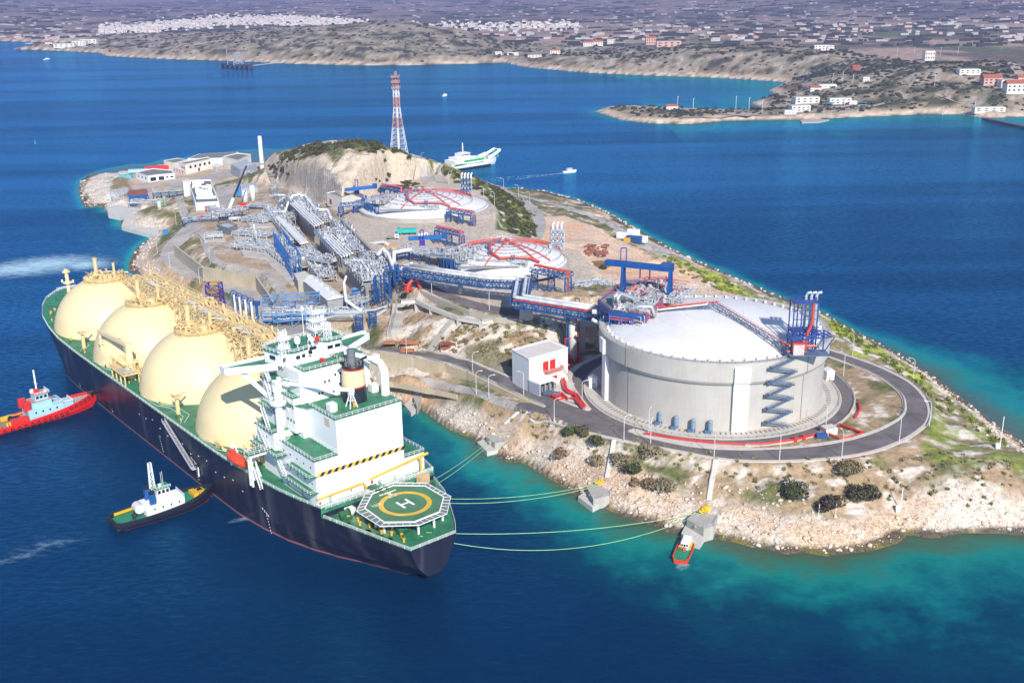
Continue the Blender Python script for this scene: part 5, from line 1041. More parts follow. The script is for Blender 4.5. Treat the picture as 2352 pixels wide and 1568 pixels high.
# horizontal vessel, vent stacks
def tank_h(lb, x, y, z, L, r, rz, mt):
    p = U(x, y, z); t = thing("vessel", lb, "vessel", p); d = Vector((cos(rz), sin(rz), 0)); c = Vector(p)+Vector((0, 0, r+1)); m = MB(); m.tube([c-d*(L/2+.4*r), c-d*L/2, c+d*L/2, c+d*(L/2+.4*r)], [r*.6, r, r, r*.6], 14); m.build("shell", mt, t, True)
    for s_ in (-.3, .3): m = MB(); b = c+d*L*s_; m.box((b.x, b.y, p[2]+.6), (.6, r*1.6, 1.4), rz); m.build("saddle", CONC, t)
def tank_v(lb, x, y, z, h, r, mt, cat="vessel", leg=0, name="upright_vessel"):
    p = U(x, y, z); t = thing(name, lb, cat, p); m = MB(); m.lathe(p, [(0, leg), (r, leg), (r, h-r*.5), (r*.7, h-r*.12), (0, h)], 16); m.build("shell", mt, t, True)
    m = MB(); m.lathe(p, [(r*1.15, 0), (r*1.15, .5), (0, .5)], 12); m.build("base", CONC, t)
tank_v("stout round steel vessel between blue frame and grey pipework", 697, 612, 22, 7, 2.6, mat("vessel_grey", (.40, .40, .39), .4, metal=.4))
tank_v("slim white vent stack standing in the metering pipework", 587, 560, 19, 13, .7, CLAD, "vent stack", name="vent_stack")
tank_v("shorter slim vent stack in the metering pipework", 591, 568, 19, 11, .6, CLAD, "vent stack", name="vent_stack")
tank_v("tall white gas bottle tank beside the grey building", 582, 463, 16, 13, 1.9, WHITE)
tank_v("shorter white gas tank beside the blue box", 564, 464, 16, 9, 2.1, WHITE)
tank_v("green upright vessel beside the jetty road", 381, 487, 8, 13, 1.4, mat("olive_paint", (.24, .30, .20), .5))
tank_v("pale upright vessel beside the green vessel near the jetty road", 368, 490, 8, 10, 1.5, mat("mint_paint", (.52, .60, .48), .5))
tank_h("pale horizontal vessel in front of the long white building", 540, 508, 17, 8, 1.2, .3, CLAD)
# ---------- loading jetty ----------
def upz(x, y, z): return Vector(U(x, y, z))
jt = thing("loading_jetty", "dark steel and concrete jetty platform carrying pipes out to the ship", "jetty", U(640, 745, 9))
m = MB(); m.prism([upz(x, y, 12)[:2] for x, y in ((600,742),(628,725),(850,718),(862,740),(760,790),(640,790))], 10.5, 12); m.build("deck", GREYW, jt)
for x, y in ((640,770),(700,765),(760,765),(820,745),(620,750)): m = MB(); p = upz(x, y, 11); m.cyl((p.x, p.y, -3), 1.1, 13.6, 10); m.build("pile", CONC, jt)
rack("jetty_pipe_bridge", "light blue steel bridge with pipes over the jetty deck behind the ship bridge", U(606, 722, 18), U(838, 716, 18), 9, 12, 21, [16, 18.5], 71, LBLUE, None, 9, 120, True, hmax=2.6, bay=7, bar_=.45)
m = MB(); a, b = upz(604, 700, 21), upz(735, 692, 21); m.truss(a, b, 6, 4.4, 6, .4)
single(m, "gantry_bridge", LBLUE, "light blue truss walkway gantry over the jetty pipes near the loading arms", "gantry")
m = MB(); a, b = upz(627, 738, 16), upz(735, 727, 16); m.truss(a, b, 4, 3.4, 5, .35); a, b = upz(735, 727, 16), upz(822, 733, 16); m.truss(a, b, 4, 3.0, 6, .3); single(m, "gantry_bridge", LBLUE, "light blue truss walkway on the ship side of the jetty pipes", "gantry")
m = MB()
for k in range(5):
    r_ = 1.6+k*.85; c = upz(797, 722, 20.5+(4-k)*.35); m.tube([c+Vector((-r_-4, -r_, 0)), c+Vector((-r_-4, r_, 0)), c+Vector((r_+4, r_, 0)), c+Vector((r_+4, -r_, 0)), c+Vector((-r_-4, -r_, 0))], .32, 6)
single(m, "expansion_loop", CLAD, "nested square pipe expansion loops on the jetty bridge", "pipe loop")
for (x, y, zb, zt, lb) in ((817,722,14,26,"small pale blue lattice tower on the jetty bridge, left one"),(848,716,14,24,"small pale blue lattice tower on the jetty bridge, right one")):
    p = upz(x, y, zb); t = thing("lattice_tower", lb, "steel tower", tuple(p)); m = MB(); m.tower(p, 3, 2.6, zt-zb, 5, .3); m.build("frame", LBLUE, t); m = MB(); m.box((p.x, p.y, zt), (3.6, 3.6, .3)); m.lathe((p.x, p.y, zt+1.8), [(2.4, 0), (0, 1)], 4); m.build("cabin_roof", LBLUE, t)
for (x, y, lb) in ((857,752,"dark blue lattice leg under the pipes beside the cliff, right one"),(826,762,"dark blue lattice leg under the pipes beside the cliff, left one")):
    p = upz(x, y, 16); m = MB(); m.tower(p, 3.4, 3.4, 8, 4, .35); single(m, "support_tower", BLUE, lb, "steel tower")
m = MB(); a = upz(872, 700, 20); m.tube([a, upz(893,690,20), upz(885,712,20), upz(815,752,14), upz(800,770,12)], .75, 8); m.tube([upz(700,722,17), upz(860,712,20), upz(895,700,21)], .6, 8); single(m, "transfer_pipe", CLAD, "thick silver pipe bending down from the plant to the jetty", "pipe")
# loading arms
arm0 = None
for k, (x, y) in enumerate(((540,742),(552,748),(565,754),(579,760))):
    p = upz(x, y, 12.5)
    if arm0 is None:
        arm0 = thing("cargo_loader", "x", "loading arm", tuple(p), 0, "blue and white loading arms"); q0 = p.copy()
        m = MB(); m.cyl((p.x, p.y, p.z), .9, 5, 8); m.bar(p, p+Vector((.3, 0, 15)), .8); m.build("riser", BLUE, arm0)
        m = MB(); m.tube([p+Vector((1.1, -.6, 1)), p+Vector((1.0, -.6, 15.5))], .55, 8); m.tube([p+Vector((0, .9, 3)), p+Vector((0, 1.2, 14.5))], .5, 8); m.build("arm_pipe", WHITE, arm0)
        m = MB(); c = p+Vector((.6, 0, 15.6)); 
        for s_ in (0, .5): m.tube([c+Vector((1.9*cos(a)*.9, s_, 1.9*sin(a))) for a in np.linspace(0, 2*pi, 13)[:-1]], .28, 6, True)
        for a in np.linspace(0, pi, 5)[:-1]: m.bar(c+Vector((1.8*cos(a), .2, 1.8*sin(a))), c-Vector((1.8*cos(a), -.2, 1.8*sin(a))), .2)
        m.build("pulley_wheel", BLUE, arm0); o = arm0
    else: o = dup(arm0, tuple(p))
    o['label'] = ["blue and white loading arm farthest from the blue post", "second loading arm from the left behind the domes", "third loading arm from the left behind the domes", "loading arm nearest the blue post and the jetty gantry"][k]
p = upz(594, 757, 12.5); m = MB(); m.bar(p, p+Vector((0, 0, 14)), 1.2); m.box(p+Vector((0, 0, 14)), (3.6, 2.4, 2)); single(m, "monitor_post", BLUE, "dark blue post with a boxed head beside the loading arms", "post")
p = upz(498, 722, 12); gt = thing("gangway_tower", "purple blue lattice tower with yellow platforms behind the domes", "steel tower", tuple(p))
m = MB(); m.tower(p, 8, 7, 17, 4, .5); m.build("frame", mat("violet_blue_steel", (.06, .03, .30), .5), gt)
m = MB(); [m.box(p+Vector((0, 0, z)), (6.6, 6.6, .5)) for z in (4, 9, 13)]; m.box(p+Vector((.5, 0, 17.4)), (4, 4, 1)); m.build("platform", mat("ochre_paint", (.50, .29, .03), .6), gt)
m = MB(); c = upz(475, 700, 9); [m.tube([c+Vector((k*1.5, -k, 0)), c+Vector((k*1.5+10, -10-k, 5))], .4, 6) for k in range(4)]; single(m, "hose_bundle", BLUE, "blue hoses lying on the rocks beside the purple tower", "hoses")
# ---------- pipe bridge with thick white pipes ----------
BRP = [(938,615,42.5),(1044,630,42.5),(1120,640,42.5),(1200,643,42.5),(1193,685,42.5),(1290,700,42.5),(1372,712,42.5)]
BR = [upz(*p) for p in BRP]; br = thing("pipe_bridge", "long blue truss bridge carrying two thick white pipes from the plant to the big tank", "pipe bridge", (BR[0].x, BR[0].y, 31))
m = MB()
for a, b in zip(BR, BR[1:]): m.truss(a-Vector((0, 0, 3.6)), b-Vector((0, 0, 3.6)), 8, 3.2, 3.3, .55)
m.build("truss", BLUE, br)
m = MB()
for a, b in zip(BR, BR[1:]):
    d = (b-a).normalized(); u = Vector((-d.y, d.x, 0))*3.6; vs = [a+u, b+u, b-u, a-u]; m.add([tuple(v-Vector((0, 0, 3.3))) for v in vs], [(0, 1, 2, 3)])
m.build("grating", mat("dark_grating", (.10, .12, .15), .8), br)
def offs(P, o, dz):
    out = []
    for i, p in enumerate(P):
        d1 = (P[i]-P[i-1]) if i else (P[1]-P[0]); d2 = (P[i+1]-P[i]) if i < len(P)-1 else d1; d1 = Vector((d1.x, d1.y, 0)).normalized(); d2 = Vector((d2.x, d2.y, 0)).normalized(); n = Vector((-(d1+d2).y, (d1+d2).x, 0)).normalized(); k = 1/max(.4, n.dot(Vector((-d1.y, d1.x, 0)))); out.append(p+n*o*k+Vector((0, 0, dz)))
    return out
for o_, rad in ((1.7, .85), (-2.3, .85)):
    m = MB(); pp = offs(BR, o_, .95); q = []
    for i, p in enumerate(pp):      # swept elbows
        if 0 < i < len(pp)-1: q += [p.lerp(pp[i-1], min(.3, 1.6/(p-pp[i-1]).length)), p.lerp(pp[i-1], .5/(p-pp[i-1]).length), p.lerp(pp[i+1], .5/(p-pp[i+1]).length), p.lerp(pp[i+1], min(.3, 1.6/(p-pp[i+1]).length))]
        else: q.append(p)
    m.tube(q, rad, 12); m.build("main_pipe", mat("lagged_pipe", (.60, .61, .62), .45, var=.18, scale=.25), br, True)
m = MB()
for o_, dz, rad in ((3.0, -2.6, .3), (1.5, -2.6, .4), (0, -2.6, .3), (-1.6, -2.6, .45), (-3, -2.6, .3), (3.3, .3, .25)): m.tube(offs(BR, o_, dz), rad, 6)
m.build("inner_pipes", CLAD, br)['kind'] = 'stuff'
m = MB(); m.tube(offs(BR[4:], -4.1, .2), .3, 6); m.build("fire_main", RED, br)
m = MB()
for i in (0, 1, 2, 3, 4, 5): m.rail([offs(BR, 4.2, -.2)[i], offs(BR, 4.2, -.2)[i+1]], 1.0, 3, .1)
m.build("handrail", BLUE, br)
for (x, y, zb, lb, sz) in ((1058,671,32,"round concrete pillar carrying the pipe bridge over the upper road",0),(1209,738,29,"broad tapered concrete pillar carrying the corner of the pipe bridge",1),(1316,829,16,"tall concrete pillar with blue ladder and red pipes beside the big tank",2),(947,636,32,"short round concrete pillar at the plant end of the pipe bridge",0)):
    p = upz(x, y, zb); t = thing("bridge_pillar", lb, "pillar", tuple(p)); m = MB(); zt = 38.7
    if sz == 0: m.cyl((p.x, p.y, zb-1), 1.3, zt-zb-1, 16)
    elif sz == 1: m.add([(p.x+sx_*w_, p.y+sy_*1.3, z) for z, w_ in ((zb-3, 3.6), (zt-2, 2.8)) for sx_, sy_ in ((-1, -1), (1, -1), (1, 1), (-1, 1))], [(3, 2, 1, 0), (4, 5, 6, 7), (0, 1, 5, 4), (1, 2, 6, 5), (2, 3, 7, 6), (3, 0, 4, 7)])
    else: m.cyl((p.x, p.y, zb-1), 1.9, zt-zb-1, 20)
    m.build("shaft", LCONC, t, sz != 1)
    m = MB(); m.box((p.x, p.y, zt-1.1), (8.6 if sz else 6, 3.0, 2.4), -.1); m.build("cap", LCONC, t)
    if sz == 2:
        m = MB()
        for o in (-3.0, -2.0): m.bar((p.x+o, p.y-1.2, zb), (p.x+o, p.y-1.2, zt), .28)
        for k in range(26): m.bar((p.x-3, p.y-1.2, zb+.9*k), (p.x-2, p.y-1.2, zb+.9*k), .16)
        for k in range(7): m.box((p.x-2.5, p.y-1.2, zb+1+k*3.2), (1.3, 1, .3))
        m.build("ladder", BLUE, t)
        m = MB(); m.tube([(p.x-3.6, p.y-1, zb+.5), (p.x-3.6, p.y-1, zb+11), (p.x+2.4, p.y-1.6, zb+12), (p.x+2.6, p.y-1.2, zb+23), (p.x-.5, p.y-2, zb+25)], .38, 8); m.tube([(p.x+2.4, p.y-.5, zb+.3), (p.x+2.5, p.y-.5, zb+7), (p.x+2, p.y+1, zb+8)], .4, 8); clutter(m, (p.x-4, p.y-3), (1, 0), (0, 1), 8, 4, zb+.2, 26, 9, 3); m.build("fire_pipe", RED, t)
# red hoops and blue pipe legs near the plant end of the bridge
m = MB(); a = upz(936, 672, 31); b = upz(972, 667, 31); m.tube([a]+[a.lerp(b, t_)+Vector((0, 0, 6.3*sin(pi*min(1, t_*1.1+.05))**.6 if t_ < .97 else .4)) for t_ in (.02, .12, .3, .5, .7, .9)]+[b], .8, 8)
for k in range(12): q = random.Random(k); m.tube([a+Vector((q.uniform(-3, 3), q.uniform(0, 6), 0)), a+Vector((q.uniform(-2, 2), q.uniform(0, 4), q.uniform(2, 5)))], .35, 6)
single(m, "fire_water_hoop", mat("coral_red", (.66, .07, .035), .45), "big coral red fire water pipe hoop over the upper road wall", "pipe")
for k, (x, y) in enumerate(((905,664),(925,650),(880,690))):
    m = MB(); p = upz(x, y, 24 if k != 1 else 31); r_ = random.Random(k)
    for j in range(9): dx, dy = r_.uniform(-4, 4), r_.uniform(-3, 3); m.tube([p+Vector((dx, dy, 0)), p+Vector((dx, dy, 13 if k != 1 else 9))], r_.uniform(.25, .45), 6)
    m.tower(p, 8, 8, 12 if k != 1 else 8, 3, .35); single(m, "pipe_tower", BLUE, ["dark blue pipe tower below the start of the white pipe bridge", "dark blue pipe tower on the yard side of the bridge start", "dark blue pipe tower beside the shed end of the plant"][k], "steel tower")
m = MB()
for pts, r_ in (([(868,585,34),(880,572,37),(892,584,36),(905,618,34),(915,622,34),(932,610,35),(945,606,38)], .95), ([(905,600,35),(905,580,38),(930,575,38),(985,572,37)], .95), ([(850,560,30),(880,556,33),(890,560,33)], .8)): m.tube([upz(*p) for p in pts], r_, 10)
m.each(1, "pipe", WHITE, thing("crossover_pipework", "fat white pipes zigzagging above the plant at the start of the bridge", "pipework", U(900, 600, 31)))
m = MB()
for pts, r_ in (([(642,462,24),(652,455,27),(690,451,32),(700,448,33),(720,475,32),(735,482,32),(752,482,32),(760,500,32)], .8), ([(630,487,22),(655,487,24),(660,470,28),(672,450,33),(690,446,34)], .8), ([(608,476,19),(618,482,21),(660,486,22)], .7), ([(803,600,31),(830,598,33),(845,620,33)], .7), ([(795,635,31),(790,650,30),(795,690,25),(830,715,20)], .7), ([(620,450,20),(640,448,23),(655,448,23),(655,458,22)], .6)): m.tube([upz(*p) for p in pts], r_, 8)
for k in range(6):
    for (A, B) in (((668+k*4, 468-k*1.5), (722+k*5, 520-k*2)), ((740+k*5, 545-k*2), (785+k*6, 590-k*2)), ((634+k*3, 500-k), (690+k*4, 560-k))):
        if k < 5: a, b = upz(*A, 32+.5*(k % 2) if A[0] > 660 else 24), upz(*B, 32+.5*(k % 2) if A[0] > 660 else 24); m.tube([a, b], .42+.12*(k % 3), 8)
m.each(1, "pipe", WHITE, thing("trunk_pipework", "white trunk pipes looping over the concrete process blocks", "pipework", U(700, 480, 31)))
# ================= TANKS ONE AND TWO =================
def low_tank(lb, cx, cy, zr, R1, R2, seed, faded):
    c = U(cx, cy, zr); t = thing("storage_tank", lb, "storage tank", (c[0], c[1], zr-6)); C = lambda r, a, z: (c[0]+r*cos(a), c[1]+r*sin(a), z)
    m = MB(); m.lathe((c[0], c[1], 0), [(R2+1.2, zr-6), (R2+1.2, zr-3.2), (R2, zr-3.1), (R2, zr-3.6)], 80); m.build("base_wall", BEIGE if 0 else CONC, t)
    m = MB(); m.lathe((c[0], c[1], 0), [(R2, zr-3.4), (R2*.96, zr-2.6), (R1+1, zr-.5), (R1, zr)], 80); m.build("skirt", mat("roof_white", (.80, .79, .785), .6), t, True)
    H_ = 6.2; prof = [(R1*(1-k/14)+.01, zr+H_*(1-(1-k/14)**2)) for k in range(15)]
    m = MB(); m.lathe((c[0], c[1], 0), prof, 80); m.build("dome_roof", mat("roof_grey_white", (.68, .66, .65), .6, var=.06, scale=.08), t, True)
    dz = lambda r: zr+H_*(1-((1-r/R1)*0+(r/R1))**2)+.5
    m = MB()
    for k in range(1, 7):
        r = R1*k/7.2; m.tube([C(r, a, dz(r)) for a in np.linspace(0, 2*pi, 60)[:-1]], .11, 4, True)
        for a in np.linspace(0, 2*pi, 14+k*2)[:-1]: m.bar(C(r, a, dz(r)-.7), C(r, a, dz(r)+.5), .25)
    m.build("spray_ring", DSTEEL, t)['kind'] = 'stuff'
    m = MB(); rm = mat("faded_red", (.60, .12, .13), .5) if faded else mat("coral_red", (.66, .07, .035), .45)
    for a0, a1 in ((.1, pi-.25),): m.tube([C(R1+.6, a, zr+1.4) for a in np.linspace(a0, a1, 40)], .5, 6); m.tube([C(R1+.2, a, zr+2.6) for a in np.linspace(a0, a1, 40)], .28, 6)
    for a in (-.95, -.65, -2.0, .35, 2.6): m.tube([C(r, a, dz(r)+.5) for r in np.linspace(1.5, R1, 7)], .33, 6)
    x0 = [C(R1*.25, -2.8, dz(R1*.25)+1), C(R1*.42, -2.55, dz(R1*.4)+2), C(R1*.62, -2.1, dz(R1*.6)+1.2), C(R1*.8, -1.75, dz(R1*.8)+1), C(R1*.8, -1.45, dz(R1*.8)+1.6), C(R1*.85, -1.1, dz(R1*.85)+1.4), C(R1*1.02, -.95, zr+2)]
    m.tube(x0, .62, 8); m.tube([C(1, 0, zr+H_+1.6), C(3, 2, zr+H_+1.6), C(2.5, -2.5, zr+H_+1.4)], .6, 8); m.build("red_pipework", rm, t)
    m = MB(); m.rail([C(R1+1, a, zr) for a in np.linspace(0, 2*pi, 61)], 1.2, 3, .1); m.rail([C(R2-1, a, zr-3) for a in np.linspace(-1.0, 2.6, 40)], 1.2, 3, .1); m.build("railing", STEEL, t)
    m = MB()
    for q_ in (x0[1], x0[2], x0[4], C(3.5, -.6, zr+H_)): m.tower((q_[0], q_[1], q_[2]-2.4), 2, 2, 3.4, 2, .3)
    p1, p2 = C(R1*.15, 2.6, zr+H_+.4), C(R1, 2.85, zr+.8); m.truss(Vector(p1), Vector(p2), 2, 1.4, 3, .22); m.build("catwalk", mat("slate_steel", (.10, .15, .25), .5), t)
    # pump platform on the left side
    m = MB(); a = pi*1.02; P0 = C(R1*1.15, a+.25, 0); clutter(m, (P0[0]-4, P0[1]-2), (.55, .83), (.83, -.55), 24, 15, zr+2.2, 170, seed, 3.6, (.12, .32)); m.build("pump_piping", STEEL, t)['kind'] = 'stuff'
    m = MB(); clutter(m, C(R1*.95, -2.4, 0), (.93, -.35), (.35, .93), R1*1.1, 5, zr+.2, 110, seed+3, 2.6, (.1, .28)); clutter(m, C(R1*.55, -.8, 0), (.9, .45), (-.45, .9), R1*.5, 7, zr+1, 60, seed+4, 2.2, (.1, .28)); clutter(m, C(R1*1.05, 1.9, 0), (1, 0), (0, 1), R1*.5, 4, zr+1, 50, seed+6, 2.2, (.1, .28)); m.build("rim_piping", mat("pale_grey_paint", (.56, .58, .59), .5), t)['kind'] = 'stuff'
    m = MB(); P1 = C(R1*1.15, a, 0); m.box((P1[0]+3, P1[1]+1, zr+1.9), (17, 24, .5), -.55); m.box((c[0]-R1*.35, c[1]-R1*.98, zr+.5), (R1*1.1, 4, .4), .05); m.build("pump_platform", mat("plate_grey", (.30, .32, .33), .7), t)
    m = MB()
    for k in range(8): b = a-.45+k*.13; q_ = C(R1*1.2, b, 0); m.bar((q_[0], q_[1], zr-5), (q_[0], q_[1], zr+2), .8)
    for k in range(5): q_ = C(R1*1.25, a+.2+k*.12, 0); m.tower((q_[0], q_[1], zr-5), 2.4, 2.4, 7, 2, .35)
    m.rail([(P1[0]-9, P1[1]-6, zr+2.1), (P1[0]+4, P1[1]-12, zr+2.1)], 1.2, 2, .14)
    for k in range(7): q_ = random.Random(seed+k); m.box((P1[0]+q_.uniform(-5, 9), P1[1]+q_.uniform(-9, 9), zr+3), (1.4, 1.2, 1.8))
    m.build("platform_leg", BLUE, t)
    return t, c, C
t2, c2, C2 = low_tank("low white domed tank with bright red pipes, directly behind the white pipe bridge", 1166, 585, 36, 28.6, 32.6, 100, False)
t1, c1, C1 = low_tank("low white domed tank with faded red pipes below the quarry, farthest of three tanks", 975, 462, 36, 32.0, 44, 200, True)
def jibcrane(lb, A, B, z0, post):
    p = upz(*post, z0); a = upz(*A); b = upz(*B); t = thing("jib_crane", lb, "crane", tuple(p)); m = MB(); m.bar(a, b, 1.5, 2.2); m.build("beam", mat("crane_blue", (.01, .13, .42), .45), t)
    m = MB(); zt = a.z+5
    for o in (-.9, .9): m.bar((p.x+o, p.y, z0), (p.x+o, p.y, zt), .5)
    m.bar((p.x-.9, p.y, zt), (p.x+.9, p.y, zt), .5); m.box((p.x, p.y, z0+1.5), (3, 2.4, 3)); m.build("mast", mat("violet_blue_steel", (.06, .03, .30), .5), t)
    m = MB(); m.box(b+Vector((0, 0, .5)), (3, 2.4, 3.4)); m.build("hoist", BLUE, t)
jibcrane("blue jib crane beam over the pump platform of the farthest tank", (792,436,43), (861,429,43), 38, (820,445)); jibcrane("blue jib crane beam over the pump platform of the middle tank", (938,548,42), (1021,543,42), 38, (970,565))
# stack frames and rim towers on tanks
def stackframe(lb, x, y, z0, w, h, mt, n=3, pm=None):
    p = upz(x, y, z0); t = thing("vent_tower", lb, "vent stack", tuple(p)); m = MB(); m.tower(p, w, w, h*.8, 3, .4); [m.box((p.x, p.y, z0+h*.8*k/3), (w, w, .25)) for k in (1, 2, 3)]; m.build("frame", mt, t)
    m = MB()
    for k in range(n): o = (k-(n-1)/2)*w*.32; m.tube([(p.x+o, p.y, z0), (p.x+o, p.y, z0+h), (p.x+o+.9, p.y+.4, z0+h+1.1)], .55, 8)
    m.build("vent_pipe", pm or WHITE, t)
stackframe("blue framed cluster of white vent pipes beside the farthest tank", 1072, 446, 34, 7, 14, BLUE, 4)
stackframe("pale framed cluster of white vent pipes beside the middle tank", 1280, 570, 33, 7.5, 14, mat("pale_blue_steel", (.40, .47, .56), .5), 3)
def stage(lb, A, B, zt, zb, w, mt, red=None, name="steel_trestle", pipe=True):
    a = upz(*A, zt); b = upz(*B, zt); t = thing(name, lb, "steel trestle", (a.x, a.y, zb)); m = MB(); m.truss(a-Vector((0, 0, 2)), b-Vector((0, 0, 2)), w, 2, 3, .4); k = max(1, round((b-a).length/9))
    for i in range(k+1): q = a.lerp(b, i/k); m.tower((q.x, q.y, zb), 3.4, 3, zt-zb-2, 3, .35)
    m.build("frame", mt, t)
    if red: m = MB(); m.tube([a+Vector((0, 0, .8)), b+Vector((0, 0, .8)), b+Vector((0, 0, -(zt-zb)))], .7, 8); m.tube([a+Vector((0, 1.4, .5)), b+Vector((0, 1.4, .5))], .3, 6); m.build("red_pipe", red, t)
    if pipe: m = MB(); [m.tube([a+Vector((0, o, -1.6)), b+Vector((0, o, -1.6))], .25, 6) for o in (-1, 0, 1)]; m.build("thin_pipe", CLAD, t)
    return t
fr_ = mat("faded_red", (.60, .12, .13), .5); cr_ = mat("coral_red", (.66, .07, .035), .45)
stage("blue trestle with red pipe and lattice legs at the near right of the farthest tank", (1030,480), (1086,488), 39, 31, 4, BLUE, fr_)
stage("large blue trestle tower with red pipe between the middle tank and the pipe bridge", (1228,612), (1305,628), 41, 29, 8, BLUE, cr_)
stage("blue trestle with pink pipe standing in the yard between the two tanks", (1003,522), (1060,534), 40, 31, 3.5, BLUE, fr_)
stage("blue trestle with pink pipe behind the farthest tank, below the quarry", (878,425), (922,433), 43, 36, 4, BLUE, fr_)
stage("blue pipe trestle on the left of the farthest tank", (782,468), (850,462), 38, 31, 4, BLUE)
rk("grey pipework terrace at the right end of the middle tank", (1225,595), (1275,585), 6, 34, 37, [37], 61, cl=50)
rk("pipework terrace along the front of the middle tank behind the pipe bridge", (1048,622), (1215,628), 6, 31, 36.5, [34, 36.2], 64, cl=150, npipe=7)
rk("pipework terrace on the road side of the middle tank", (955,600), (1040,612), 9, 31, 37, [36.5], 62, steel=BLUE, cl=120, npipe=6)
rk("small pump pipework pad between middle tank and big tank", (1330,668), (1395,655), 14, 27, 29, [28.5], 63, cl=110, npipe=6, hmax=2)
# red roof-side kiosk and white building near tank one
t = block("pump_house", "low white pump house with a red door left of the farthest tank", "building", [(750,444),(800,434),(835,440),(785,455)], 31, 38, CREAMW, ROOFG, .5); facade(t, 3, [(.75, 2, 3, 3.4, RED, "door")], 31)
# ================= PLATFORM ON THE BIG TANK =================
PZ = 50.5
pf = thing("pump_platform", "big grey and blue pipework platform on the left edge of the largest tank", "platform", (TC[0]-30, TC[1], TT))
PQ = [upz(x, y, PZ) for x, y in ((1400,712),(1374,692),(1440,645),(1530,640),(1552,668),(1484,724))]
m = MB(); m.prism([p[:2] for p in PQ], PZ-1, PZ); m.build("deck", mat("plate_green_grey", (.20, .235, .23), .7), pf)
m = MB()
for i in range(6):
    a, b = PQ[i], PQ[(i+1) % 6]; L = (b-a).length; k = max(1, round(L/5)); m.bar(a-Vector((0, 0, 1)), b-Vector((0, 0, 1)), .7, 2.2)
    for j in range(k):
        q = a.lerp(b, j/k); r = hypot(q.x-TC[0], q.y-TC[1]); zb = roofz(q.x, q.y) if r < RD else (TT if r < 47 else 38); m.bar((q.x, q.y, zb), (q.x, q.y, PZ), .6); q2 = a.lerp(b, (j+1)/k); m.bar((q.x, q.y, zb+1), (q2.x, q2.y, PZ-1), .3)
c_ = sum(PQ, Vector())/6
for j in range(40):
    r_ = random.Random(j); q = PQ[0].lerp(PQ[5], r_.random()).lerp(c_, r_.uniform(0, .5)); m.bar((q.x, q.y, TT), (q.x, q.y, PZ), .35); m.bar((q.x-2, q.y, TT+r_.uniform(0, 5)), (q.x+3, q.y+1, TT+r_.uniform(0, 5)), .3)
m.build("steel_frame", BLUE, pf)
m = MB(); m.rail([p for p in PQ+[PQ[0]]], 1.2, 1.6, .13, 2); m.build("railing", mat("plum_steel", (.35, .09, .17), .5), pf)
ux = (PQ[2]-PQ[1]).normalized(); uy = (PQ[0]-PQ[1]).normalized(); L1 = (PQ[2]-PQ[1]).length
P0 = PQ[1].lerp(PQ[2], .28); e1 = (PQ[5]-PQ[0]).normalized(); 
m = MB(); clutter(m, P0+e1*7, ux, e1, L1*.7, 26, PZ, 240, 301, 2.6, (.12, .3)); m.build("small_piping", STEEL, pf)['kind'] = 'stuff'
m = MB(); clutter(m, P0+e1*8, ux, e1, L1*.6, 22, PZ, 170, 302, 2.4, (.1, .24)); m.build("pale_piping", mat("pale_grey_paint", (.56, .58, .59), .5), pf)['kind'] = 'stuff'
m = MB()
for k in range(7):
    a = P0+e1*(7+k*.2)+ux*(3+k*4.5); m.tube([a+Vector((0, 0, 1.8)), a+e1*(20)+Vector((0, 0, 1.8))], .17, 6)
for k in range(3): a = P0+e1*(8+k*7)+Vector((0, 0, 2.1)); m.tube([a, a+ux*30], .17, 6)
clutter(m, P0+e1*8, ux, e1, L1*.6, 22, PZ, 34, 303, 2.8, (.08, .15)); m.build("red_piping", cr_, pf)
m = MB(); clutter(m, P0+e1*8, ux, e1, L1*.6, 22, PZ, 60, 304, 2.2, (.2, .45)); m.build("blue_equipment", NAVY, pf)
for sd_k, nm_, mt_, n_k in ((401, "under_piping", STEEL, 120), (402, "under_steelwork", BLUE, 110)):
    m = MB(); a_ = upz(1385, 728, 46); b_ = upz(1470, 752, 46); d_k = (b_-a_).normalized(); clutter(m, a_, d_k, Vector((-d_k.y, d_k.x, 0)), (b_-a_).length, 11, 43.6 if nm_[6] == 's' else 45, n_k, sd_k, 6, (.12, .28)); m.build(nm_, mt_, pf)['kind'] = 'stuff'
m = MB(); clutter(m, PQ[0].lerp(PQ[5], .1), (PQ[5]-PQ[0]).normalized(), ux, (PQ[5]-PQ[0]).length*.85, L1*.45, PZ, 120, 305, 2.4, (.1, .26)); clutter(m, PQ[5], (PQ[4]-PQ[5]).normalized(), -uy, (PQ[4]-PQ[5]).length, 7, PZ, 110, 306, 2.4, (.1, .26)); m.build("edge_piping", STEEL, pf)['kind'] = 'stuff'
m = MB(); [m.tube([PQ[5]+Vector((0, 0, z))+uy*o, PQ[4]+Vector((0, 0, z))+uy*o], .4, 6) for z, o in ((-.6, .9), (-1.8, .7), (.4, .6))]; [m.tube([PQ[0]+Vector((0, 0, z)), PQ[5]+Vector((0, 0, z))], .35, 6) for z in (-2.6, -3.6)]; m.build("edge_red_pipe", mat("plum_steel", (.35, .09, .17), .5), pf)
m = MB()
for k in range(2):
    a = upz(1413+k*6, 708+k*3, PZ); m.tube([a, a+Vector((0, 0, 5.4)), a+Vector((1, .6, 6.6)), a+Vector((6, 3.2, 4)), a+Vector((7.5, 3.6, 2.6)), a+Vector((7.5, 3.6, 0))], .85, 10)
a = upz(1444, 712, PZ+1); m.tube([a, a+Vector((4, 0, 1.5)), a+Vector((9, -.6, 1.5)), a+Vector((10, -1, 0)), a+Vector((10, -1, -3))], .95, 10)
m.build("silver_elbow", mat("bright_cladding", (.62, .63, .64), .25, metal=.6), pf, True)
m = MB()
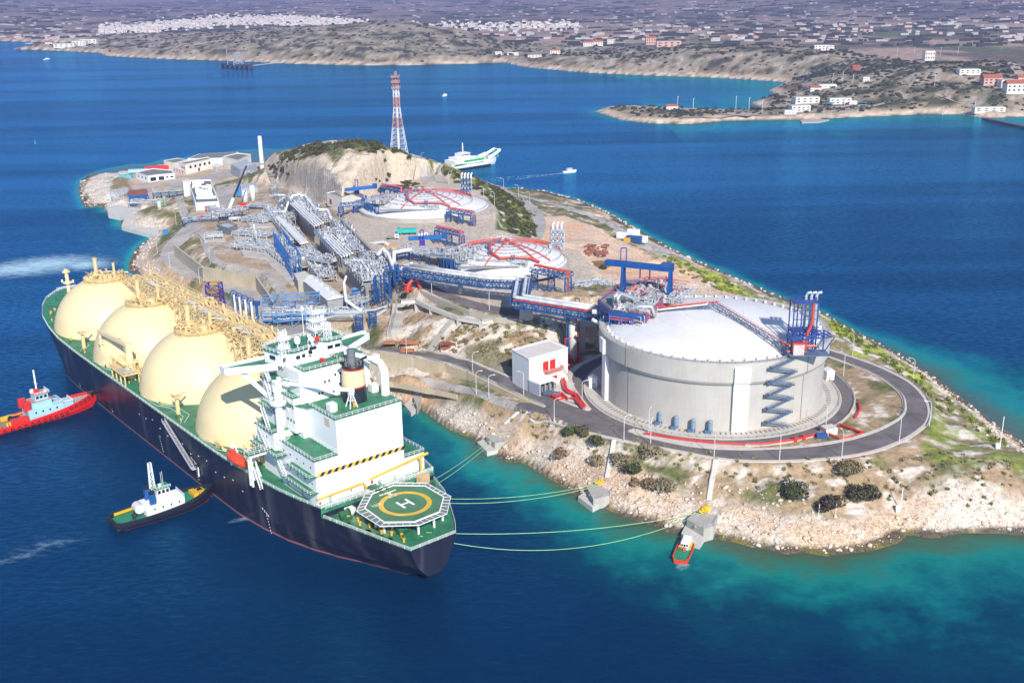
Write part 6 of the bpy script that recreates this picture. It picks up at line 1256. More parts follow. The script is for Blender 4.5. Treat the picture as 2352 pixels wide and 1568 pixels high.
for k in range(2): a = upz(1412+k*9, 728+k*3, 47); m.tube([a, a+Vector((0, 0, 4.4)), a+Vector((2.2, 0, 5.2)), a+Vector((2.6, 0, 1.0)), a+Vector((9, -1, 0)), a+Vector((12, -1, -.2)), a+Vector((12.4, -1, -4))], .7, 10)
for x, y, z in ((1360,716,45.5),): a = upz(x, y, z); m.tube([a, a+Vector((12, 0, 0))], 1.1, 10); m.tube([a+Vector((0, -1, -3)), a+Vector((2, -2, -4)), a+Vector((13, -2, -4.4))], .8, 10)
m.build("white_loop_pipe", WHITE, pf, True)
m = MB(); a = upz(1416, 697, PZ); m.box(a+Vector((0, 0, 2.2)), (3, 2.4, 4.4)); m.build("cabinet", WHITE, pf)
m = MB(); m.box(a+Vector((0, 0, 4.5)), (3.3, 2.7, .4)); m.tube([upz(1403,718,47), upz(1470,727,46.5)], .8, 8); m.build("cabinet_roof", cr_, pf)
# gantry crane above the platform
gc = thing("gantry_crane", "big blue overhead gantry crane standing on the platform of the largest tank", "crane", tuple(upz(1434, 645, PZ)))
gb = mat("crane_navy", (.008, .075, .28), .4)
A = upz(1391, 602, 63.5); B_ = upz(1546, 618, 63.5); m = MB(); dv = (B_-A).normalized(); un = Vector((-dv.y, dv.x, 0))
for s_ in (-1.0, 1.0): m.bar(A+un*s_, B_+un*s_, .9, 2.2)
m.build("twin_beam", gb, gc)
m = MB(); l1 = A.lerp(B_, .27); l2 = A.lerp(B_, .965)
for l in (l1, l2):
    for s_ in (-1, 1): m.bar(l+un*s_*1.0-Vector((0, 0, 1)), Vector((l.x+un.x*s_*2.4, l.y+un.y*s_*2.4, PZ)), 1.0)
    m.bar(Vector((l.x-un.x*2.4, l.y-un.y*2.4, PZ+1)), Vector((l.x+un.x*2.4, l.y+un.y*2.4, PZ+1)), .9)
m.build("leg", gb, gc)
m = MB(); m.box(B_-dv*2.5+Vector((0, 0, 1.5)), (5, 3.4, 1.6), atan2(dv.y, dv.x)); m.build("trolley", BLUE, gc)
m = MB(); vb = mat("violet_blue_steel", (.06, .03, .30), .5); [m.bar(l1+Vector((o, 0, 0)), l1+Vector((o, 0, 7)), .4) for o in (-1.2, 1.2)]; m.bar(l1+Vector((-1.2, 0, 7)), l1+Vector((1.2, 0, 7)), .4); m.build("rest_frame", vb, gc)
m = MB(); a, b = upz(1470, 640, PZ), upz(1492, 643, PZ); [m.bar(q, q+Vector((0, 0, 7.5)), .6) for q in (a, b)]; m.bar(a+Vector((-8, 0, 8.3)), b+Vector((0, 0, 7.3)), .6); single(m, "hoist_frame", mat("plum_dark", (.12, .03, .12), .5), "small dark purple hoist frame at the back of the big tank platform", "hoist")
# roof catwalks
cwk = thing("roof_catwalk", "raised steel catwalk with red pipe running over the white roof of the largest tank", "catwalk", (TC[0], TC[1], TT+9.5))
apx = Vector((TC[0], TC[1], TT+8.4)); a0 = upz(1503, 716, 48.5); hd_ = Vector(pol(sa1, RD-3, TT+2.8)); hd2 = Vector(pol(sa1-.02, TRr+2, TT+.6))
m = MB(); m.truss(a0, apx, 1.8, 1.1, 2.6, .24); m.truss(apx, hd_, 1.8, 1.1, 2.6, .24); m.truss(hd_, hd2, 1.6, .9, 2, .24)
rt = upz(1812, 803, 46.8); m.truss(hd_, rt, 1.6, 1.0, 2.6, .22)
for A, B, n in ((a0, apx, 9), (apx, hd_, 9), (hd_, rt, 4)):
    for k in range(1, n): q = A.lerp(B, k/n); m.bar((q.x-.6, q.y, roofz(q.x, q.y)), q-Vector((.6, 0, 0)), .25); m.bar((q.x+.6, q.y, roofz(q.x, q.y)), q+Vector((.6, 0, 0)), .25)
m.build("frame", NAVY, cwk)
m = MB(); Z1 = Vector((0, 0, 1.6)); m.tube([a0+Z1, apx+Z1, apx+Vector((2, .5, 1.6))], .26, 6); m.tube([hd_+Z1, rt+Z1, rt+Vector((10, .5, 1.2))], .42, 6); m.rail([a0+Vector((0, .8, 1.1)), apx+Vector((0, .8, 1.1))], 1, 2.2, .1); m.rail([apx+Vector((.8, 0, 1.1)), hd_+Vector((.8, 0, 1.1))], 1, 2.2, .1); m.build("red_pipe", cr_, cwk)
m = MB(); m.tube([a0+Vector((0, -1.2, 1.0)), apx+Vector((-3, -1.2, 1.0)), apx+Vector((-2.8, -.5, 1.4))], .3, 8); m.build("white_pipe", WHITE, cwk)
# relief valve structure at the right
sv = thing("relief_valve_structure", "tall blue framed vent structure with red pipe at the right edge of the largest tank", "vent stack", (TC[0]+34, TC[1]-3, TT))
p = upz(1845, 800, 45); m = MB(); q = Vector((p.x, p.y+3, TT+.8))
for ix, x in enumerate((-4.5, -1.5, 1.5, 4.5)):
    for y in (-3, 3): m.bar((q.x+x, q.y+y, TT), (q.x+x, q.y+y, TT+19), .45)
for z in (7.5, 18.8): m.box((q.x, q.y, TT+z), (9.6, 6.6, .35)); m.rail([(q.x-4.8, q.y-3.3, TT+z), (q.x+4.8, q.y-3.3, TT+z), (q.x+4.8, q.y+3.3, TT+z), (q.x-4.8, q.y+3.3, TT+z), (q.x-4.8, q.y-3.3, TT+z)], 1.1, 2, .12)
for z in (9, 12.5, 16): m.bar((q.x-4.5, q.y-3, TT+z), (q.x+4.5, q.y-3, TT+z), .25)
m.truss((q.x-7, q.y-9, TT+7), (q.x+8, q.y-5.5, TT+7), 5, 1.2, 2.5, .4)
for x in (-6, -2, 2, 6): m.bar((q.x+x, q.y-8, TT+.5), (q.x+x, q.y-8, TT+8), .45); m.bar((q.x+x, q.y-8, TT+.5), (q.x+x+4, q.y-8, TT+7), .3)
m.build("frame", mat("tower_blue", (.03, .07, .27), .5), sv)
m = MB(); [m.tube([(q.x+x, q.y+1.8, TT+1), (q.x+x, q.y+1.8, TT+20.2), (q.x+x+.6, q.y+1.6, TT+21.6), (q.x+x+1.8, q.y+1.4, TT+21.8)], .55, 8) for x in (1, 3, 5)]; m.build("tail_pipe", CLAD, sv)
m = MB(); m.tube([(q.x-8, q.y-9, TT+2), (q.x-1, q.y-9.4, TT+2), (q.x-.6, q.y-9, TT+9), (q.x+2.4, q.y-3.6, TT+11), (q.x+2.6, q.y-3.4, TT+19)], .42, 8); m.box((q.x-4, q.y-10, TT+5.7), (4.4, 3.6, .4)); m.build("red_pipe", cr_, sv)
m = MB(); m.box((q.x-4, q.y-10, TT+3.4), (4, 3.2, 4.4)); m.build("cabinet", mat("cabinet_pink", (.62, .48, .46), .5), sv)
m = MB(); m.box((q.x, q.y-9, TT+1.2), (15, 7, .3)); m.build("platform", NAVY, sv)
# pipe rack on the far rim
m = MB()
for k in range(16): a = radians(112-k*2.0); m.bar(pol(a, TRr+2.5, TT-3), pol(a, TRr+2.5, TT+4.2), .35); m.bar(pol(a, TRr+4, TT+2), pol(a, TRr, TT+2), .3)
m.rail([pol(radians(112-k*4), TRr+2.5, TT+2) for k in range(9)], 1.2, 1.6, .12)
o = m.build("rim_rack", STEEL, big)
# ================= WHITE BUILDING, ROAD BRIDGE =================
wb = block("plant_room", "white plant room with two red doors between the cliff and the largest tank", "building", [(1176,804),(1215,826),(1304,800),(1262,781)], 16, 30.2, mat("panel_white", (.76, .77, .78), .5, var=.03), mat("pale_roof", (.62, .57, .53), .8, var=.05), .5)
facade(wb, 1, [(.42, 9.2, 3.0, 4.2, RED, "door"), (.60, 9.2, 3.0, 4.2, RED, "door"), (.62, 3.0, 4.2, 1.6, RED, "lower_door")], 16)
q = [Vector((p[0], p[1], 0)) for p in wb['_q']]; dd_ = (q[2]-q[1]).normalized(); nn = Vector((dd_.y, -dd_.x, 0)); LL = (q[2]-q[1]).length
m = MB(); a = q[1]+dd_*LL*.36+nn*.1; b = q[1]+dd_*LL*.80+nn*.1
m.prism([(a+nn*0)[:2], b[:2], (b+nn*2.2)[:2], (a+nn*2.2)[:2]], 22.7, 22.95); ZB = Vector((0, 0, 22.95)); m.rail([a+ZB, a+nn*2.2+ZB, b+nn*2.2+ZB, b+ZB], 1.2, 2, .12, 2); m.rail([b+nn*1+ZB, b+dd_*4+nn*1+Vector((0, 0, 17))], 1.2, 2, .12); m.build("balcony", mat("salmon_rail", (.62, .22, .18), .5), wb)
an0 = q[1]-dd_*.5+nn*.1; m = MB(); a1 = an0+dd_*LL*.44; m.prism([an0[:2], a1[:2], (a1+nn*7)[:2], (an0+nn*7)[:2]], 21.2, 21.7); m.build("canopy", WHITE, wb)
m = MB(); m.prism([(an0+nn*.4)[:2], (an0+dd_*.4+nn*.4)[:2], (an0+dd_*.4+nn*6.8)[:2], (an0+nn*6.8)[:2]], 16, 21.2); m.build("canopy_wall", mat("blue_grey_wall", (.38, .42, .48), .6), wb)
for k in range(4): p = an0+dd_*LL*.44*(k+.3)/3.6+nn*6.7; m = MB(); m.bar((p.x, p.y, 16), (p.x, p.y, 21.2), .25); m.build("canopy_post", STEEL, wb)
m = MB()
for k in range(5): p = an0+dd_*(1.5+k*2.2)+nn*3.5; m.box((p.x, p.y, 17.4), (1.4, 2.6, 2.8), atan2(dd_.y, dd_.x))
m.build("generator", DSTEEL, wb)
pv = MB(); pv.prism([upz(x, y, 16.22)[:2] for x, y in ((1213,884),(1262,868),(1320,880),(1303,900),(1330,925),(1290,915),(1240,897))], 15.8, 16.25); struct(pv, "paved_yard", LCONC)
m = MB()
for pts, r_ in (([(1290,838),(1313,838)], .6), ([(1300,850),(1286,852),(1296,893),(1304,900),(1320,905),(1340,935)], .5), ([(1303,850),(1292,853),(1301,892),(1309,898),(1326,905),(1344,932)], .45), ([(1310,912),(1320,914),(1336,934)], .4), ([(1268,908),(1290,902),(1305,915)], .4)): m.tube([upz(x, y, 17.3) for x, y in pts], r_, 8)
m.prism([upz(x, y, 17)[:2] for x, y in ((1262,905),(1285,898),(1303,910),(1282,915))], 16.1, 17); single(m, "fire_main", RED, "bright red fire pipes and plate in the kerbed wedge beside the white plant room", "pipe")
m = MB(); p = upz(1268, 903, 17); m.box(p, (7, 3, 1.2), -.5); m.tube([p+Vector((0, 0, .5)), p+Vector((.6, 0, 2.2))], .4, 6); single(m, "equipment_skid", NAVY, "dark blue equipment skid beside the red pipe wedge", "equipment")
m = MB()
for pts, r_ in (([(1480,999),(1560,1012),(1640,1021),(1711,1025),(1765,1022),(1835,1012),(1893,996),(1928,1011),(1955,1008),(1981,998),(1928,978),(1920,995)], .38), ([(1973,928),(1975,945),(1965,962)], .45)): m.tube([G(x, y, 16, .9) for x, y in pts], r_, 8)
for x, y in ((1826,1013),(1846,1009)): p = G(x, y, 16, .9); m.box(p, (1, 1.8, 1.8))
single(m, "fire_main", RED, "long red fire main curving along the verge of the ring road", "pipe")
m = MB(); p = G(1887, 1005, 16, 1); m.box(p, (4, 2, 1.6)); single(m, "valve_set", BLUE, "blue valve set on the red fire main", "valve"); m = MB(); p = G(1903, 995, 16, 0); m.box(Vector(p)+Vector((0, 0, 1.4)), (5, 4, 2.8), .3); single(m, "valve_pit", LCONC, "pale concrete box under the red fire pipes right of the big tank", "concrete box")
# road bridge between the pillar and tank
rb_ = thing("road_bridge", "concrete road bridge on square piers behind the tall pipe pillar", "bridge", tuple(upz(1340, 760, 16)))
m = MB(); m.prism([upz(x, y, 30.6)[:2] for x, y in ((1232,710),(1232,728),(1385,744),(1385,724))], 28.6, 30.6); m.build("deck", CONC, rb_)
for x in (1338, 1382): m = MB(); p = upz(x, 745, 29); m.box((p.x, p.y, 22), (2.6, 2.6, 14)); m.build("pier", CONC, rb_)
# ================= NORTH-WEST BUILDINGS =================
def wz(t, i, n, z, w, h, z0, mt=DARK, a=.08, b=.92, nm="window"): facade(t, i, [(a+(b-a)*(k+.5)/n, z, w, h, mt, nm) for k in range(n)], z0)
LG = mat("light_grey_wall", (.60, .62, .64), .7, var=.04, streak=.1)
t = block("hall", "long grey white hall behind the two storey building, at the far shore", "building", [(430,364),(458,353),(545,349),(560,357),(500,363)], 9, 17, LG, ROOFG, 0)
t = block("office_building", "two storey cream building with a row of dark square windows", "building", [(411,375),(425,379),(487,366),(478,362)], 9, 17.5, CREAMW, ROOFG, .8); wz(t, 1, 5, 5.6, 2.6, 2.3, 9, a=.1, b=.97); wz(t, 0, 2, 5.4, 2, 2.2, 9, a=.3, b=.95); facade(t, 1, [(.48, 1.6, 2, 3.2, DARK, "door")], 9)
t = block("annex", "low cream annex with red doors at the corner of the two storey building", "building", [(397,385),(423,392),(427,384),(410,380)], 9, 12.4, CREAMW, CREAMW, .3); facade(t, 0, [(f, 1.5, 1.6, 2.6, RED, "door") for f in (.1, .35, .6, .85)], 9)
t = block("office_building", "low cream flat roofed building left of the two storey building", "building", [(376,370),(400,375),(430,368),(408,364)], 8, 15, CREAMW, ROOFG, .5); facade(t, 1, [(.3, 2, 2, 4, RED, "door"), (.7, 3, 3, 4, DARK, "doorway")], 8)
t = block("office_building", "cream building with a pale blue recessed front at the far right of the group", "building", [(512,361),(546,370),(576,356),(545,353)], 9, 18.5, CREAMW, ROOFG, .8); facade(t, 1, [(.5, 4.4, 14, 6.2, mat("sky_blue_panel", (.25, .52, .76), .5), "blue_panel"), (.06, 4.5, 1, 4, LG, "window"), (.93, 4.5, 1, 4, LG, "window")], 9); wz(t, 0, 3, 5, 1.6, 2, 9, LG)
t = block("garage", "small cream garage with a pale blue door right of the two storey building", "building", [(487,380),(500,385),(510,378),(495,374)], 9, 13, CREAMW, CREAMW, 0); facade(t, 0, [(.5, 1.7, 5, 3, mat("sky_blue_panel", (.25, .52, .76), .5), "door")], 9)
t = block("workshop", "grey metal workshop with a green sign beside the white chimney", "building", [(529,377),(551,389),(588,377),(560,369)], 10, 19, mat("metal_grey_wall", (.36, .40, .44), .5, streak=.1), mat("metal_roof", (.42, .44, .46), .5), 0); facade(t, 0, [(.45, 6.4, 6, 2.4, mat("sign_green", (.06, .42, .22), .5), "sign")], 10)
# white lettering bar on the sign
p = t['_q']; 
t = block("garage_block", "white garage block with dark open bays beside the shore road, front left", "building", [(312,396),(340,405),(362,402),(401,399),(396,392),(350,388)], 8, 13, mat("panel_white", (.76, .77, .78), .5), ROOFG, .5); wz(t, 0, 3, 2.4, 1.8, 2, 8); facade(t, 1, [(.5, 1.8, 5.5, 3.4, DARK, "garage_bay")], 8); facade(t, 2, [(.2, 1.8, 5, 3.4, DARK, "garage_bay"), (.55, 2.4, 2, 1.4, DARK, "window"), (.82, 2.4, 3, 1.4, DARK, "window")], 8)
t = block("control_building", "long white flat roofed building crowded with white roof machines", "building", [(432,416),(449,467),(503,464),(484,414)], 13, 20, mat("panel_white", (.76, .77, .78), .5), mat("roof_dark_grey", (.17, .175, .18), .9), .6); facade(t, 1, [(.48, 2.8, 3.4, 3.6, RED, "door")], 13)
m = MB(); r_ = random.Random(4); q = [Vector((*p, 0)) for p in t['_q']]
for k in range(34): f, g_ = r_.uniform(.1, .92), r_.uniform(.12, .88); p = q[0].lerp(q[1], f).lerp(q[3].lerp(q[2], f), g_); m.box((p.x, p.y, 20.9), (r_.uniform(1.5, 4), r_.uniform(1.2, 3), 1.8), .2)
for k in range(10): f = r_.uniform(.3, .9); p = q[0].lerp(q[1], f).lerp(q[3].lerp(q[2], f), .15); p2 = q[0].lerp(q[1], f).lerp(q[3].lerp(q[2], f), .85); m.tube([(p.x, p.y, 21.2), (p2.x, p2.y, 21.2)], .5, 6)
m.build("roof_machine", WHITE, t)
t = block("store", "white windowless store at the head of the long white building", "building", [(417,414),(420,420),(438,418),(433,412)], 12, 22, CREAMW, CREAMW, 0)
t = block("switch_house", "grey flat building behind the white gas bottle tanks", "building", [(543,424),(548,434),(592,430),(584,420)], 16, 20, mat("metal_grey_wall", (.36, .40, .44), .5), mat("metal_roof", (.42, .44, .46), .5), 0)
def cont(lb, x, y, z, L, W, H_, rz, mt, name="container", cat="container", group=None):
    p = U(x, y, z); t = thing(name, lb, cat, p, 0, group); m = MB(); m.box((p[0], p[1], p[2]+H_/2+.15), (L, W, H_), rz); c, s = cos(rz), sin(rz)
    for k in range(int(L/.8)): o = -L/2+.4+k*.8; m.box((p[0]+o*c, p[1]+o*s, p[2]+H_/2+.15), (.25, W+.12, H_*.9), rz)
    m.build("box", mt, t); m = MB(); m.box((p[0]+(L/2+.05)*c, p[1]+(L/2+.05)*s, p[2]+H_/2+.15), (.1, W*.9, H_*.85), rz); m.build("door", mt, t)
cont("red long container near the far left shore", 365, 389, 8, 26, 5, 3.4, .25, RED); cont("teal container beside the white garage block", 289, 410, 7, 12, 4, 3.4, .05, mat("teal_container", (.10, .42, .50), .5)); cont("pale teal roofed container behind the teal one", 318, 396, 8, 18, 5, 3, .2, mat("pale_teal", (.35, .58, .58), .5))
cont("blue upright box unit beside the white gas tank", 550, 450, 16, 3, 3, 7.5, .1, mat("box_blue", (.03, .22, .52), .5)); cont("small blue hut on the quay by the shore road", 381, 541, 7, 3.4, 3, 4, .2, mat("box_blue", (.03, .22, .52), .5), "hut", "hut")
for x, y, lb, mt, L in ((1437,548,"white long cabin at the right shore, farthest left of four",WHITE,12),(1457,556,"blue site cabin between two white cabins at the right shore",BLUE,11),(1455,540,"white cabin box behind the blue site cabin",WHITE,8),(1476,556,"white square cabin box nearest the sea at the right shore",WHITE,6)):
    cont(lb, x, y, 9, L, 4, 4, -.5, mt, "site_cabin", "cabin")
cont("small yellow box beside the white long cabin", 1441, 556, 9, 4, 4, 3, -.5, YEL, "crate", "crate")
# chimney
p = U(603.5, 398, 12); ch = thing("chimney", "tall plain white chimney beside the grey metal workshop", "chimney", p); m = MB(); m.lathe(p, [(2.1, 0), (2.0, 6), (1.9, 12), (1.7, 34), (1.5, 34), (1.4, 33)], 20); m.build("stack", mat("chimney_white", (.78, .79, .80), .4), ch, True); m = MB(); m.lathe(p, [(2.2, 8.2), (2.2, 9.2)], 16); m.bar((p[0]+2.6, p[1], p[2]+3), (p[0]+2.6, p[1], p[2]+16), .9); m.build("band_and_ladder", DSTEEL, ch)
rack("cooler_bank", "grey bank of fan coolers on steel legs at the foot of the chimney", U(570, 402, 14), U(626, 412, 14), 10, 12, 17, [16.4], 91, DSTEEL, DSTEEL, 10, 40, cat="cooler bank", hmax=1.5)
# jetty house and frames at the small pier
m = MB(); m.prism([upz(x, y, 5)[:2] for x, y in ((244,477),(262,470),(310,476),(360,480),(370,500),(330,505),(290,495),(248,487))], -2, 5); single(m, "intake_pier", LCONC, "pale concrete water intake pier on the far left shore", "pier")
t, q = latt("open_steel_shelter", "pale blue open steel frame on the concrete pier, far left shore", [(252,437),(292,432),(297,440),(254,446)], 5, 13, 5, 2, mat("pale_blue_steel", (.40, .47, .56), .5), .35)
t = block("pump_shelter", "open blue framed pump shelter with rusty red roof on the pier", "shelter", [(293,437),(337,434),(340,446),(296,450)], 11.2, 13, BLUE, RUST, 0)
m = MB(); [m.bar((*p, 5), (*p, 12), .6) for p in t['_q']]; q = t['_q']; cx_ = sum(p[0] for p in q)/4; cy_ = sum(p[1] for p in q)/4; m.build("post", BLUE, t); m = MB(); m.box((cx_, cy_, 8), (13, 7, 6)); m.build("machine_house", mat("maroon_paint", (.16, .02, .025), .6), t)
rack("pump_piping_rack", "blue pipe rack crossing between pump shelter and long white building", U(352, 452, 10), U(425, 448, 10), 6, 7, 14, [12, 13.6], 92, BLUE, mat("sage_pipe", (.20, .29, .22), .5), 4, 12)
rack("pump_piping_rack", "blue portal pipe rack over the left shore road", U(420, 522, 12), U(487, 518, 12), 5, 9, 17.5, [17], 93, BLUE, mat("sage_pipe", (.20, .29, .22), .5), 3, 10)
rack("pump_piping_rack", "grey blue pump pipework beside the rusty roofed shelter", U(300, 470, 6), U(385, 468, 6), 12, 5, 8, [7.4], 94, BLUE, STEEL, 6, 80, hmax=3.5)
t = block("stair_block", "grey concrete stair block with zigzag flights in the left of the plant", "building", [(498,518),(520,512),(545,518),(524,526)], 15, 21, DSTEEL, STEEL, .8)
m = MB(); q = [Vector((*p, 0)) for p in t['_q']]
for k in range(3): m.bar((q[0].x, q[0].y-1.5, 15+2*k), (q[1].x, q[1].y-4, 17+2*k), .4, .6)
m.build("stair", STEEL, t)
m = MB(); m.prism([upz(x, y, 3)[:2] for x, y in ((279,520),(284,506),(330,500),(362,512),(366,538),(357,541))], -1, 3); struct(m, "quay", LCONC)
# telescopic crane
p = upz(522, 500, 16); tc_ = thing("mobile_crane", "telescopic crane with dark raised boom and white base section in the plant", "crane", tuple(p))
tpz = upz(566, 381, 50); b0 = p+Vector((0, 0, 2.5)); m = MB(); m.bar(b0, b0.lerp(tpz, .33), 1.5); m.build("boom_base", WHITE, tc_); m = MB(); m.bar(b0.lerp(tpz, .33), b0.lerp(tpz, .7), 1.1); m.bar(b0.lerp(tpz, .7), tpz, .8); m.build("boom", mat("boom_black", (.03, .03, .04), .5), tc_)
m = MB(); m.box(p+Vector((-2, 0, 1.8)), (9, 2.8, 1.6), .3); m.box(p+Vector((-5, -1, 2.9)), (2.2, 2.6, 1.8), .3); m.build("carrier", WHITE, tc_); m = MB(); [m.cyl(p+Vector((-5+k*2, -1.3, 0)), .7, .9, 8) for k in range(4)]; m.build("wheels", BLACK, tc_)
# flare tower on the hill
p = upz(917, 363, 44); ft = thing("flare_tower", "tall red and white lattice flare tower on the hill top", "tower", tuple(p)); HT = 66
WHT = mat("tower_white", (.70, .71, .72), .5); RDT = mat("tower_red", (.50, .27, .25), .5)
def wdt(h): return 14-9.2*min(1, h/38) if h < 38 else 4.8-1.0*min(1, (h-38)/26)
for i in range(8):
    h0, h1 = i*8.0, (i+1)*8.0; m = MB(); m.tower((p.x, p.y, p.z+h0), wdt(h0), wdt(h1), 8.0, 2, .30 if i < 5 else .4)
    m.build("lattice_section", RDT if (i >= 3 and i % 2 == 1) else WHT, ft)
    m = MB(); m.cyl((p.x, p.y, p.z+h0), 1.0, 8, 10); m.build("flare_pipe", RDT if (i >= 2 and i % 2 == 1) else WHT, ft)
m = MB(); [m.box((p.x, p.y, p.z+h), (6.6, 6.6, .5)) for h in (55, 59.5, 63.5)]; [m.rail([(p.x-3.2, p.y-3.2, p.z+h), (p.x+3.2, p.y-3.2, p.z+h), (p.x+3.2, p.y+3.2, p.z+h)], 1.6, 1.6, .2) for h in (55, 59.5, 63.5)]; m.build("gallery", RDT, ft); m = MB(); m.cyl((p.x, p.y, p.z+62), 1.5, 6, 8); m.build("flare_tip", DSTEEL, ft)
# ================= STREET LAMPS =================
lp = thing("street_lamp", "x", "street lamp", (0, 0, 0), 0, "street lamps along the island roads")
m = MB(); m.cyl((0, 0, 0), .17, 9.2, 6, .12); m.build("pole", mat("pole_grey", (.62, .63, .63), .4), lp, world=False)
m = MB(); m.tube([(0, 0, 9.1), (.25, 0, 9.8), (.9, 0, 10.2), (2.1, 0, 10.3)], .1, 5); m.build("arm", mat("pole_grey", (.62, .63, .63), .4), lp, world=False); m = MB(); m.box((2.4, 0, 10.3), (.9, .35, .2)); m.build("lantern", WHITE, lp, world=False)
LP = [(1273,972,.4,"on the verge below the road fork, nearest the shore"),(1433,1014,.4,"on the shore side of the ring road left of the red pipe"),(1203,908,2.6,"at the crash barrier opposite the white plant room"),(1337,929,.3,"at the tip of the kerbed wedge"),(1490,998,1.2,"at the left end of the red fire main"),(1494,1024,1.2,"on the outer kerb below the end of the red main"),(1937,863,2.,"at the top of the inner ring road, right side"),(1958,819,2.,"on the yellow green verge right of the big tank"),(2097,876,2.5,"on the outer bend beside the sea slope"),(2134,978,3.,"on the outermost bend of the ring road"),(2065,1016,1.9,"on the outer kerb at the lower right bend"),(1933,1051,1.7,"on the outer kerb below the red pipe loop"),(1896,988,1.7,"between the red pipe loop and the tank apron"),(1790,1058,1.6,"on the outer kerb below the zigzag stair"),(1640,1052,1.5,"at the head of the path to the lowest mooring dolphin"),(992,678,.3,"beside the coral red pipe hoop"),(1124,713,.3,"under the pipe bridge on the upper dark road"),(934,814,.3,"above the beige wall, nearest the ship"),(1086,859,.3,"midway along the beige wall barrier"),(1157,438,3.,"standing alone above the ferry on the ridge end"),(1191,454,3.,"by the first bend of the right shore road"),(1217,470,3.,"by the second bend of the right shore road"),(1111,462,3.,"behind the wall of the farthest tank"),(1136,475,3.,"at the right wall end of the farthest tank"),(968,375,0.,"beside the foot of the flare tower road"),(1001,395,0.,"halfway down the flare tower road"),(1031,425,0.,"at the bottom of the flare tower road"),(405,517,0.,"by the blue portal rack on the shore road"),(362,583,0.,"on the grass at the outer bend of the left shore road"),(459,651,0.,"on the lower left shore road behind the second dome"),(391,617,0.,"at the bend of the left shore road above the rocks"),(483,605,0.,"beside the upper road over the tall beige wall"),(568,404,0.,"in front of the grey metal workshop"),(1094,905,.3,"on the lower shore road verge, left one of a pair"),(1123,915,.3,"on the lower shore road verge, right one of a pair")]
for k, (x, y, rz, lb) in enumerate(LP):
    p = G(x, y, 16); o = lp if k == 0 else dup(lp, p, rz); o.location = p; o.rotation_euler = (0, 0, rz); o['label'] = "grey street lamp "+lb
# crash barriers
def barrier(lb, P, z0=16, dzz=0):
    q = [G(*p, z0) for p in smooth(P, 1)]; t = thing("crash_barrier", lb, "crash barrier", q[0]); m = MB()
    for a, b in zip(q, q[1:]): m.bar(Vector(a)+Vector((0, 0, .75+dzz)), Vector(b)+Vector((0, 0, .75+dzz)), .14, .42)
    m.build("rail", mat("barrier_steel", (.50, .50, .48), .45, metal=.3), t); m = MB()
    L = 0
    for a, b in zip(q, q[1:]):
        a = Vector(a); b = Vector(b); k = max(1, round((b-a).length/3.5))
        for j in range(k): p = a.lerp(b, j/k); m.bar(p, p+Vector((0, 0, .8+dzz)), .16)
    m.build("posts", mat("barrier_steel", (.50, .50, .48), .45, metal=.3), t)['kind'] = 'stuff'
barrier("long steel crash barrier on top of the beige wall beside the dark road", [(1250,932),(1195,909),(1122,873),(1073,851),(1025,834),(952,819),(855,806)])
barrier("steel crash barrier round the outside of the inner ring road", ROUT[:9]); barrier("steel crash barrier round the inner edge of the outer bend", INN[1:11]); barrier("steel crash barrier along the outer edge of the right bend", [(1902,801),(1956,818),(2013,838),(2054,857),(2096,879),(2124,906),(2139,934),(2139,958),(2128,982)])
q = [pol(a, AP-.4, TB+.4) for a in np.linspace(-3.0, .6, 60)]; m = MB(); m.rail(q, .9, 2.4, .1); single(m, "apron_railing", STEEL, "low steel railing round the apron of the largest tank", "railing")
m = MB()
for k in range(90): a = -3.0+3.6*k/89; m.box(pol(a, TRr+2.6, TB+.55), (1.9, .5, .12), a)
single(m, "apron_trench_cover", DSTEEL, "ring of short dark trench covers around the foot of the largest tank", "trench cover", None, 'stuff')
q = [pol(a, AP+12, 0) for a in np.linspace(-.2, .2, 3)]
# posts near the lower right shore
for x, y, h, lb, bx in ((2068,1173,9,"white pole with a white box at its foot on the lower right cliff",1),(2296,1030,13,"tall white pole with a white box on the green right slope",1),(1880,1187,5,"short thin orange tipped post on the rocks below the shrubs",0),(1919,1187,5,"short thin white post with a white foot below the shrubs",0)):
    p = G(x, y, 6); t = thing("marker_pole", lb, "pole", p); m = MB(); m.cyl(p, .16 if bx else .1, h, 6); m.build("pole", WHITE, t)
    m = MB(); m.box((p[0]-(.9 if bx else 0), p[1], p[2]+(1 if bx else .2)), (1.6, 1.2, 2.2) if bx else (.8, .8, .5)); m.build("box", WHITE, t)
# small red equipment at the cliff foot
for x, y, z, lb, s_ in ((1030,806,16,"rusty red skid with a flat roof at the foot of the cliff",(7,4,4)),(941,790,16,"rusty orange frames on a concrete pad below the stair chute",(9,5,1.2)),(935,808,16,"flat red topped pit beside the dark road",(6,4,1)),(895,788,16,"flat rusty pad near the ship bridge wing",(6,4,.6))):
    p = upz(x, y, z); t = thing("rusty_skid", lb, "equipment", tuple(p)); m = MB(); m.box(p+Vector((0, 0, s_[2]-.2)), (s_[0], s_[1], .35)); m.build("roof_plate", RUST if s_[2] > 3 else mat("worn_orange", (.50, .19, .08), .8), t); m = MB()
    [m.bar(p+Vector((a*s_[0]/2, b*s_[1]/2, -.4)), p+Vector((a*s_[0]/2, b*s_[1]/2, s_[2])), .3) for a in (-1, 1) for b in (-1, 1)]; m.box(p+Vector((0, 0, s_[2]*.3)), (s_[0]*.7, s_[1]*.6, s_[2]*.6)); m.build("frame", RUST, t)
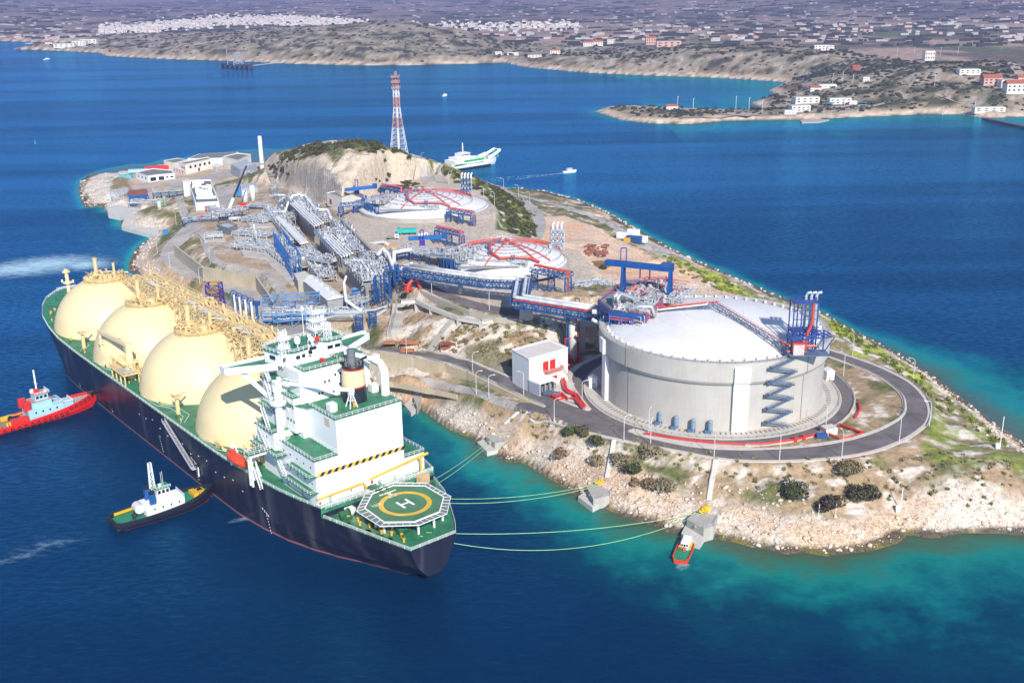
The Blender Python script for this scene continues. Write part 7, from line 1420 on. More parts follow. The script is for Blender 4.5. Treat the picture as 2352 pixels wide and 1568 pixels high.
# stone chutes on the cliff
for P, w, lb in (([(918,700,27),(905,770,16.4)], 7, "broad concrete stepped chute down the cliff beside the plant"),([(1040,737,26),(985,792,16.4)], 3.4, "narrow concrete chute running diagonally down the cliff")):
    m = MB(); ribbon(m, P, w, .9, 2.2, 22); single(m, "drainage_chute", CONC, lb, "chute")
m = MB(); ribbon(m, [(912,702,27),(896,772,16.4)], .8, 2.6, 4, 22); single(m, "chute_wall", GREYW, "dark side wall of the broad stepped chute", "wall")
# ================= MOORING DOLPHINS =================
Z = lambda x, y: (950.5+.3233*x, 855.4+.3233*y)
def dolphin(lb, up, low, hook, zu=4.4, zl=1.9, steps=None):
    P = [upz(*Z(*q), zu) for q in up]; c = sum(P, Vector())/len(P); t = thing("mooring_dolphin", lb, "mooring dolphin", (c.x, c.y, 0)); m = MB(); m.prism([p[:2] for p in P], -2, zu); m.build("platform", CONC, t)
    m = MB(); Q = [upz(*Z(*q), zl) for q in low]; m.prism([p[:2] for p in Q], -2, zl); m.build("landing", LCONC, t)
    h = upz(*Z(*hook), zu+.6); m = MB(); r_ = random.Random(int(h.x))
    for k in range(3): m.bar(h+Vector((k*1.1-1, k*.5, -.4)), h+Vector((k*1.1-2.2, k*.5-1.6, .9)), .75); m.tube([h+Vector((k*1.1-1.2, k*.5, .2)), h+Vector((k*1.1-.6, k*.5+1.6, .2))], .7, 8)
    m.box(h+Vector((.6, 1.6, .3)), (2.6, 1.2, 1.6), .4); m.build("mooring_hook", mat("hook_yellow", (.78, .50, .01), .5), t)
    m = MB(); [m.rail([P[i]-Vector((0, 0, .05)), P[i+1]-Vector((0, 0, .05))], 1.1, 2, .09) for i in range(1, len(P)-1)]; m.build("railing", STEEL, t)
    m = MB(); a = (P[0]+P[-1])/2; b = sum(Q, Vector())/len(Q); n = 8
    for k in range(n): q = a.lerp(b, (k+.5)/n); m.box((q.x+.5, q.y, zl+(zu-zl)*(1-(k+1)/n)/1-.3), (2.2, .7, .5), .7)
    m.build("steps", CONC, t)
    if steps:
        m = MB(); A, B_ = [Vector(G(*Z(*s), 8, .5)) for s in steps]; n = 34
        for k in range(n): q = A.lerp(B_, (k+.5)/n); q.z = max(ground(q.x, q.y)+.3, q.z*.5+.5*ground(q.x, q.y)); m.box(q, (1.7, .9, .5), .1)
        m.build("stairway", LCONC, t)
    return h
h1 = dolphin("mooring dolphin by the ship stern, closest to the gas carrier", [(-5,175),(20,105),(95,95),(130,118),(60,165),(20,235)], [(-70,225),(-5,170),(25,200),(15,260),(-20,285)], (60,120))
h2 = dolphin("mooring dolphin with a railed stair up to the road fork, second from the ship", [(512,455),(640,345),(722,382),(640,490),(575,500)], [(450,492),(512,465),(600,500),(600,545),(520,562)], (620,412), 4.4, 1.9, [(742,285),(650,365)])
h3 = dolphin("mooring dolphin at the foot of the long straight stair, third from the ship", [(1228,810),(1340,742),(1445,778),(1388,872),(1275,900)], [(1166,880),(1225,838),(1300,885),(1390,862),(1345,920),(1270,958)], (1335,782), 4.4, 1.9, [(1422,480),(1372,745)])
h4 = dolphin("mooring dolphin beside the small red boat, farthest from the ship", [(1940,1040),(2050,930),(2190,965),(2130,1090),(2060,1110)], [(1900,1140),(1945,1050),(2060,1100),(2195,975),(2030,1215),(1950,1190)], (2072,985), 5.0, 2.1, [(2142,620),(2095,905)])
RP = []
def rope(a, b, sag, lb):
    a = Vector(a); b = Vector(b); pts = [a.lerp(b, t)-Vector((0, 0, sag*4*t*(1-t))) for t in np.linspace(0, 1, 25)]; m = MB(); m.tube(pts, .085, 5); single(m, "mooring_rope", ROPE, lb, "rope", "green mooring ropes from the ship stern")
rope(U(997,1101,17), h2, 1.2, "left rope of the close pair running to the second mooring dolphin"); rope(U(1002,1112,16), h2+Vector((1, 0, 0)), 1.4, "right rope of the close pair running to the second mooring dolphin")
rope(U(1030,1145,17), h3, 2.0, "upper rope of the pair running to the third mooring dolphin"); rope(U(1030,1155,17), h3+Vector((.5, -1, 0)), 2.4, "lower rope of the pair running to the third mooring dolphin")
rope(U(979,1222,16.2), h4, 3.4, "nearly straight rope running to the farthest mooring dolphin"); rope(U(965,1230,16.2), h4+Vector((-1, -1, 0)), 9.2, "deeply sagging rope running to the farthest mooring dolphin")
# ================= BOATS =================
def place(P0, P1):
    "origin at the stern P1, x axis towards the bow P0"
    return (P1[0], P1[1], 0), atan2(P0[1]-P1[1], P0[0]-P1[0]), hypot(P0[0]-P1[0], P0[1]-P1[1])
def hullm(L, B, H0, H1, n=14, stern=.82, tx=1.9):
    "open boat hull: x 0..L, deck edge rises from H0 to H1 at the bow"
    vs = []; fs = []
    for i in range(n+1):
        t = i/n; w = B/2*(stern+(1-stern)*min(1, t*3.5))*(1 if t < .55 else max(.02, (1-((t-.55)/.45)**2.7)))*min(1, .74+t*4.5); z = H0+(H1-H0)*max(0, (t-.35)/.65)**tx
        vs += [(t*L*(.965 if t == 1 else 1), -w*.78, -.6), (t*L, -w*.96, z*.35), (t*L, -w, z), (t*L, w, z), (t*L, w*.96, z*.35), (t*L*(.965 if t == 1 else 1), w*.78, -.6)]
    for i in range(n): fs += [(i*6+k, (i+1)*6+k, (i+1)*6+k+1, i*6+k+1) for k in (0, 1, 3, 4)]+[(i*6+5, (i+1)*6+5, (i+1)*6, i*6)]
    fs += [(0, 1, 2, 3, 4, 5)]
    return vs, fs, [(vs[i*6+2], vs[i*6+3]) for i in range(n+1)]
def deckm(edges, dz, inset, i0, i1):
    m = MB(); vs = []
    for a, b in edges[i0:i1+1]: vs += [(a[0], a[1]*inset, a[2]-dz), (b[0], b[1]*inset, b[2]-dz)]
    m.add(vs, [(2*i, 2*i+2, 2*i+3, 2*i+1) for i in range(i1-i0)]); return m
def bulw(edges, th, h, i0=0, i1=None):
    m = MB(); E = edges[i0:i1]
    for s_ in (0, 1):
        for a, b in zip(E, E[1:]): m.bar(Vector(a[s_])+Vector((0, -th*(1 if s_ else -1)/2, 0)), Vector(b[s_])+Vector((0, -th*(1 if s_ else -1)/2, 0)), th, h)
    return m
lo, rz, L = place(U(221, 913, 3), U(-70, 996, 2)); B = 13.5
tg = thing("tugboat", "red tugboat with pale blue wheelhouse pushing against the black hull of the gas carrier", "tugboat", lo, rz)
vs, fs, ed = hullm(L, B, 2.6, 6.2, 18, .95, 1.5); m = MB(); m.add(vs, fs); h_ = m.build("hull", mat("tug_red", (.72, .018, .012), .35, var=.06), tg, world=False)
deckm(ed, .9, .96, 0, 10).build("work_deck", WOODD, tg, world=False); deckm(ed, .8, .96, 10, 18).build("fore_deck", mat("tug_deck", (.34, .36, .34), .7), tg, world=False)
bulw(ed, .35, 1.0).build("bulwark", mat("tug_red", (.72, .018, .012), .35), tg, world=False); m = bulw([((a[0], a[1]*.93, a[2]), (b[0], b[1]*.93, b[2])) for a, b in ed], .25, .4, 0, 11); m.build("inner_rail", YEL, tg, world=False)
m = MB()
for k in range(21):
    t_ = (k/20)**.8; i = min(17, int(t_*18)); a = Vector(ed[i][0]).lerp(Vector(ed[i+1][0]), t_*18-i); z = a.z*.55 if k < 14 else a.z-.9
    for s_ in (1, -1): m.tube([(a.x+.6*cos(q), a.y*s_*1.03 if s_ == 1 else -a.y*1.03, z+.6*sin(q)) for q in np.linspace(0, 2*pi, 9)[:-1]], .2, 5, True)
m.tube([ed[17][0], ed[18][0], ed[18][1], ed[17][1]], .7, 8); m.build("tyre_fenders", BLACK, tg, world=False)
X = L-30; m = MB(); m.b2((X-1, -4.2, 2), (X+14, 4.2, 6.6)); m.b2((X+1, -3.4, 6.6), (X+9.5, 3.4, 9.4)); m.b2((X+3, -2.6, 9.4), (X+8.6, 2.6, 12.2)); m.b2((X+14, -3.6, 3.5), (X+18.5, 3.6, 5.6)); hs = m.build("wheelhouse", CYAN, tg, world=False)
m = MB(); m.b2((X+2.6, -3, 12.2), (X+9.2, 3, 12.45)); m.b2((X+.6, -3.6, 9.4), (X+10, 3.6, 9.55)); m.build("wheelhouse_roof", mat("tug_roof", (.52, .25, .2), .6), hs, world=False)
m = MB(); [m.box((X+8.68, y, 11), (.12, 1.0, 1.2)) for y in (-1.8, -.6, .6, 1.8)]; [m.box((x, s_*2.66, 11), (1.1, .12, 1.2)) for x in (X+4, X+5.6, X+7.4) for s_ in (-1, 1)]; [m.box((x, s_*4.25, 5), (.7, .1, .8)) for x in (X+2, X+5, X+8, X+11) for s_ in (-1, 1)]; m.each(1, "window", DARK, hs, False)
m = MB(); m.b2((X-2.5, -3.6, 6.4), (X+.4, -2.2, 10.5)); m.b2((X-2.5, 2.2, 6.4), (X+.4, 3.6, 10.5)); m.box((X+4.6, 0, 13.3), (1.6, 1.4, 2)); m.box((X-5, -3.4, 3.4), (7, 2.2, 2.2)); m.each(1, "funnel_casing", RED, tg, False)
m = MB(); m.cyl((X+5, 0, 12.3), .35, 10.5, 6); m.bar((X+5, -2, 17), (X+5, 2, 17), .2); m.bar((X+5, -1.2, 19.6), (X+5, 1.2, 19.6), .2); m.cyl((X+3.4, 1.6, 12.4), .8, 1.4, 8); m.cyl((X+8, -1.6, 12.4), .6, 1.1, 8); m.rail([(X+3, -3, 12.4), (X+9.2, -3, 12.4), (X+9.2, 3, 12.4)], 1, 1.2, .1); m.rail([(X+9.5, -4, 6.7), (X+14, -4, 6.7), (X+14, 4, 6.7), (X+9.5, 4, 6.7)], 1, 1.4, .1); m.rail([(X+14, -3.5, 5.7), (X+18.5, -3.5, 5.7), (X+18.5, 3.5, 5.7)], 1, 1.2, .12); m.build("mast", WHITE, tg, world=False)
m = MB(); [m.cyl((X-10+k*1.4, -3+k*.7, 1.8), .5, 1.6, 8) for k in range(7)]; m.box((X-8, 4, 3), (5, 1.4, 2)); m.box((X-14, 4.4, 2.6), (1, 1, 3)); m.box((X-14, -4.4, 2.6), (1, 1, 3)); m.build("towing_gear", YEL, tg, world=False); m = MB(); m.tube([(X-7, -2, 3.2), (X-7, 2, 3.2)], 1.3, 10); m.box((X-5, 0, 2.8), (2.6, 5, 2)); m.build("winch", BLACK, tg, world=False)
m = MB(); m.box((X-22, 1, 1.85), (5, 3, .06)); m.build("painted_square", BLUE, tg, world=False)
lo, rz, L = place(U(487, 1122, 3), U(258, 1199, 2)); B = 12.5
tb = thing("tugboat", "black tugboat with white wheelhouse, green deck and yellow rails beside the gas carrier", "tugboat", lo, rz)
vs, fs, ed = hullm(L, B, 2.4, 4.6, 16, .86, 1.6); m = MB(); m.add(vs, fs); m.build("hull", mat("tug_black", (.014, .016, .028), .4), tb, world=False)
vs2, fs2, ed2 = hullm(L*.985, B*.97, .42, .5, 12, .84); m = MB(); m.add([(x+.25, y*1.03, z) for x, y, z in vs2], fs2); m.build("boot_top", mat("hull_red", (.30, .07, .05), .6), tb, world=False)
deckm(ed, 1.1, .93, 0, 8).build("work_deck", mat("tug_green", (.02, .22, .12), .6), tb, world=False); deckm(ed, .9, .93, 8, 16).build("fore_deck", mat("tug_green", (.02, .22, .12), .6), tb, world=False)
bulw(ed, .6, 1.2).build("bulwark", mat("tug_black", (.014, .016, .028), .4), tb, world=False); bulw([((a[0], a[1]*.9, a[2]-.2), (b[0], b[1]*.9, b[2]-.2)) for a, b in ed[1:]], .3, 1.0, 0, 8).build("inner_rail", YEL, tb, world=False)
m = MB(); m.tube([Vector(e[0])*1.0 for e in ed[11:]]+[Vector(e[1]) for e in ed[:10:-1]], [.5]*(2*len(ed[11:])), 8); m.tube([ed[0][0], ed[0][1]], .7, 8); m.build("rubber_fender", BLACK, tb, world=False)
X = L-23; m = MB(); m.b2((X-3, -3.8, 1.6), (X+11, 3.8, 5.4)); m.b2((X+1.5, -2.7, 5.4), (X+7.5, 2.7, 7.6)); m.b2((X+2, -2.2, 7.6), (X+6.6, 2.2, 10)); hs = m.build("wheelhouse", WHITE, tb, world=False)
m = MB(); [m.box((X+6.68, y, 8.9), (.12, .9, 1.3)) for y in (-1.5, -.5, .5, 1.5)]; [m.box((x, s_*2.26, 8.9), (1, .12, 1.3)) for x in (X+2.8, X+4.3, X+5.8) for s_ in (-1, 1)]; [m.box((x, s_*3.85, 3.9), (.6, .1, .7)) for x in (X, X+3, X+6, X+9) for s_ in (-1, 1)]; m.each(1, "window", DARK, hs, False)
m = MB(); m.b2((X-1, -3.2, 5.4), (X+1, -1.8, 9.4)); m.b2((X-1, 1.8, 5.4), (X+1, 3.2, 9.4)); m.each(1, "funnel", BLUE, tb, False); m = MB(); m.b2((X-.9, -3.1, 9.4), (X+.9, -1.9, 10.4)); m.b2((X-.9, 1.9, 9.4), (X+.9, 3.1, 10.4)); m.each(1, "funnel_top", BLACK, tb, False)
m = MB(); m.b2((X+1.6, -2.5, 10), (X+7, 2.5, 10.2)); m.build("wheelhouse_roof", mat("tug_green", (.02, .22, .12), .6), hs, world=False)
m = MB(); m.tower((X+1.4, 0, 10), 1.6, 1.0, 10, 6, .16); m.bar((X+1.4, -1.6, 14), (X+1.4, 1.6, 14), .16); m.bar((X+1.4, -1.3, 17), (X+1.4, 1.3, 17), .16); m.bar((X+5, -.8, 10), (X+5, -.8, 16), .1); m.bar((X+5, .8, 10), (X+5, .8, 15), .1); m.cyl((X+4, 0, 10), .6, 1, 8); m.rail([(X+7, -2.4, 10.2), (X+2, -2.4, 10.2)], .9, 1.1, .1); m.rail([(X+11, -3.7, 5.4), (X+11, 3.7, 5.4)], 1, 1.2, .1); m.build("mast", WHITE, tb, world=False)
m = MB(); m.tube([(X-4.5, -1.8, 4.6), (X-4.5, 1.8, 4.6)], 1.8, 14); m.build("tow_reel", mat("reel_pale", (.62, .62, .62), .6), tb, world=False); m = MB(); [m.tube([(X-7+k*.9, -2+k, 1.8), (X-7+k*.9, -1+k, 3.4)], .6, 6) for k in range(5)]; m.build("winch", BLACK, tb, world=False)
m = MB(); [m.tube([(L-5+k*.8, -2.4, 3.6), (L-5+k*.8, 2.4, 3.6)], .5, 6) for k in range(3)]; m.box((L-7, 0, 3.6), (2, 5, 1.4)); m.build("bow_winch", YEL, tb, world=False); m = MB(); m.tube([(L-4.4, 0, 3.4), (L-4.4, 1.5, 3.4)], 1.1, 10); m.build("rope_drum", BLACK, tb, world=False)
# red workboat at the dolphin
lo, rz, L = place(U(1583, 1236, 1), U(1561, 1288, 1)); wbt = thing("workboat", "small orange red workboat with white cabin tied at the farthest mooring dolphin", "boat", lo, rz); B = 5.6
vs, fs, ed = hullm(L, B, 1.3, 1.9, 10, .95); m = MB(); m.add(vs, fs); m.build("hull", mat("boat_red", (.72, .05, .015), .4), wbt, world=False); deckm(ed, .35, .92, 0, 10).build("deck", mat("tug_green", (.02, .22, .12), .6), wbt, world=False); bulw(ed, .3, .5).build("gunwale", mat("boat_red", (.72, .05, .015), .4), wbt, world=False)
m = MB(); m.b2((L*.5, -1.3, 1), (L*.85, 1.3, 3.4)); m.prism([(L*.82, -1.6), (L*.97, 0), (L*.82, 1.6), (L*.6, 1.6), (L*.6, -1.6)], 1.0, 1.9); hs = m.build("cabin", WHITE, wbt, world=False); m = MB(); [m.box((L*.5-.04, y, 2.6), (.1, .6, .7)) for y in (-.8, 0, .8)]; m.each(1, "window", DARK, hs, False)
m = MB(); m.box((L*.66, 1.75, 1.6), (L*.34, .5, .9)); m.box((L*.66, -1.75, 1.6), (L*.34, .5, .9)); m.each(1, "side_float", YEL, wbt, False); m = MB(); m.bar((L*.44, 0, 1), (L*.44, 0, 2.6), .4); m.bar((L*.44, -1, 2), (L*.44, 1.2, 2.2), .35); m.build("tow_post", ORNG, wbt, world=False)
# ferry
lo, rz, L = place(U(1140, 374, 0), U(1030, 391, 0)); fe = thing("ferry", "white car ferry with a green stripe and open bow passing behind the island", "ferry", lo, rz); B = 17
vs, fs, ed = hullm(L, B, 6, 9.5, 14, .9); m = MB(); m.add(vs, fs); m.build("hull", WHITE, fe, world=False); deckm(ed, .1, .99, 0, 14).build("deck", mat("ferry_deck", (.35, .42, .40), .7), fe, world=False)
m = MB(); m.b2((2, -8.3, 6), (L*.66, 8.3, 9.2)); m.b2((6, -7, 9.2), (L*.45, 7, 11.6)); m.b2((L*.2, -5, 11.6), (L*.38, 5, 15)); hs = m.build("superstructure", WHITE, fe, world=False)
m = MB(); [m.box((4+k*2.4, s_*8.36, 5), (1.4, .12, 1.3)) for k in range(int(L*.6/2.4)) for s_ in (-1, 1)]; m.box((L*.385, 0, 13.6), (.1, 9, 1.1)); [m.box((L*.29, s_*5.05, 13.6), (L*.16, .1, 1.0)) for s_ in (-1, 1)]; m.each(1, "window", DARK, hs, False)
m = MB(); [m.b2((L*.22, s_*8.42, 6.8), (L*.64, s_*8.36, 9.0)) for s_ in (-1, 1)]; [m.b2((1.5, s_*8.42, 4.6), (L*.2, s_*8.36, 6)) for s_ in (-1, 1)]; m.each(1, "green_stripe", mat("ferry_green", (.04, .42, .10), .5), hs, False)
m = MB(); m.cyl((L*.3, 0, 15), .5, 10, 6); m.bar((L*.3, -2, 21), (L*.3, 2, 21), .3); m.bar((L*.3, -1.4, 18.5), (L*.3, 1.4, 18.5), .3); m.b2((L*.26, -5.5, 15), (L*.4, 5.5, 15.3)); m.build("mast", WHITE, hs, world=False)
m = MB()
for s_ in (-1, 1): m.bar((L*.8, s_*6.5, 8), (L*1.03, s_*4.6, 14), 1.1, 2.4); m.bar((L*.72, s_*8, 7.5), (L*.86, s_*6.4, 10), .8, 3)
m.bar((L*1.02, -4.6, 14), (L*1.02, 4.6, 14), 1.1); m.build("bow_visor", WHITE, fe, world=False); m = MB(); m.box((L*.98, 0, 9.5), (1, 9, 6)); m.build("ramp", mat("ferry_ramp", (.08, .45, .42), .6), fe, world=False)
m = MB(); [m.b2((-.2+L*.02, -B/2*.97, .1), (L*.78, B/2*.97, 1.4))]; m.build("boot_top", BLACK, fe, world=False)
# cabin cruiser
lo, rz, L = place(U(1324, 395, 0), U(1293, 398, 0)); cb_ = thing("motor_boat", "white cabin motor boat leaving a wake right of the ferry", "boat", lo, rz)
vs, fs, ed = hullm(L, 5.2, 1.6, 2.6, 10, .9); m = MB(); m.add(vs, fs); m.build("hull", WHITE, cb_, world=False); deckm(ed, .05, .95, 0, 10).build("deck", WHITE, cb_, world=False); m = MB(); m.prism([(L*.3, -1.7), (L*.62, -1.5), (L*.7, 0), (L*.62, 1.5), (L*.3, 1.7)], 1.8, 4.2); m.build("cabin", WHITE, cb_, world=False); m = MB(); [m.box((L*.46, s_*1.72, 3.5), (L*.3, .1, .6)) for s_ in (-1, 1)]; m.build("window", DARK, cb_, world=False)
m = MB(); r_ = random.Random(2); bx, by = lo[0], lo[1]; dx, dy = -cos(rz), -sin(rz)
for s_ in (-1, 0, 1):
    for k in range(60):
        d0 = k*1.6; w_ = .25+d0*.006; cx = bx+dx*d0-dy*s_*(1.2+d0*.11)+r_.uniform(-.3, .3); cy = by+dy*d0+dx*s_*(1.2+d0*.11)
        if r_.random() < 1-d0/130: m.box((cx, cy, .02), (1.7*r_.uniform(.5, 1), w_*r_.uniform(.6, 1.4), .05), atan2(dy, dx))
tag(m.build("wake_foam", mat("foam", (.45, .58, .68), .8)), kind='stuff')
for (x, y, lb, s_) in ((1017,222,"tiny white boat on open water right of the flare tower",1.0),(100,138,"tiny white boat near the far left peninsula",1.6)):
    p = U(x, y, 0); o = thing("distant_boat", lb, "boat", p, 1.0); vs, fs, ed = hullm(12*s_, 4*s_, 1.6, 2.4, 8); m = MB(); m.add(vs, fs); m.build("hull", WHITE, o, world=False); m = MB(); m.b2((4*s_, -1.4*s_, 1), (8*s_, 1.4*s_, 4)); m.build("cabin", WHITE, o, world=False)
p = U(81, 330, 0); o = thing("channel_buoy", "small green channel buoy on the open water, left", "buoy", p); m = MB(); m.cyl(p, 1.2, 1, 10); m.cyl(p, .5, 4.5, 8, .3); m.build("float", mat("buoy_green", (.02, .35, .2), .5), o)
# ================= VEHICLES =================
def truck(name, lb, x, y, z, rz, L, W, cabm, boxm, hc, hb, cat="truck", wheels=4):
    p = U(x, y, z); t = thing(name, lb, cat, (p[0], p[1], ground(p[0], p[1])+.2), rz); m = MB(); m.b2((L*.5-2.4, -W/2, .7), (L*.5, W/2, hc)); cb = m.build("cab", cabm, t, world=False); m = MB(); m.box((L*.5+.02, 0, hc*.72), (.1, W*.85, hc*.3)); m.box((L*.5-1.2, -W/2-.02, hc*.72), (1.2, .1, hc*.28)); m.build("windscreen", DARK, cb, world=False)
    m = MB(); m.b2((-L/2, -W/2, 1.0), (L*.5-2.7, W/2, hb)); m.build("load_bed", boxm, t, world=False)
    for k in range(wheels):
        xx = -L/2+1.1+k*(L-2.4)/(wheels-1)
        for s_ in (-1, 1): m = MB(); m.tube([(xx, s_*W*.36, .55), (xx, s_*W*.52, .55)], .55, 10); m.build("wheel", BLACK, t, world=False)
truck("dump_truck", "turquoise dump truck parked in the yard between the two low tanks", 935, 537, 31, pi+.12, 12, 3.4, TEAL, TEAL, 4.0, 3.4)
truck("pickup_truck", "white pickup truck with open bed left of the turquoise truck", 902, 549, 31, .1, 7.5, 2.6, WHITE, mat("bed_grey", (.3, .28, .27), .6), 2.8, 1.5, "pickup", 2)
truck("pickup_truck", "white van parked beside the pink trestle in the yard", 972, 543, 31, .1, 6, 2.6, WHITE, WHITE, 2.6, 2.2, "van", 2)
truck("parked_car", "white car on the road between garage block and two storey building", 377, 408, 9, .2, 6, 2.6, WHITE, WHITE, 2.4, 1.6, "car", 2); truck("parked_car", "silver car behind the white car near the red doors", 383, 402, 9, .2, 5.5, 2.5, CLAD, CLAD, 2.3, 1.5, "car", 2)
truck("fire_truck", "red truck beside the white gas tanks in the plant", 561, 474, 17, .05, 9, 3.2, RED, RED, 3.4, 3.0, "truck", 2); truck("utility_truck", "small red machine behind the long white building", 463, 499, 16, .1, 5, 2.8, RED, RED, 3, 2.2, "truck", 2)
p = upz(905, 578, 31); bh = thing("backhoe_loader", "yellow backhoe loader standing in the yard near the pipe trench wall", "digger", (p.x, p.y, ground(p.x, p.y)+.2), .1); YM = mat("digger_yellow", (.66, .33, .02), .5)
m = MB(); m.b2((-2.5, -1.3, 1), (2.5, 1.3, 2.2)); m.b2((-1, -1.2, 2.2), (1, 1.2, 4)); m.build("body", YM, bh, world=False); m = MB(); m.bar((2.4, 0, 1.6), (5.5, 0, 1.0), .6); m.box((6, 0, .8), (1.2, 3.2, 1.4)); m.build("front_bucket", YM, bh, world=False); m = MB(); m.bar((-2.4, 0, 2), (-4.8, 0, 4.6), .5); m.bar((-4.8, 0, 4.6), (-6.6, 0, 2.0), .45); m.box((-6.8, 0, 1.2), (.9, 1.2, 1.1)); m.build("digger_arm", YM, bh, world=False)
for xx, r__ in ((-1.7, 1.0), (1.8, .8)):
    for s_ in (-1, 1): m = MB(); m.tube([(xx, s_*1.2, r__), (xx, s_*1.7, r__)], r__, 10); m.build("wheel", BLACK, bh, world=False)
m = MB(); r_ = random.Random(6)
for k in range(26): q = upz(930+r_.uniform(-14, 16), 574+r_.uniform(-5, 5), 31); m.box(q+Vector((0, 0, .8)), (r_.uniform(1, 4), r_.uniform(.6, 2), r_.uniform(.5, 1.6)), r_.uniform(0, 3))
single(m, "scrap_heap", mat("worn_orange", (.50, .19, .08), .8), "heap of orange and rusty scaffolding beside the yellow digger", "heap", None, 'stuff')
m = MB()
for k in range(40): q = upz(1345+r_.uniform(0, 50), 575+r_.uniform(-12, 12), 16); m.box(q+Vector((0, 0, .5)), (r_.uniform(1, 5), r_.uniform(.4, 1.6), r_.uniform(.4, 1.2)), r_.uniform(-.6, .6)+.3)
single(m, "timber_piles", mat("dark_red_timber", (.28, .10, .06), .9), "dark red timber and pipe piles on the sandy ground at the right", "pile", None, 'stuff')
m = MB(); q = upz(1378, 602, 17); m.lathe((q.x, q.y, ground(q.x, q.y)), [(7, .3), (6, 1.5), (4.6, .9), (0, .5)], 18); single(m, "excavated_mound", mat("dark_soil", (.20, .11, .06), .95), "round dark soil excavation on the sandy ground", "mound")
# ================= PLANTS =================
def leafy(name, lb, x, y, r, h, c1, seed, n=900, group=None, z0=8, leaf=.42, world=None):
    p = world or G(x, y, z0); t = thing(name, lb, "shrub", p, 0, group); g = np.random.RandomState(seed); lm = mat("leaf_%d" % int(c1[0]*1e4), c1, .9, var=.22, scale=1.2, spec=.1)
    V = []; Fq = []
    nb = 9; cen = np.stack([g.uniform(-.48, .48, nb)*r, g.uniform(-.48, .48, nb)*r, g.uniform(.25, .75, nb)*h], 1); rad = g.uniform(.34, .55, nb)*r
    for k in range(n):
        j = g.randint(nb); d = g.normal(size=3); d /= np.linalg.norm(d); q = cen[j]+d*rad[j]*g.uniform(.55, 1.0)**.5*np.array([1, 1, .75*h/r]); q[2] = max(.1, q[2]); a = g.normal(size=3); a /= np.linalg.norm(a); b_ = np.cross(a, d+.01); b_ /= np.linalg.norm(b_)+1e-9; s_ = leaf*g.uniform(.6, 1.5)
        i = len(V); V += [tuple(q+p-a*s_), tuple(q+p+b_*s_*.6), tuple(q+p+a*s_), tuple(q+p-b_*s_*.6)]; Fq.append((i, i+1, i+2, i+3))
    m = MB(); m.v = V; m.f = Fq; m.mi = [0]*len(Fq); m.build("crown", lm, t)
    m = MB(); [m.tube([p, (p[0]+r*.4*cos(a), p[1]+r*.4*sin(a), p[2]+h*.6)], [.18, .07], 5) for a in (0, 1.7, 3.1, 4.6)]; m.build("stem", BARK, t)
SHR = [(1822,1140,6.2,4.6,(.075,.085,.038),"round dark green shrub, left one of the three big dark shrubs",1500),(1903,1166,6.2,4.4,(.085,.068,.048),"round dark brown shrub in the middle of the three big dark shrubs",1500),(1984,1147,7.2,4.8,(.080,.078,.045),"round dark olive shrub, right one of the three big dark shrubs",1700),(1942,1080,8.0,4.2,(.22,.18,.105),"wide dry brown shrub just below the ring road bend",1400),
 (1453,1084,4.4,3.2,(.075,.055,.045),"dark brown round shrub on the rocks right of the long stair",800),(1428,1062,5.2,3.0,(.27,.225,.14),"grey brown shrub right beside the long stair",800),(1492,1056,5.2,3.2,(.28,.23,.14),"grey brown shrub on the slope below the ring road",800),(1372,1062,4.0,2.6,(.28,.23,.14),"pale grey shrub left of the long stair",600),(1290,1048,4.6,3,(.25,.18,.11),"dry brown shrub between second and third dolphins",700),(1312,996,3.6,3.2,(.09,.13,.04),"fresh green bush on the verge beside the ring road",700),(1372,1014,4.2,3.0,(.095,.10,.045),"dull green bush at the head of the long stair",700),(1336,1020,3.2,2.4,(.11,.10,.06),"small grey green bush left of the dull green one",500),
 (1528,1125,5.6,3.6,(.26,.23,.14),"tall grey shrub on the rocks above the farthest dolphin path",800),(1492,1118,3.8,2.6,(.25,.235,.13),"small grey olive shrub beside the tall grey one",500),(1458,1112,3.2,2.4,(.25,.22,.13),"small olive shrub behind the third dolphin",450),(1345,1000,2.4,2,(.12,.12,.05),"little bush by the lamp on the ring road kerb",300),(1280,700,3.4,2.6,(.07,.09,.04),"dark bush beside the path under the big trestle",300),(1385,618,3.0,3.0,(.06,.09,.035),"dark green bush beside the small pump pad",300)]
for k, s_ in enumerate(SHR): leafy("shrub", s_[5], s_[0], s_[1], s_[2], s_[3], s_[4], 50+k, s_[6])
# scrub cover on hill and slopes: one mass
def scatter(poly, n, seed, rmin, rmax, cm, name):
    g = np.random.RandomState(seed); q = np.array([U(*p)[:2] for p in poly]); V = []; Fq = []; c = 0; tries = 0
    while c < n and tries < n*40:
        tries += 1; x = g.uniform(q[:, 0].min(), q[:, 0].max()); y = g.uniform(q[:, 1].min(), q[:, 1].max())
        if not inside(q, np.array([x]), np.array([y]))[0]: continue
        c += 1; r = rmin+(rmax-rmin)*g.rand()**2; z = ground(x, y)
        for k in range(int(26+r*22)):
            d = g.normal(size=3); d /= np.linalg.norm(d); d[2] = abs(d[2]); s_ = .3+.16*r; o = np.array([x, y, z])+d*r*np.array([1, 1, .7])*g.uniform(.6, 1); a = g.normal(size=3)*s_; b_ = g.normal(size=3)*s_; i = len(V); V += [tuple(o-a), tuple(o+b_), tuple(o+a)]; Fq.append((i, i+1, i+2))
    m = MB(); m.v = V; m.f = Fq; m.mi = [0]*len(Fq); tag(m.build(name, cm, None), kind='stuff')
SCR = mat("scrub_leaf", (.070, .085, .030), .95, var=.2, scale=.12, spec=.1, col2=(.10, .075, .05))
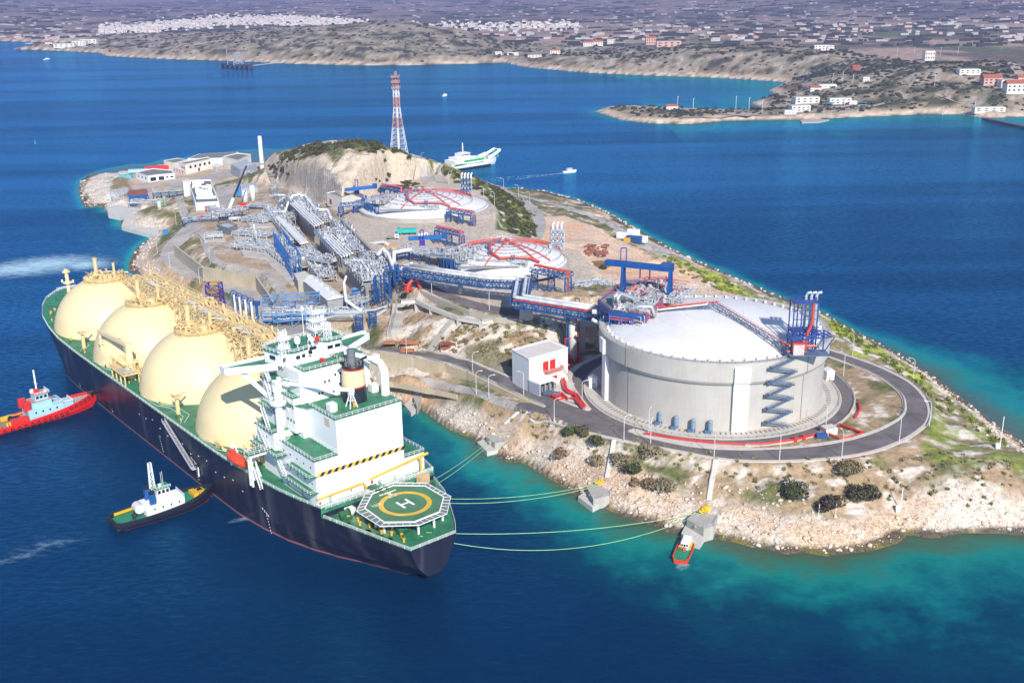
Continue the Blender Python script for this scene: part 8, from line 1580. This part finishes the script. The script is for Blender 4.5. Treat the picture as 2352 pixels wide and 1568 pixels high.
scatter([(615,358,20),(660,345,36),(740,334,52),(830,316,61),(905,340,52),(930,362,47),(985,398,44),(940,384,50),(870,361,57),(800,352,57),(745,352,54),(690,370,44),(640,384,30)], 330, 1, .8, 3.2, SCR, "hill_scrub")
scatter([(960,364,43),(1050,398,36),(1150,432,16),(1200,465,12),(1232,500,12),(1232,540,14),(1200,560,18),(1150,500,26),(1100,440,33),(1020,395,38)], 260, 2, .7, 3.0, SCR, "slope_scrub")
scatter([(1040,925,7),(1180,962,10),(1330,1010,10),(1560,1060,11),(1760,1085,11),(2060,1070,12),(2330,1060,10),(2330,1170,6),(2060,1170,5),(1800,1150,7),(1560,1110,8),(1330,1050,8),(1180,990,7)], 200, 3, .3, .8, mat("dry_scrub", (.26, .23, .11), .95, var=.2, scale=.3), "slope_herbs")
scatter([(900,740,26),(1190,740,28),(1290,760,26),(1180,840,18),(1060,800,20),(900,770,18)], 130, 4, .4, 1.2, mat("dry_scrub", (.26, .23, .11), .95), "cliff_herbs")
scatter([(1520,585,8),(1700,660,8),(1900,730,8),(2080,850,8),(2300,1000,7),(2330,1050,8),(2140,950,10),(1960,800,12),(1700,690,13),(1540,610,12)], 330, 5, .5, 1.8, mat("yellow_green_scrub", (.20, .24, .035), .95, var=.2, scale=.15), "shore_herbs")
# ================= BOULDERS =================
ph_ = (1+5**.5)/2; ico = np.array([(-1, ph_, 0), (1, ph_, 0), (-1, -ph_, 0), (1, -ph_, 0), (0, -1, ph_), (0, 1, ph_), (0, -1, -ph_), (0, 1, -ph_), (ph_, 0, -1), (ph_, 0, 1), (-ph_, 0, -1), (-ph_, 0, 1)])/1.9
icf = np.array([(0, 11, 5), (0, 5, 1), (0, 1, 7), (0, 7, 10), (0, 10, 11), (1, 5, 9), (5, 11, 4), (11, 10, 2), (10, 7, 6), (7, 1, 8), (3, 9, 4), (3, 4, 2), (3, 2, 6), (3, 6, 8), (3, 8, 9), (4, 9, 5), (2, 4, 11), (6, 2, 10), (8, 6, 7), (9, 8, 1)])
g = np.random.RandomState(5); V = []; Fc = []; nb = 0
cx = g.uniform(-430, 230, 160000); cy = g.uniform(285, 1040, 160000); 
sdq = -sdist(CW, cx, cy); wob = fbm(cx, cy, 30, 3)
belt = np.where(cy < 430, 7+26*np.clip(wob-.35, 0, 1)*2, 7+8*wob); belt = np.where((cx < -60) & (cy > 420), 13, belt); belt = np.where(cx < -330, 26, belt)
vis = (sdq > 1.0) & (sdq < belt) & ((cx*.35+cy*1.0 < 560) | (cx < -80) | (sdq < 4)); pk_ = g.rand(len(cx)) < np.where(cy < 480, 1., .5)
idx = np.where(vis & pk_)[0][:13500]
from_coast = sdq[idx]
for i in idx:
    x, y = cx[i], cy[i]; pw = 0
    ii = int(np.clip(np.searchsorted(gy, y)-1, 0, len(gy)-2)); jj = int(np.clip((x-gx[0])/1.9, 0, len(gx)-2))
    if padw[ii, jj] > .05: continue
    s_ = (.22+.8*g.rand()**3.4)*(1.1 if sdq[i] < 5 else .9)*(1.0 if y < 500 else 1.25); a = g.rand()*6.3; R_ = np.array([[cos(a), -sin(a), 0], [sin(a), cos(a), 0], [0, 0, 1]])
    v = (ico*g.uniform(.5, 1.35, (12, 1))*np.array([1.2, .95, .75])*s_)@R_.T+np.array([x, y, ground(x, y)+s_*.12]); V.append(v); Fc.append(icf+12*nb); nb += 1
Vb = np.concatenate(V); Fb = np.concatenate(Fc); me = bpy.data.meshes.new("boulders"); me.vertices.add(len(Vb)); me.vertices.foreach_set("co", Vb.astype(np.float32).ravel()); me.loops.add(Fb.size); me.polygons.add(len(Fb)); me.loops.foreach_set("vertex_index", Fb.astype(np.int32).ravel()); me.polygons.foreach_set("loop_start", np.arange(0, Fb.size, 3).astype(np.int32)); me.update(calc_edges=True)
bmt = mat("boulder_stone", (.64, .565, .50), .9, var=.0, scale=.22, spec=.15, col2=(.42, .30, .20)); me.materials.append(bmt); o = bpy.data.objects.new("boulders", me); sc.collection.objects.link(o); o['kind'] = 'stuff'
# ================= MAINLAND =================
ML = np.array([U(x, y, 0)[:2] for x, y in MAIN_L]); MP = np.concatenate([ML, [[6000, 900], [14000, 30000], [-14000, 30000], [-9000, 5600]]])
HILLS = [(215,112,3),(330,84,24),(480,78,40),(590,72,48),(700,66,62),(790,63,66),(900,80,52),(1000,98,34),(1100,118,20),(440,100,22),(650,108,32),(800,104,40),(940,122,22),(350,112,14),(1040,135,8),(250,100,10),(560,118,14),
 (1290,128,20),(1345,113,36),(1520,111,42),(1700,122,42),(1850,130,42),(1450,140,22),(1640,150,26),(1800,160,26),(1380,148,10),(1950,150,40),(2050,160,44),(2100,152,46),(2200,140,60),(2352,96,95),(2500,70,120),(2300,165,44),(2352,190,30),(2150,200,26),(1950,200,22),(1880,215,14),(2050,225,10),(2200,240,8),(2352,250,8),(2352,225,16),(1880,180,16),(1840,230,5),(1900,250,6),(1750,262,4),(1620,262,6),(1560,266,5),(1450,262,5),(1400,256,3),(1500,255,7),(2000,250,6),(2120,250,6),(1230,140,6),(1180,138,5),(1250,120,6)]
hp = np.array([U(x, y, z) for x, y, z in HILLS])
ang = np.tan(np.linspace(-.62, .62, 460)); rows = [1150.0]
while rows[-1] < 26000: rows.append(rows[-1]*(1+.0032+rows[-1]*1.2e-6))
rows = np.array(rows); AX, RY = np.meshgrid(ang, rows); FX_, FY_ = AX*RY, RY
sdm = sdist(MP, FX_, FY_)
num = 0; den = 0
dists = None
for q in hp:
    d2 = (FX_-q[0])**2+((FY_-q[1])*.85)**2; w = np.exp(-d2/(2*(.032*q[1]+10)**2))+1e-7/(1+d2/1e5); num = num+w*q[2]; den = den+w
Hh = num/den; cover = np.clip(sum(np.exp(-((FX_-q[0])**2+((FY_-q[1])*.85)**2)/(2*(.052*q[1]+10)**2)) for q in hp)*1.3, 0, 1)
plain = 8+np.clip((FY_-4500)/9000, 0, 1)*40+(fbm(FX_, FY_, 900, 4)-.5)*8
mount = np.clip((FX_/np.maximum(FY_, 1)+.02)/.35, 0, 1)*np.clip((FY_-4200)/3500, 0, 1)*190*fbm(FX_+999, FY_, 2600, 5, .5)+np.clip((FY_-14000)/7000, 0, 1)*700*fbm(FX_, FY_, 5200, 5)
mountL = np.clip((-FX_/np.maximum(FY_, 1)-.28)/.2, 0, 1)*np.clip((FY_-3900)/2000, 0, 1)*60
FZ_ = plain*(1-cover)+Hh*cover+mount*(1-cover)+mountL*(1-cover); inl = -sdm
FZ_ += cover*np.clip(inl/60, 0, 1)*((fbm(FX_, FY_, 70, 5)-.5)*16+(fbm(FX_, FY_, 240, 4)-.5)*14)
FZ_ = np.minimum(FZ_, .4+np.clip(inl, 0, 1e5)*.34); FZ_ = np.where(inl < 0, np.maximum(-8, inl*.4), np.maximum(FZ_, np.minimum(.8, inl*.3)))
def fground(x, y):
    i = int(np.clip(np.searchsorted(rows, y)-1, 0, len(rows)-2)); a = x/y; j = int(np.clip(np.searchsorted(ang, a)-1, 0, len(ang)-2)); return float(FZ_[i, j])
def FG(x, y, z0=20):
    z = z0
    for _ in range(10): p = U(x, y, z); z = z*.5+.5*fground(p[0], p[1])
    return p[0], p[1], fground(p[0], p[1])
m1 = fbm(FX_, FY_, 60, 5, .6); m2 = fbm(FX_, FY_*.6, 420, 5, .55); m3 = NR.rand(*FX_.shape); m4 = fbm(FX_, FY_, 26, 4, .6)
fc = np.broadcast_to(np.array([.34, .25, .185]), FX_.shape+(3,)).copy()
fc = blend(fc, np.array([.06, .07, .045]), sm(m2, .48, .56)*.8); fc = blend(fc, np.array([.24, .18, .13]), sm(fbm(FX_+3000, FY_, 260, 4), .56, .6)*.8); fc = blend(fc, np.array([.10, .13, .05]), sm(fbm(FX_+9000, FY_*.5, 180, 3), .6, .63)*.7)
fc = blend(fc, np.array([.10, .10, .09]), sm(FY_, 3600, 4600)*.55)
hc_ = np.array([.25, .205, .145]); fh = np.broadcast_to(hc_, FX_.shape+(3,)).copy(); fh = blend(fh, np.array([.17, .165, .09]), sm(m1, .45, .56)*.7); fh = blend(fh, np.array([.06, .065, .04]), sm(m4, .57, .62)); fh = blend(fh, np.array([.36, .31, .25]), sm(m4, .44, .38)*.7)
rgt = sm(FX_/FY_, .18, .26); fh = blend(fh, np.array([.06, .07, .035]), sm(m4, .49, .56)*rgt*.7); fc = blend(fc, fh, np.clip(cover*1.6, 0, 1)); 
shr = sm(-inl+(m4-.5)*16, -19, -8); fc = blend(fc, np.array([.50, .40, .30]), shr); fc = blend(fc, np.array([.52, .36, .22]), sm(-inl+(m1-.5)*60, -40, -20)*(1-shr)*.4*sm(m4, .4, .5))
fc = blend(fc, np.array([.06, .055, .05]), sm(FZ_, 1.0, .2)); fc *= (.95+.6*m3)[..., None]
bm_ = gm.copy(); bm_.name = "mainland_ground"; bm_.node_tree.nodes["Noise Texture"].inputs["Scale"].default_value = .05; bm_.node_tree.nodes["Bump"].inputs["Distance"].default_value = 6
o = grid_obj("mainland", FX_, FY_, FZ_, bm_, fc)
# roads and sandy pits of the promontory
pr = MB()
def fstrip(P, w, dz=.8):
    q = [Vector(FG(*p)) for p in P]; out = []
    for a, b in zip(q, q[1:]):
        n = max(1, int((b-a).length/14)); out += [a.lerp(b, k/n) for k in range(n)]
    out.append(q[-1]); vs = []
    for i, p in enumerate(out):
        d = out[min(i+1, len(out)-1)]-out[max(0, i-1)]; u = Vector((-d.y, d.x, 0)).normalized()*w/2; z = fground(p.x, p.y)+dz; vs += [(p.x+u.x, p.y+u.y, z), (p.x-u.x, p.y-u.y, z)]
    pr.add(vs, [(2*i, 2*i+1, 2*i+3, 2*i+2) for i in range(len(out)-1)])
fstrip([(1560,272),(1680,268),(1800,262),(1900,258),(2000,246),(2120,240),(2250,246),(2352,240)], 9); fstrip([(1960,238),(2040,205),(2080,190),(2072,178)], 7); fstrip([(2200,142),(2260,160),(2352,185)], 14, 1.5); fstrip([(1880,225),(1900,215),(1900,200),(1890,185)], 5); fstrip([(1900,250),(1960,240),(1990,246)], 26); fstrip([(1660,260),(1730,266)], 30)
fstrip([(820,146),(935,146),(1075,142),(1180,139),(1300,139)], 7)
struct(pr, "mainland_road", mat("far_road", (.42, .34, .28), .9))
# scattered bushes on the far hills: one mass
g = np.random.RandomState(8); V = []; Fc = []; k = 0; tries = 0
while k < 3000 and tries < 60000:
    tries += 1; a = g.uniform(-.5, .56); y = 1250/(1-g.rand()*.72); x = a*y; i = int(np.clip(np.searchsorted(rows, y)-1, 0, len(rows)-2)); j = int(np.clip(np.searchsorted(ang, a)-1, 0, len(ang)-2))
    if inl[i, j] < 14 or cover[i, j] < .35 or (a < .15 and g.rand() < .35): continue
    s_ = g.uniform(1.6, 4.2)*(y/2000)**.6; V.append(ico*g.uniform(.6, 1.2, (12, 1))*np.array([1.3, 1.1, .8])*s_+np.array([x, y, FZ_[i, j]+s_*.3])); Fc.append(icf+12*k); k += 1
Vb = np.concatenate(V); Fb = np.concatenate(Fc); me = bpy.data.meshes.new("far_bushes"); me.vertices.add(len(Vb)); me.vertices.foreach_set("co", Vb.astype(np.float32).ravel()); me.loops.add(Fb.size); me.polygons.add(len(Fb)); me.loops.foreach_set("vertex_index", Fb.astype(np.int32).ravel()); me.polygons.foreach_set("loop_start", np.arange(0, Fb.size, 3).astype(np.int32)); me.update(calc_edges=True)
me.materials.append(mat("far_bush_leaf", (.042, .050, .026), .95, var=.3, scale=.02)); o = bpy.data.objects.new("far_bushes", me); sc.collection.objects.link(o); o['kind'] = 'stuff'
# houses
HW = mat("house_white", (.72, .69, .63), .8, var=.06, scale=.02); HR = mat("tile_roof", (.42, .12, .06), .8); HP = mat("house_pink", (.62, .40, .33), .8)
def house(lb, x, y, w, d, h, rz=0., roof="flat", wall=None, group=None, p=None, wins=True):
    p = p or FG(x, y); t = thing("house", lb, "house", p, 0, group); m = MB(); m.box((p[0], p[1], p[2]+h/2-1), (w, d, h+2), rz); m.build("wall", wall or HW, t); c, s = cos(rz), sin(rz); T = lambda a, b, z: (p[0]+a*c-b*s, p[1]+a*s+b*c, p[2]+z); m = MB()
    if roof == "gable": m.add([T(-w/2-.5, -d/2-.5, h), T(w/2+.5, -d/2-.5, h), T(w/2+.5, d/2+.5, h), T(-w/2-.5, d/2+.5, h), T(-w/2, 0, h+d*.28), T(w/2, 0, h+d*.28)], [(0, 1, 5, 4), (2, 3, 4, 5), (1, 2, 5), (3, 0, 4)]); m.build("roof", HR, t)
    else: m.box(T(0, 0, h+.1), (w*.95, d*.95, .4), rz); m.build("roof", mat("flat_roof", (.50, .48, .45), .9), t)
    if wins:
        m = MB(); [m.box(T(-w/2+w*(k+.5)/4, -d/2-.05, z), (w*.1, .2, h*.18), rz) for k in range(4) for z in ((h*.5,) if h < 6 else (h*.3, h*.72))]; m.build("window", DARK, t)
NH = [(1850,236,34,16,8,.1,"flat",None,"pale box shaped store on the promontory shore, left one"),(1835,256,26,14,8,.15,"flat",None,"white box store nearest the promontory ramp"),(1812,262,16,12,5,.1,"flat",None,"low white shed left of the white box store"),(1927,238,30,12,8,.05,"flat",None,"long white station building on the promontory forecourt"),(1955,239,14,8,5,.05,"flat",None,"small building beside the long white station building"),(2132,139,20,16,19,0,"flat",None,"tall white lonely house on the right hill crest"),(1535,108,62,22,14,0,"flat",HP,"long pink and white industrial hall on the hill crest"),(1494,103,26,18,17,0,"gable",HP,"red roofed pink house beside the long pink hall"),(1350,107,24,16,9,0,"gable",None,"white house with red roof at the left end of the crest"),(1372,105,28,16,9,0,"gable",None,"cream house with red roof on the crest, second from the left"),(1402,103,18,14,12,0,"flat",None,"white flat house on the crest between red roofs"),(1885,116,34,16,12,0,"flat",None,"half built grey house on the crest, centre right"),(1906,116,16,14,11,0,"flat",None,"white house beside the half built one"),
 (2222,182,30,14,6,0,"flat",None,"low white house on the slope at the far right"),(2275,195,26,16,9,0,"gable",HP,"pink house with red roof at the far right"),(2315,200,26,16,10,0,"flat",None,"white stepped house at the far right"),(2328,213,26,16,12,0,"gable",None,"white house with orange roof lowest at the far right"),(2345,198,16,14,12,0,"gable",HP,"house cut by the right edge of the picture"),(1898,202,26,14,5,0,"flat",None,"low white house in the trees above the promontory"),(1872,209,16,10,5,0,"gable",None,"small red roofed house in the trees above the promontory"),(1965,160,12,8,5,0,"gable",HR,"tiny red roofed hut on the hillside"),(1988,187,10,8,6,0,"flat",None,"tiny white hut on the dark hillside"),(2270,258,40,10,6,0,"flat",None,"long low white boathouse at the right jetty"),(1543,252,16,9,5,0,"gable",None,"small chapel like house with red roof on the flat point"),
 (1145,127,16,12,8,0,"flat",None,"white house at the head of the far bay, left one"),(1178,126,26,12,5,0,"flat",None,"low white house at the head of the far bay, middle one"),(1228,133,30,14,6,0,"flat",None,"long white house at the head of the far bay, right one"),(1275,124,24,12,8,0,"gable",None,"house with red roof above the head of the far bay"),(69,106,24,14,9,0,"flat",None,"white house on the far left peninsula tip"),(150,109,60,18,10,0,"flat",None,"long white building on the far left peninsula"),(185,105,40,20,13,0,"flat",None,"white block at the root of the far left peninsula"),(205,100,50,20,12,0,"flat",None,"white block beside the shore road of the far left peninsula"),(115,108,20,14,8,0,"gable",None,"small red roofed house on the far left peninsula")]
for x, y, w, d, h, rz, rf, wl, lb in NH: house(lb, x, y, w, d, h, rz, rf, wl)
# station canopies, ramp, jetties
m = MB()
for x in (1905, 1978): p = FG(x, 242); m.box((p[0], p[1], p[2]+4), (13, 8, .6), .1); [m.bar((p[0]+a, p[1]+b, p[2]), (p[0]+a, p[1]+b, p[2]+4), .4) for a in (-5, 5) for b in (-3, 3)]
single(m, "canopy", mat("canopy_teal", (.03, .24, .28), .6), "pair of teal canopies beside the long white station building", "canopy")
m = MB(); m.prism([upz(x, y, 1.6)[:2] for x, y in ((1838,276),(1862,273),(1905,275),(1880,280),(1842,281))], -1, 1.6); struct(m, "ferry_ramp", CONC)
m = MB(); a, b = upz(2262, 273, 2), upz(2480, 318, 2); m.bar(a, b, 9, 2.6); single(m, "jetty", mat("jetty_dark", (.10, .10, .13), .8), "long dark jetty at the right edge below the boathouse", "jetty")
p0, p1 = upz(512, 147, 6), upz(578, 151, 6); fp = thing("loading_pier", "dark loading pier with steel frame standing off the far hill", "pier", tuple(p0)); m = MB(); m.bar(p0, p1, 16, 3); m.build("deck", mat("pier_dark", (.05, .04, .05), .8), fp)
for k in range(7): q = p0.lerp(p1, k/6); m = MB(); m.cyl((q.x, q.y-4, -3), 3.4, 10 if k in (0, 1, 5, 6) else 6, 8); m.build("pile", mat("pier_dark", (.05, .04, .05), .8), fp)
m = MB(); q = upz(548, 147, 8); m.tower((q.x, q.y, 6), 18, 12, 26, 4, 1.1); m.bar((q.x-24, q.y, 6), (q.x-24, q.y, 42), 1); m.build("frame", mat("pier_steel", (.40, .42, .45), .6), fp); m = MB(); m.bar(p1, upz(640, 144, 6), 4, 1); m.build("trestle_bridge", LCONC, fp)
# town and plain: the 300 nearest houses one by one, everything beyond as one mass
g = random.Random(77); pts = []
for _ in range(330):   # plain behind the bays
    x = g.choice((g.uniform(0, 240), g.uniform(1000, 2352), g.uniform(1000, 2352))); y = g.uniform(60, 106)-(10 if x > 900 else 0)+(6 if x < 240 else 0); pts.append((x, y, g.uniform(9, 26), g.uniform(8, 14), g.uniform(3, 6)))
for _ in range(2300):  # the white town
    f = g.random(); x = 230+f*620 if g.random() < .82 else 850+g.random()*480; yc = 68-22*sin(pi*min(1, max(0, (x-300)/640)))**1.3 if x < 850 else 66-(x-850)*.012; y = yc+g.gauss(0, 5.5); pts.append((x, y, g.uniform(7, 17), g.uniform(8, 14), -g.uniform(4, 9)))
for _ in range(460): x = g.uniform(0, 2352); y = g.uniform(3, 62); pts.append((x, y, g.uniform(16, 60) if g.random() < .2 else g.uniform(8, 22), g.uniform(8, 16), g.uniform(3, 6)))
W3 = []
for x, y, w, d, h in pts:
    p = FG(x, y, 12)
    i = int(np.clip(np.searchsorted(rows, p[1])-1, 0, len(rows)-2)); j = int(np.clip(np.searchsorted(ang, p[0]/p[1])-1, 0, len(ang)-2))
    if inl[i, j] > 8 and cover[i, j] < .55: W3.append((p[1], p, w, d, h))
W3.sort(key=lambda q: q[0]); hm_ = mat("town_wall", (.66, .60, .55), .8, var=.12, scale=.008)
proto = None
for k, (_, p, w, d, h) in enumerate(W3[:290]):
    if k % 5 == 4:  mt_ = "gable"
    if proto is None:
        proto = []
        for mt_, lab in ((mat("plain_wall", (.50, .47, .44), .8), "small white house far out on the plain beyond the bay"), (HP, "small pinkish house far out on the plain beyond the bay"), (mat("shed_far", (.5, .52, .55), .6), "small grey shed far out on the plain beyond the bay")):
            m = MB(); m.box((0, 0, .5), (1, 1, 1)); m.add([(-.5, -.5, 1), (.5, -.5, 1), (.5, .5, 1), (-.5, .5, 1), (-.5, 0, 1.22), (.5, 0, 1.22)], [(0, 1, 5, 4), (2, 3, 4, 5), (1, 2, 5), (3, 0, 4)]); o = m.build("plain_house", mt_); tag(o, lab, "house", "small houses scattered over the far plain"); proto.append(o)
        used_ = set()
    j = 0 if k % 7 < 5 else (1 if k % 7 == 5 else 2)
    if j not in used_: o = proto[j]; used_.add(j)
    else: o = proto[j].copy(); sc.collection.objects.link(o)
    o.location = p; o.scale = (w, d, abs(h)); o.rotation_euler = (0, 0, g.uniform(-.4, .4))
for nm, mt_, sg_ in (("distant_town", hm_, -1), ("distant_farms", mat("farm_wall", (.40, .37, .35), .8, var=.3, scale=.004), 1)):
    m = MB(); [m.box((p[0], p[1], p[2]+abs(h)/2), (w, d, abs(h)), g.uniform(-.4, .4)) for _, p, w, d, h in W3[290:] if h*sg_ > 0]; tag(m.build(nm, mt_), kind='stuff')
m = MB(); r_ = random.Random(31)
for _ in range(1000):
    x, y = r_.uniform(-20, 2370), r_.uniform(2, 108); p = FG(x, y, 12); s_ = r_.uniform(5, 14)*(p[1]/4500)
    i = int(np.clip(np.searchsorted(rows, p[1])-1, 0, len(rows)-2)); j = int(np.clip(np.searchsorted(ang, p[0]/p[1])-1, 0, len(ang)-2))
    if inl[i, j] > 15 and cover[i, j] < .6: m.box((p[0], p[1], p[2]+2), (s_*r_.uniform(2, 7), s_, 7), r_.uniform(-.3, .3))
tag(m.build("distant_groves", mat("grove_leaf", (.035, .045, .03), .95)), kind='stuff')
for k, (x, y) in enumerate(((1556,250),(1592,255),(1690,250),(1720,254),(1750,258),(1912,196),(1935,190),(1958,200),(2146,200),(2060,128),(2100,124),(2160,128),(2200,126),(2238,260),(2165,262))):
    p = FG(x, y); m = MB(); m.cyl(p, .35, 17, 5); m.box((p[0]+.6, p[1], p[2]+16.6), (2.2, .4, .4)); single(m, "utility_pole", mat("pole_grey", (.62, .63, .63), .4), "thin utility pole on the far promontory", "pole", "utility poles on the far promontory")
# ================= HAZE =================
m = MB(); m.b2((-16000, -300, -12), (16000, 26500, 1400)); hz = m.build("haze", None or mat("haze_tmp", (1, 1, 1))); hz.data.materials.clear()
hv_ = bpy.data.materials.new("haze_air"); hv_.use_nodes = True; t_ = hv_.node_tree; t_.nodes.remove(t_.nodes["Principled BSDF"]); pv_ = t_.nodes.new("ShaderNodeVolumePrincipled"); pv_.inputs["Color"].default_value = (.42, .45, 1.0, 1); pv_.inputs["Density"].default_value = HAZE_D; pv_.inputs["Anisotropy"].default_value = .0
t_.links.new(pv_.outputs[0], t_.nodes["Material Output"].inputs["Volume"]); hz.data.materials.append(hv_); hz['kind'] = 'stuff'
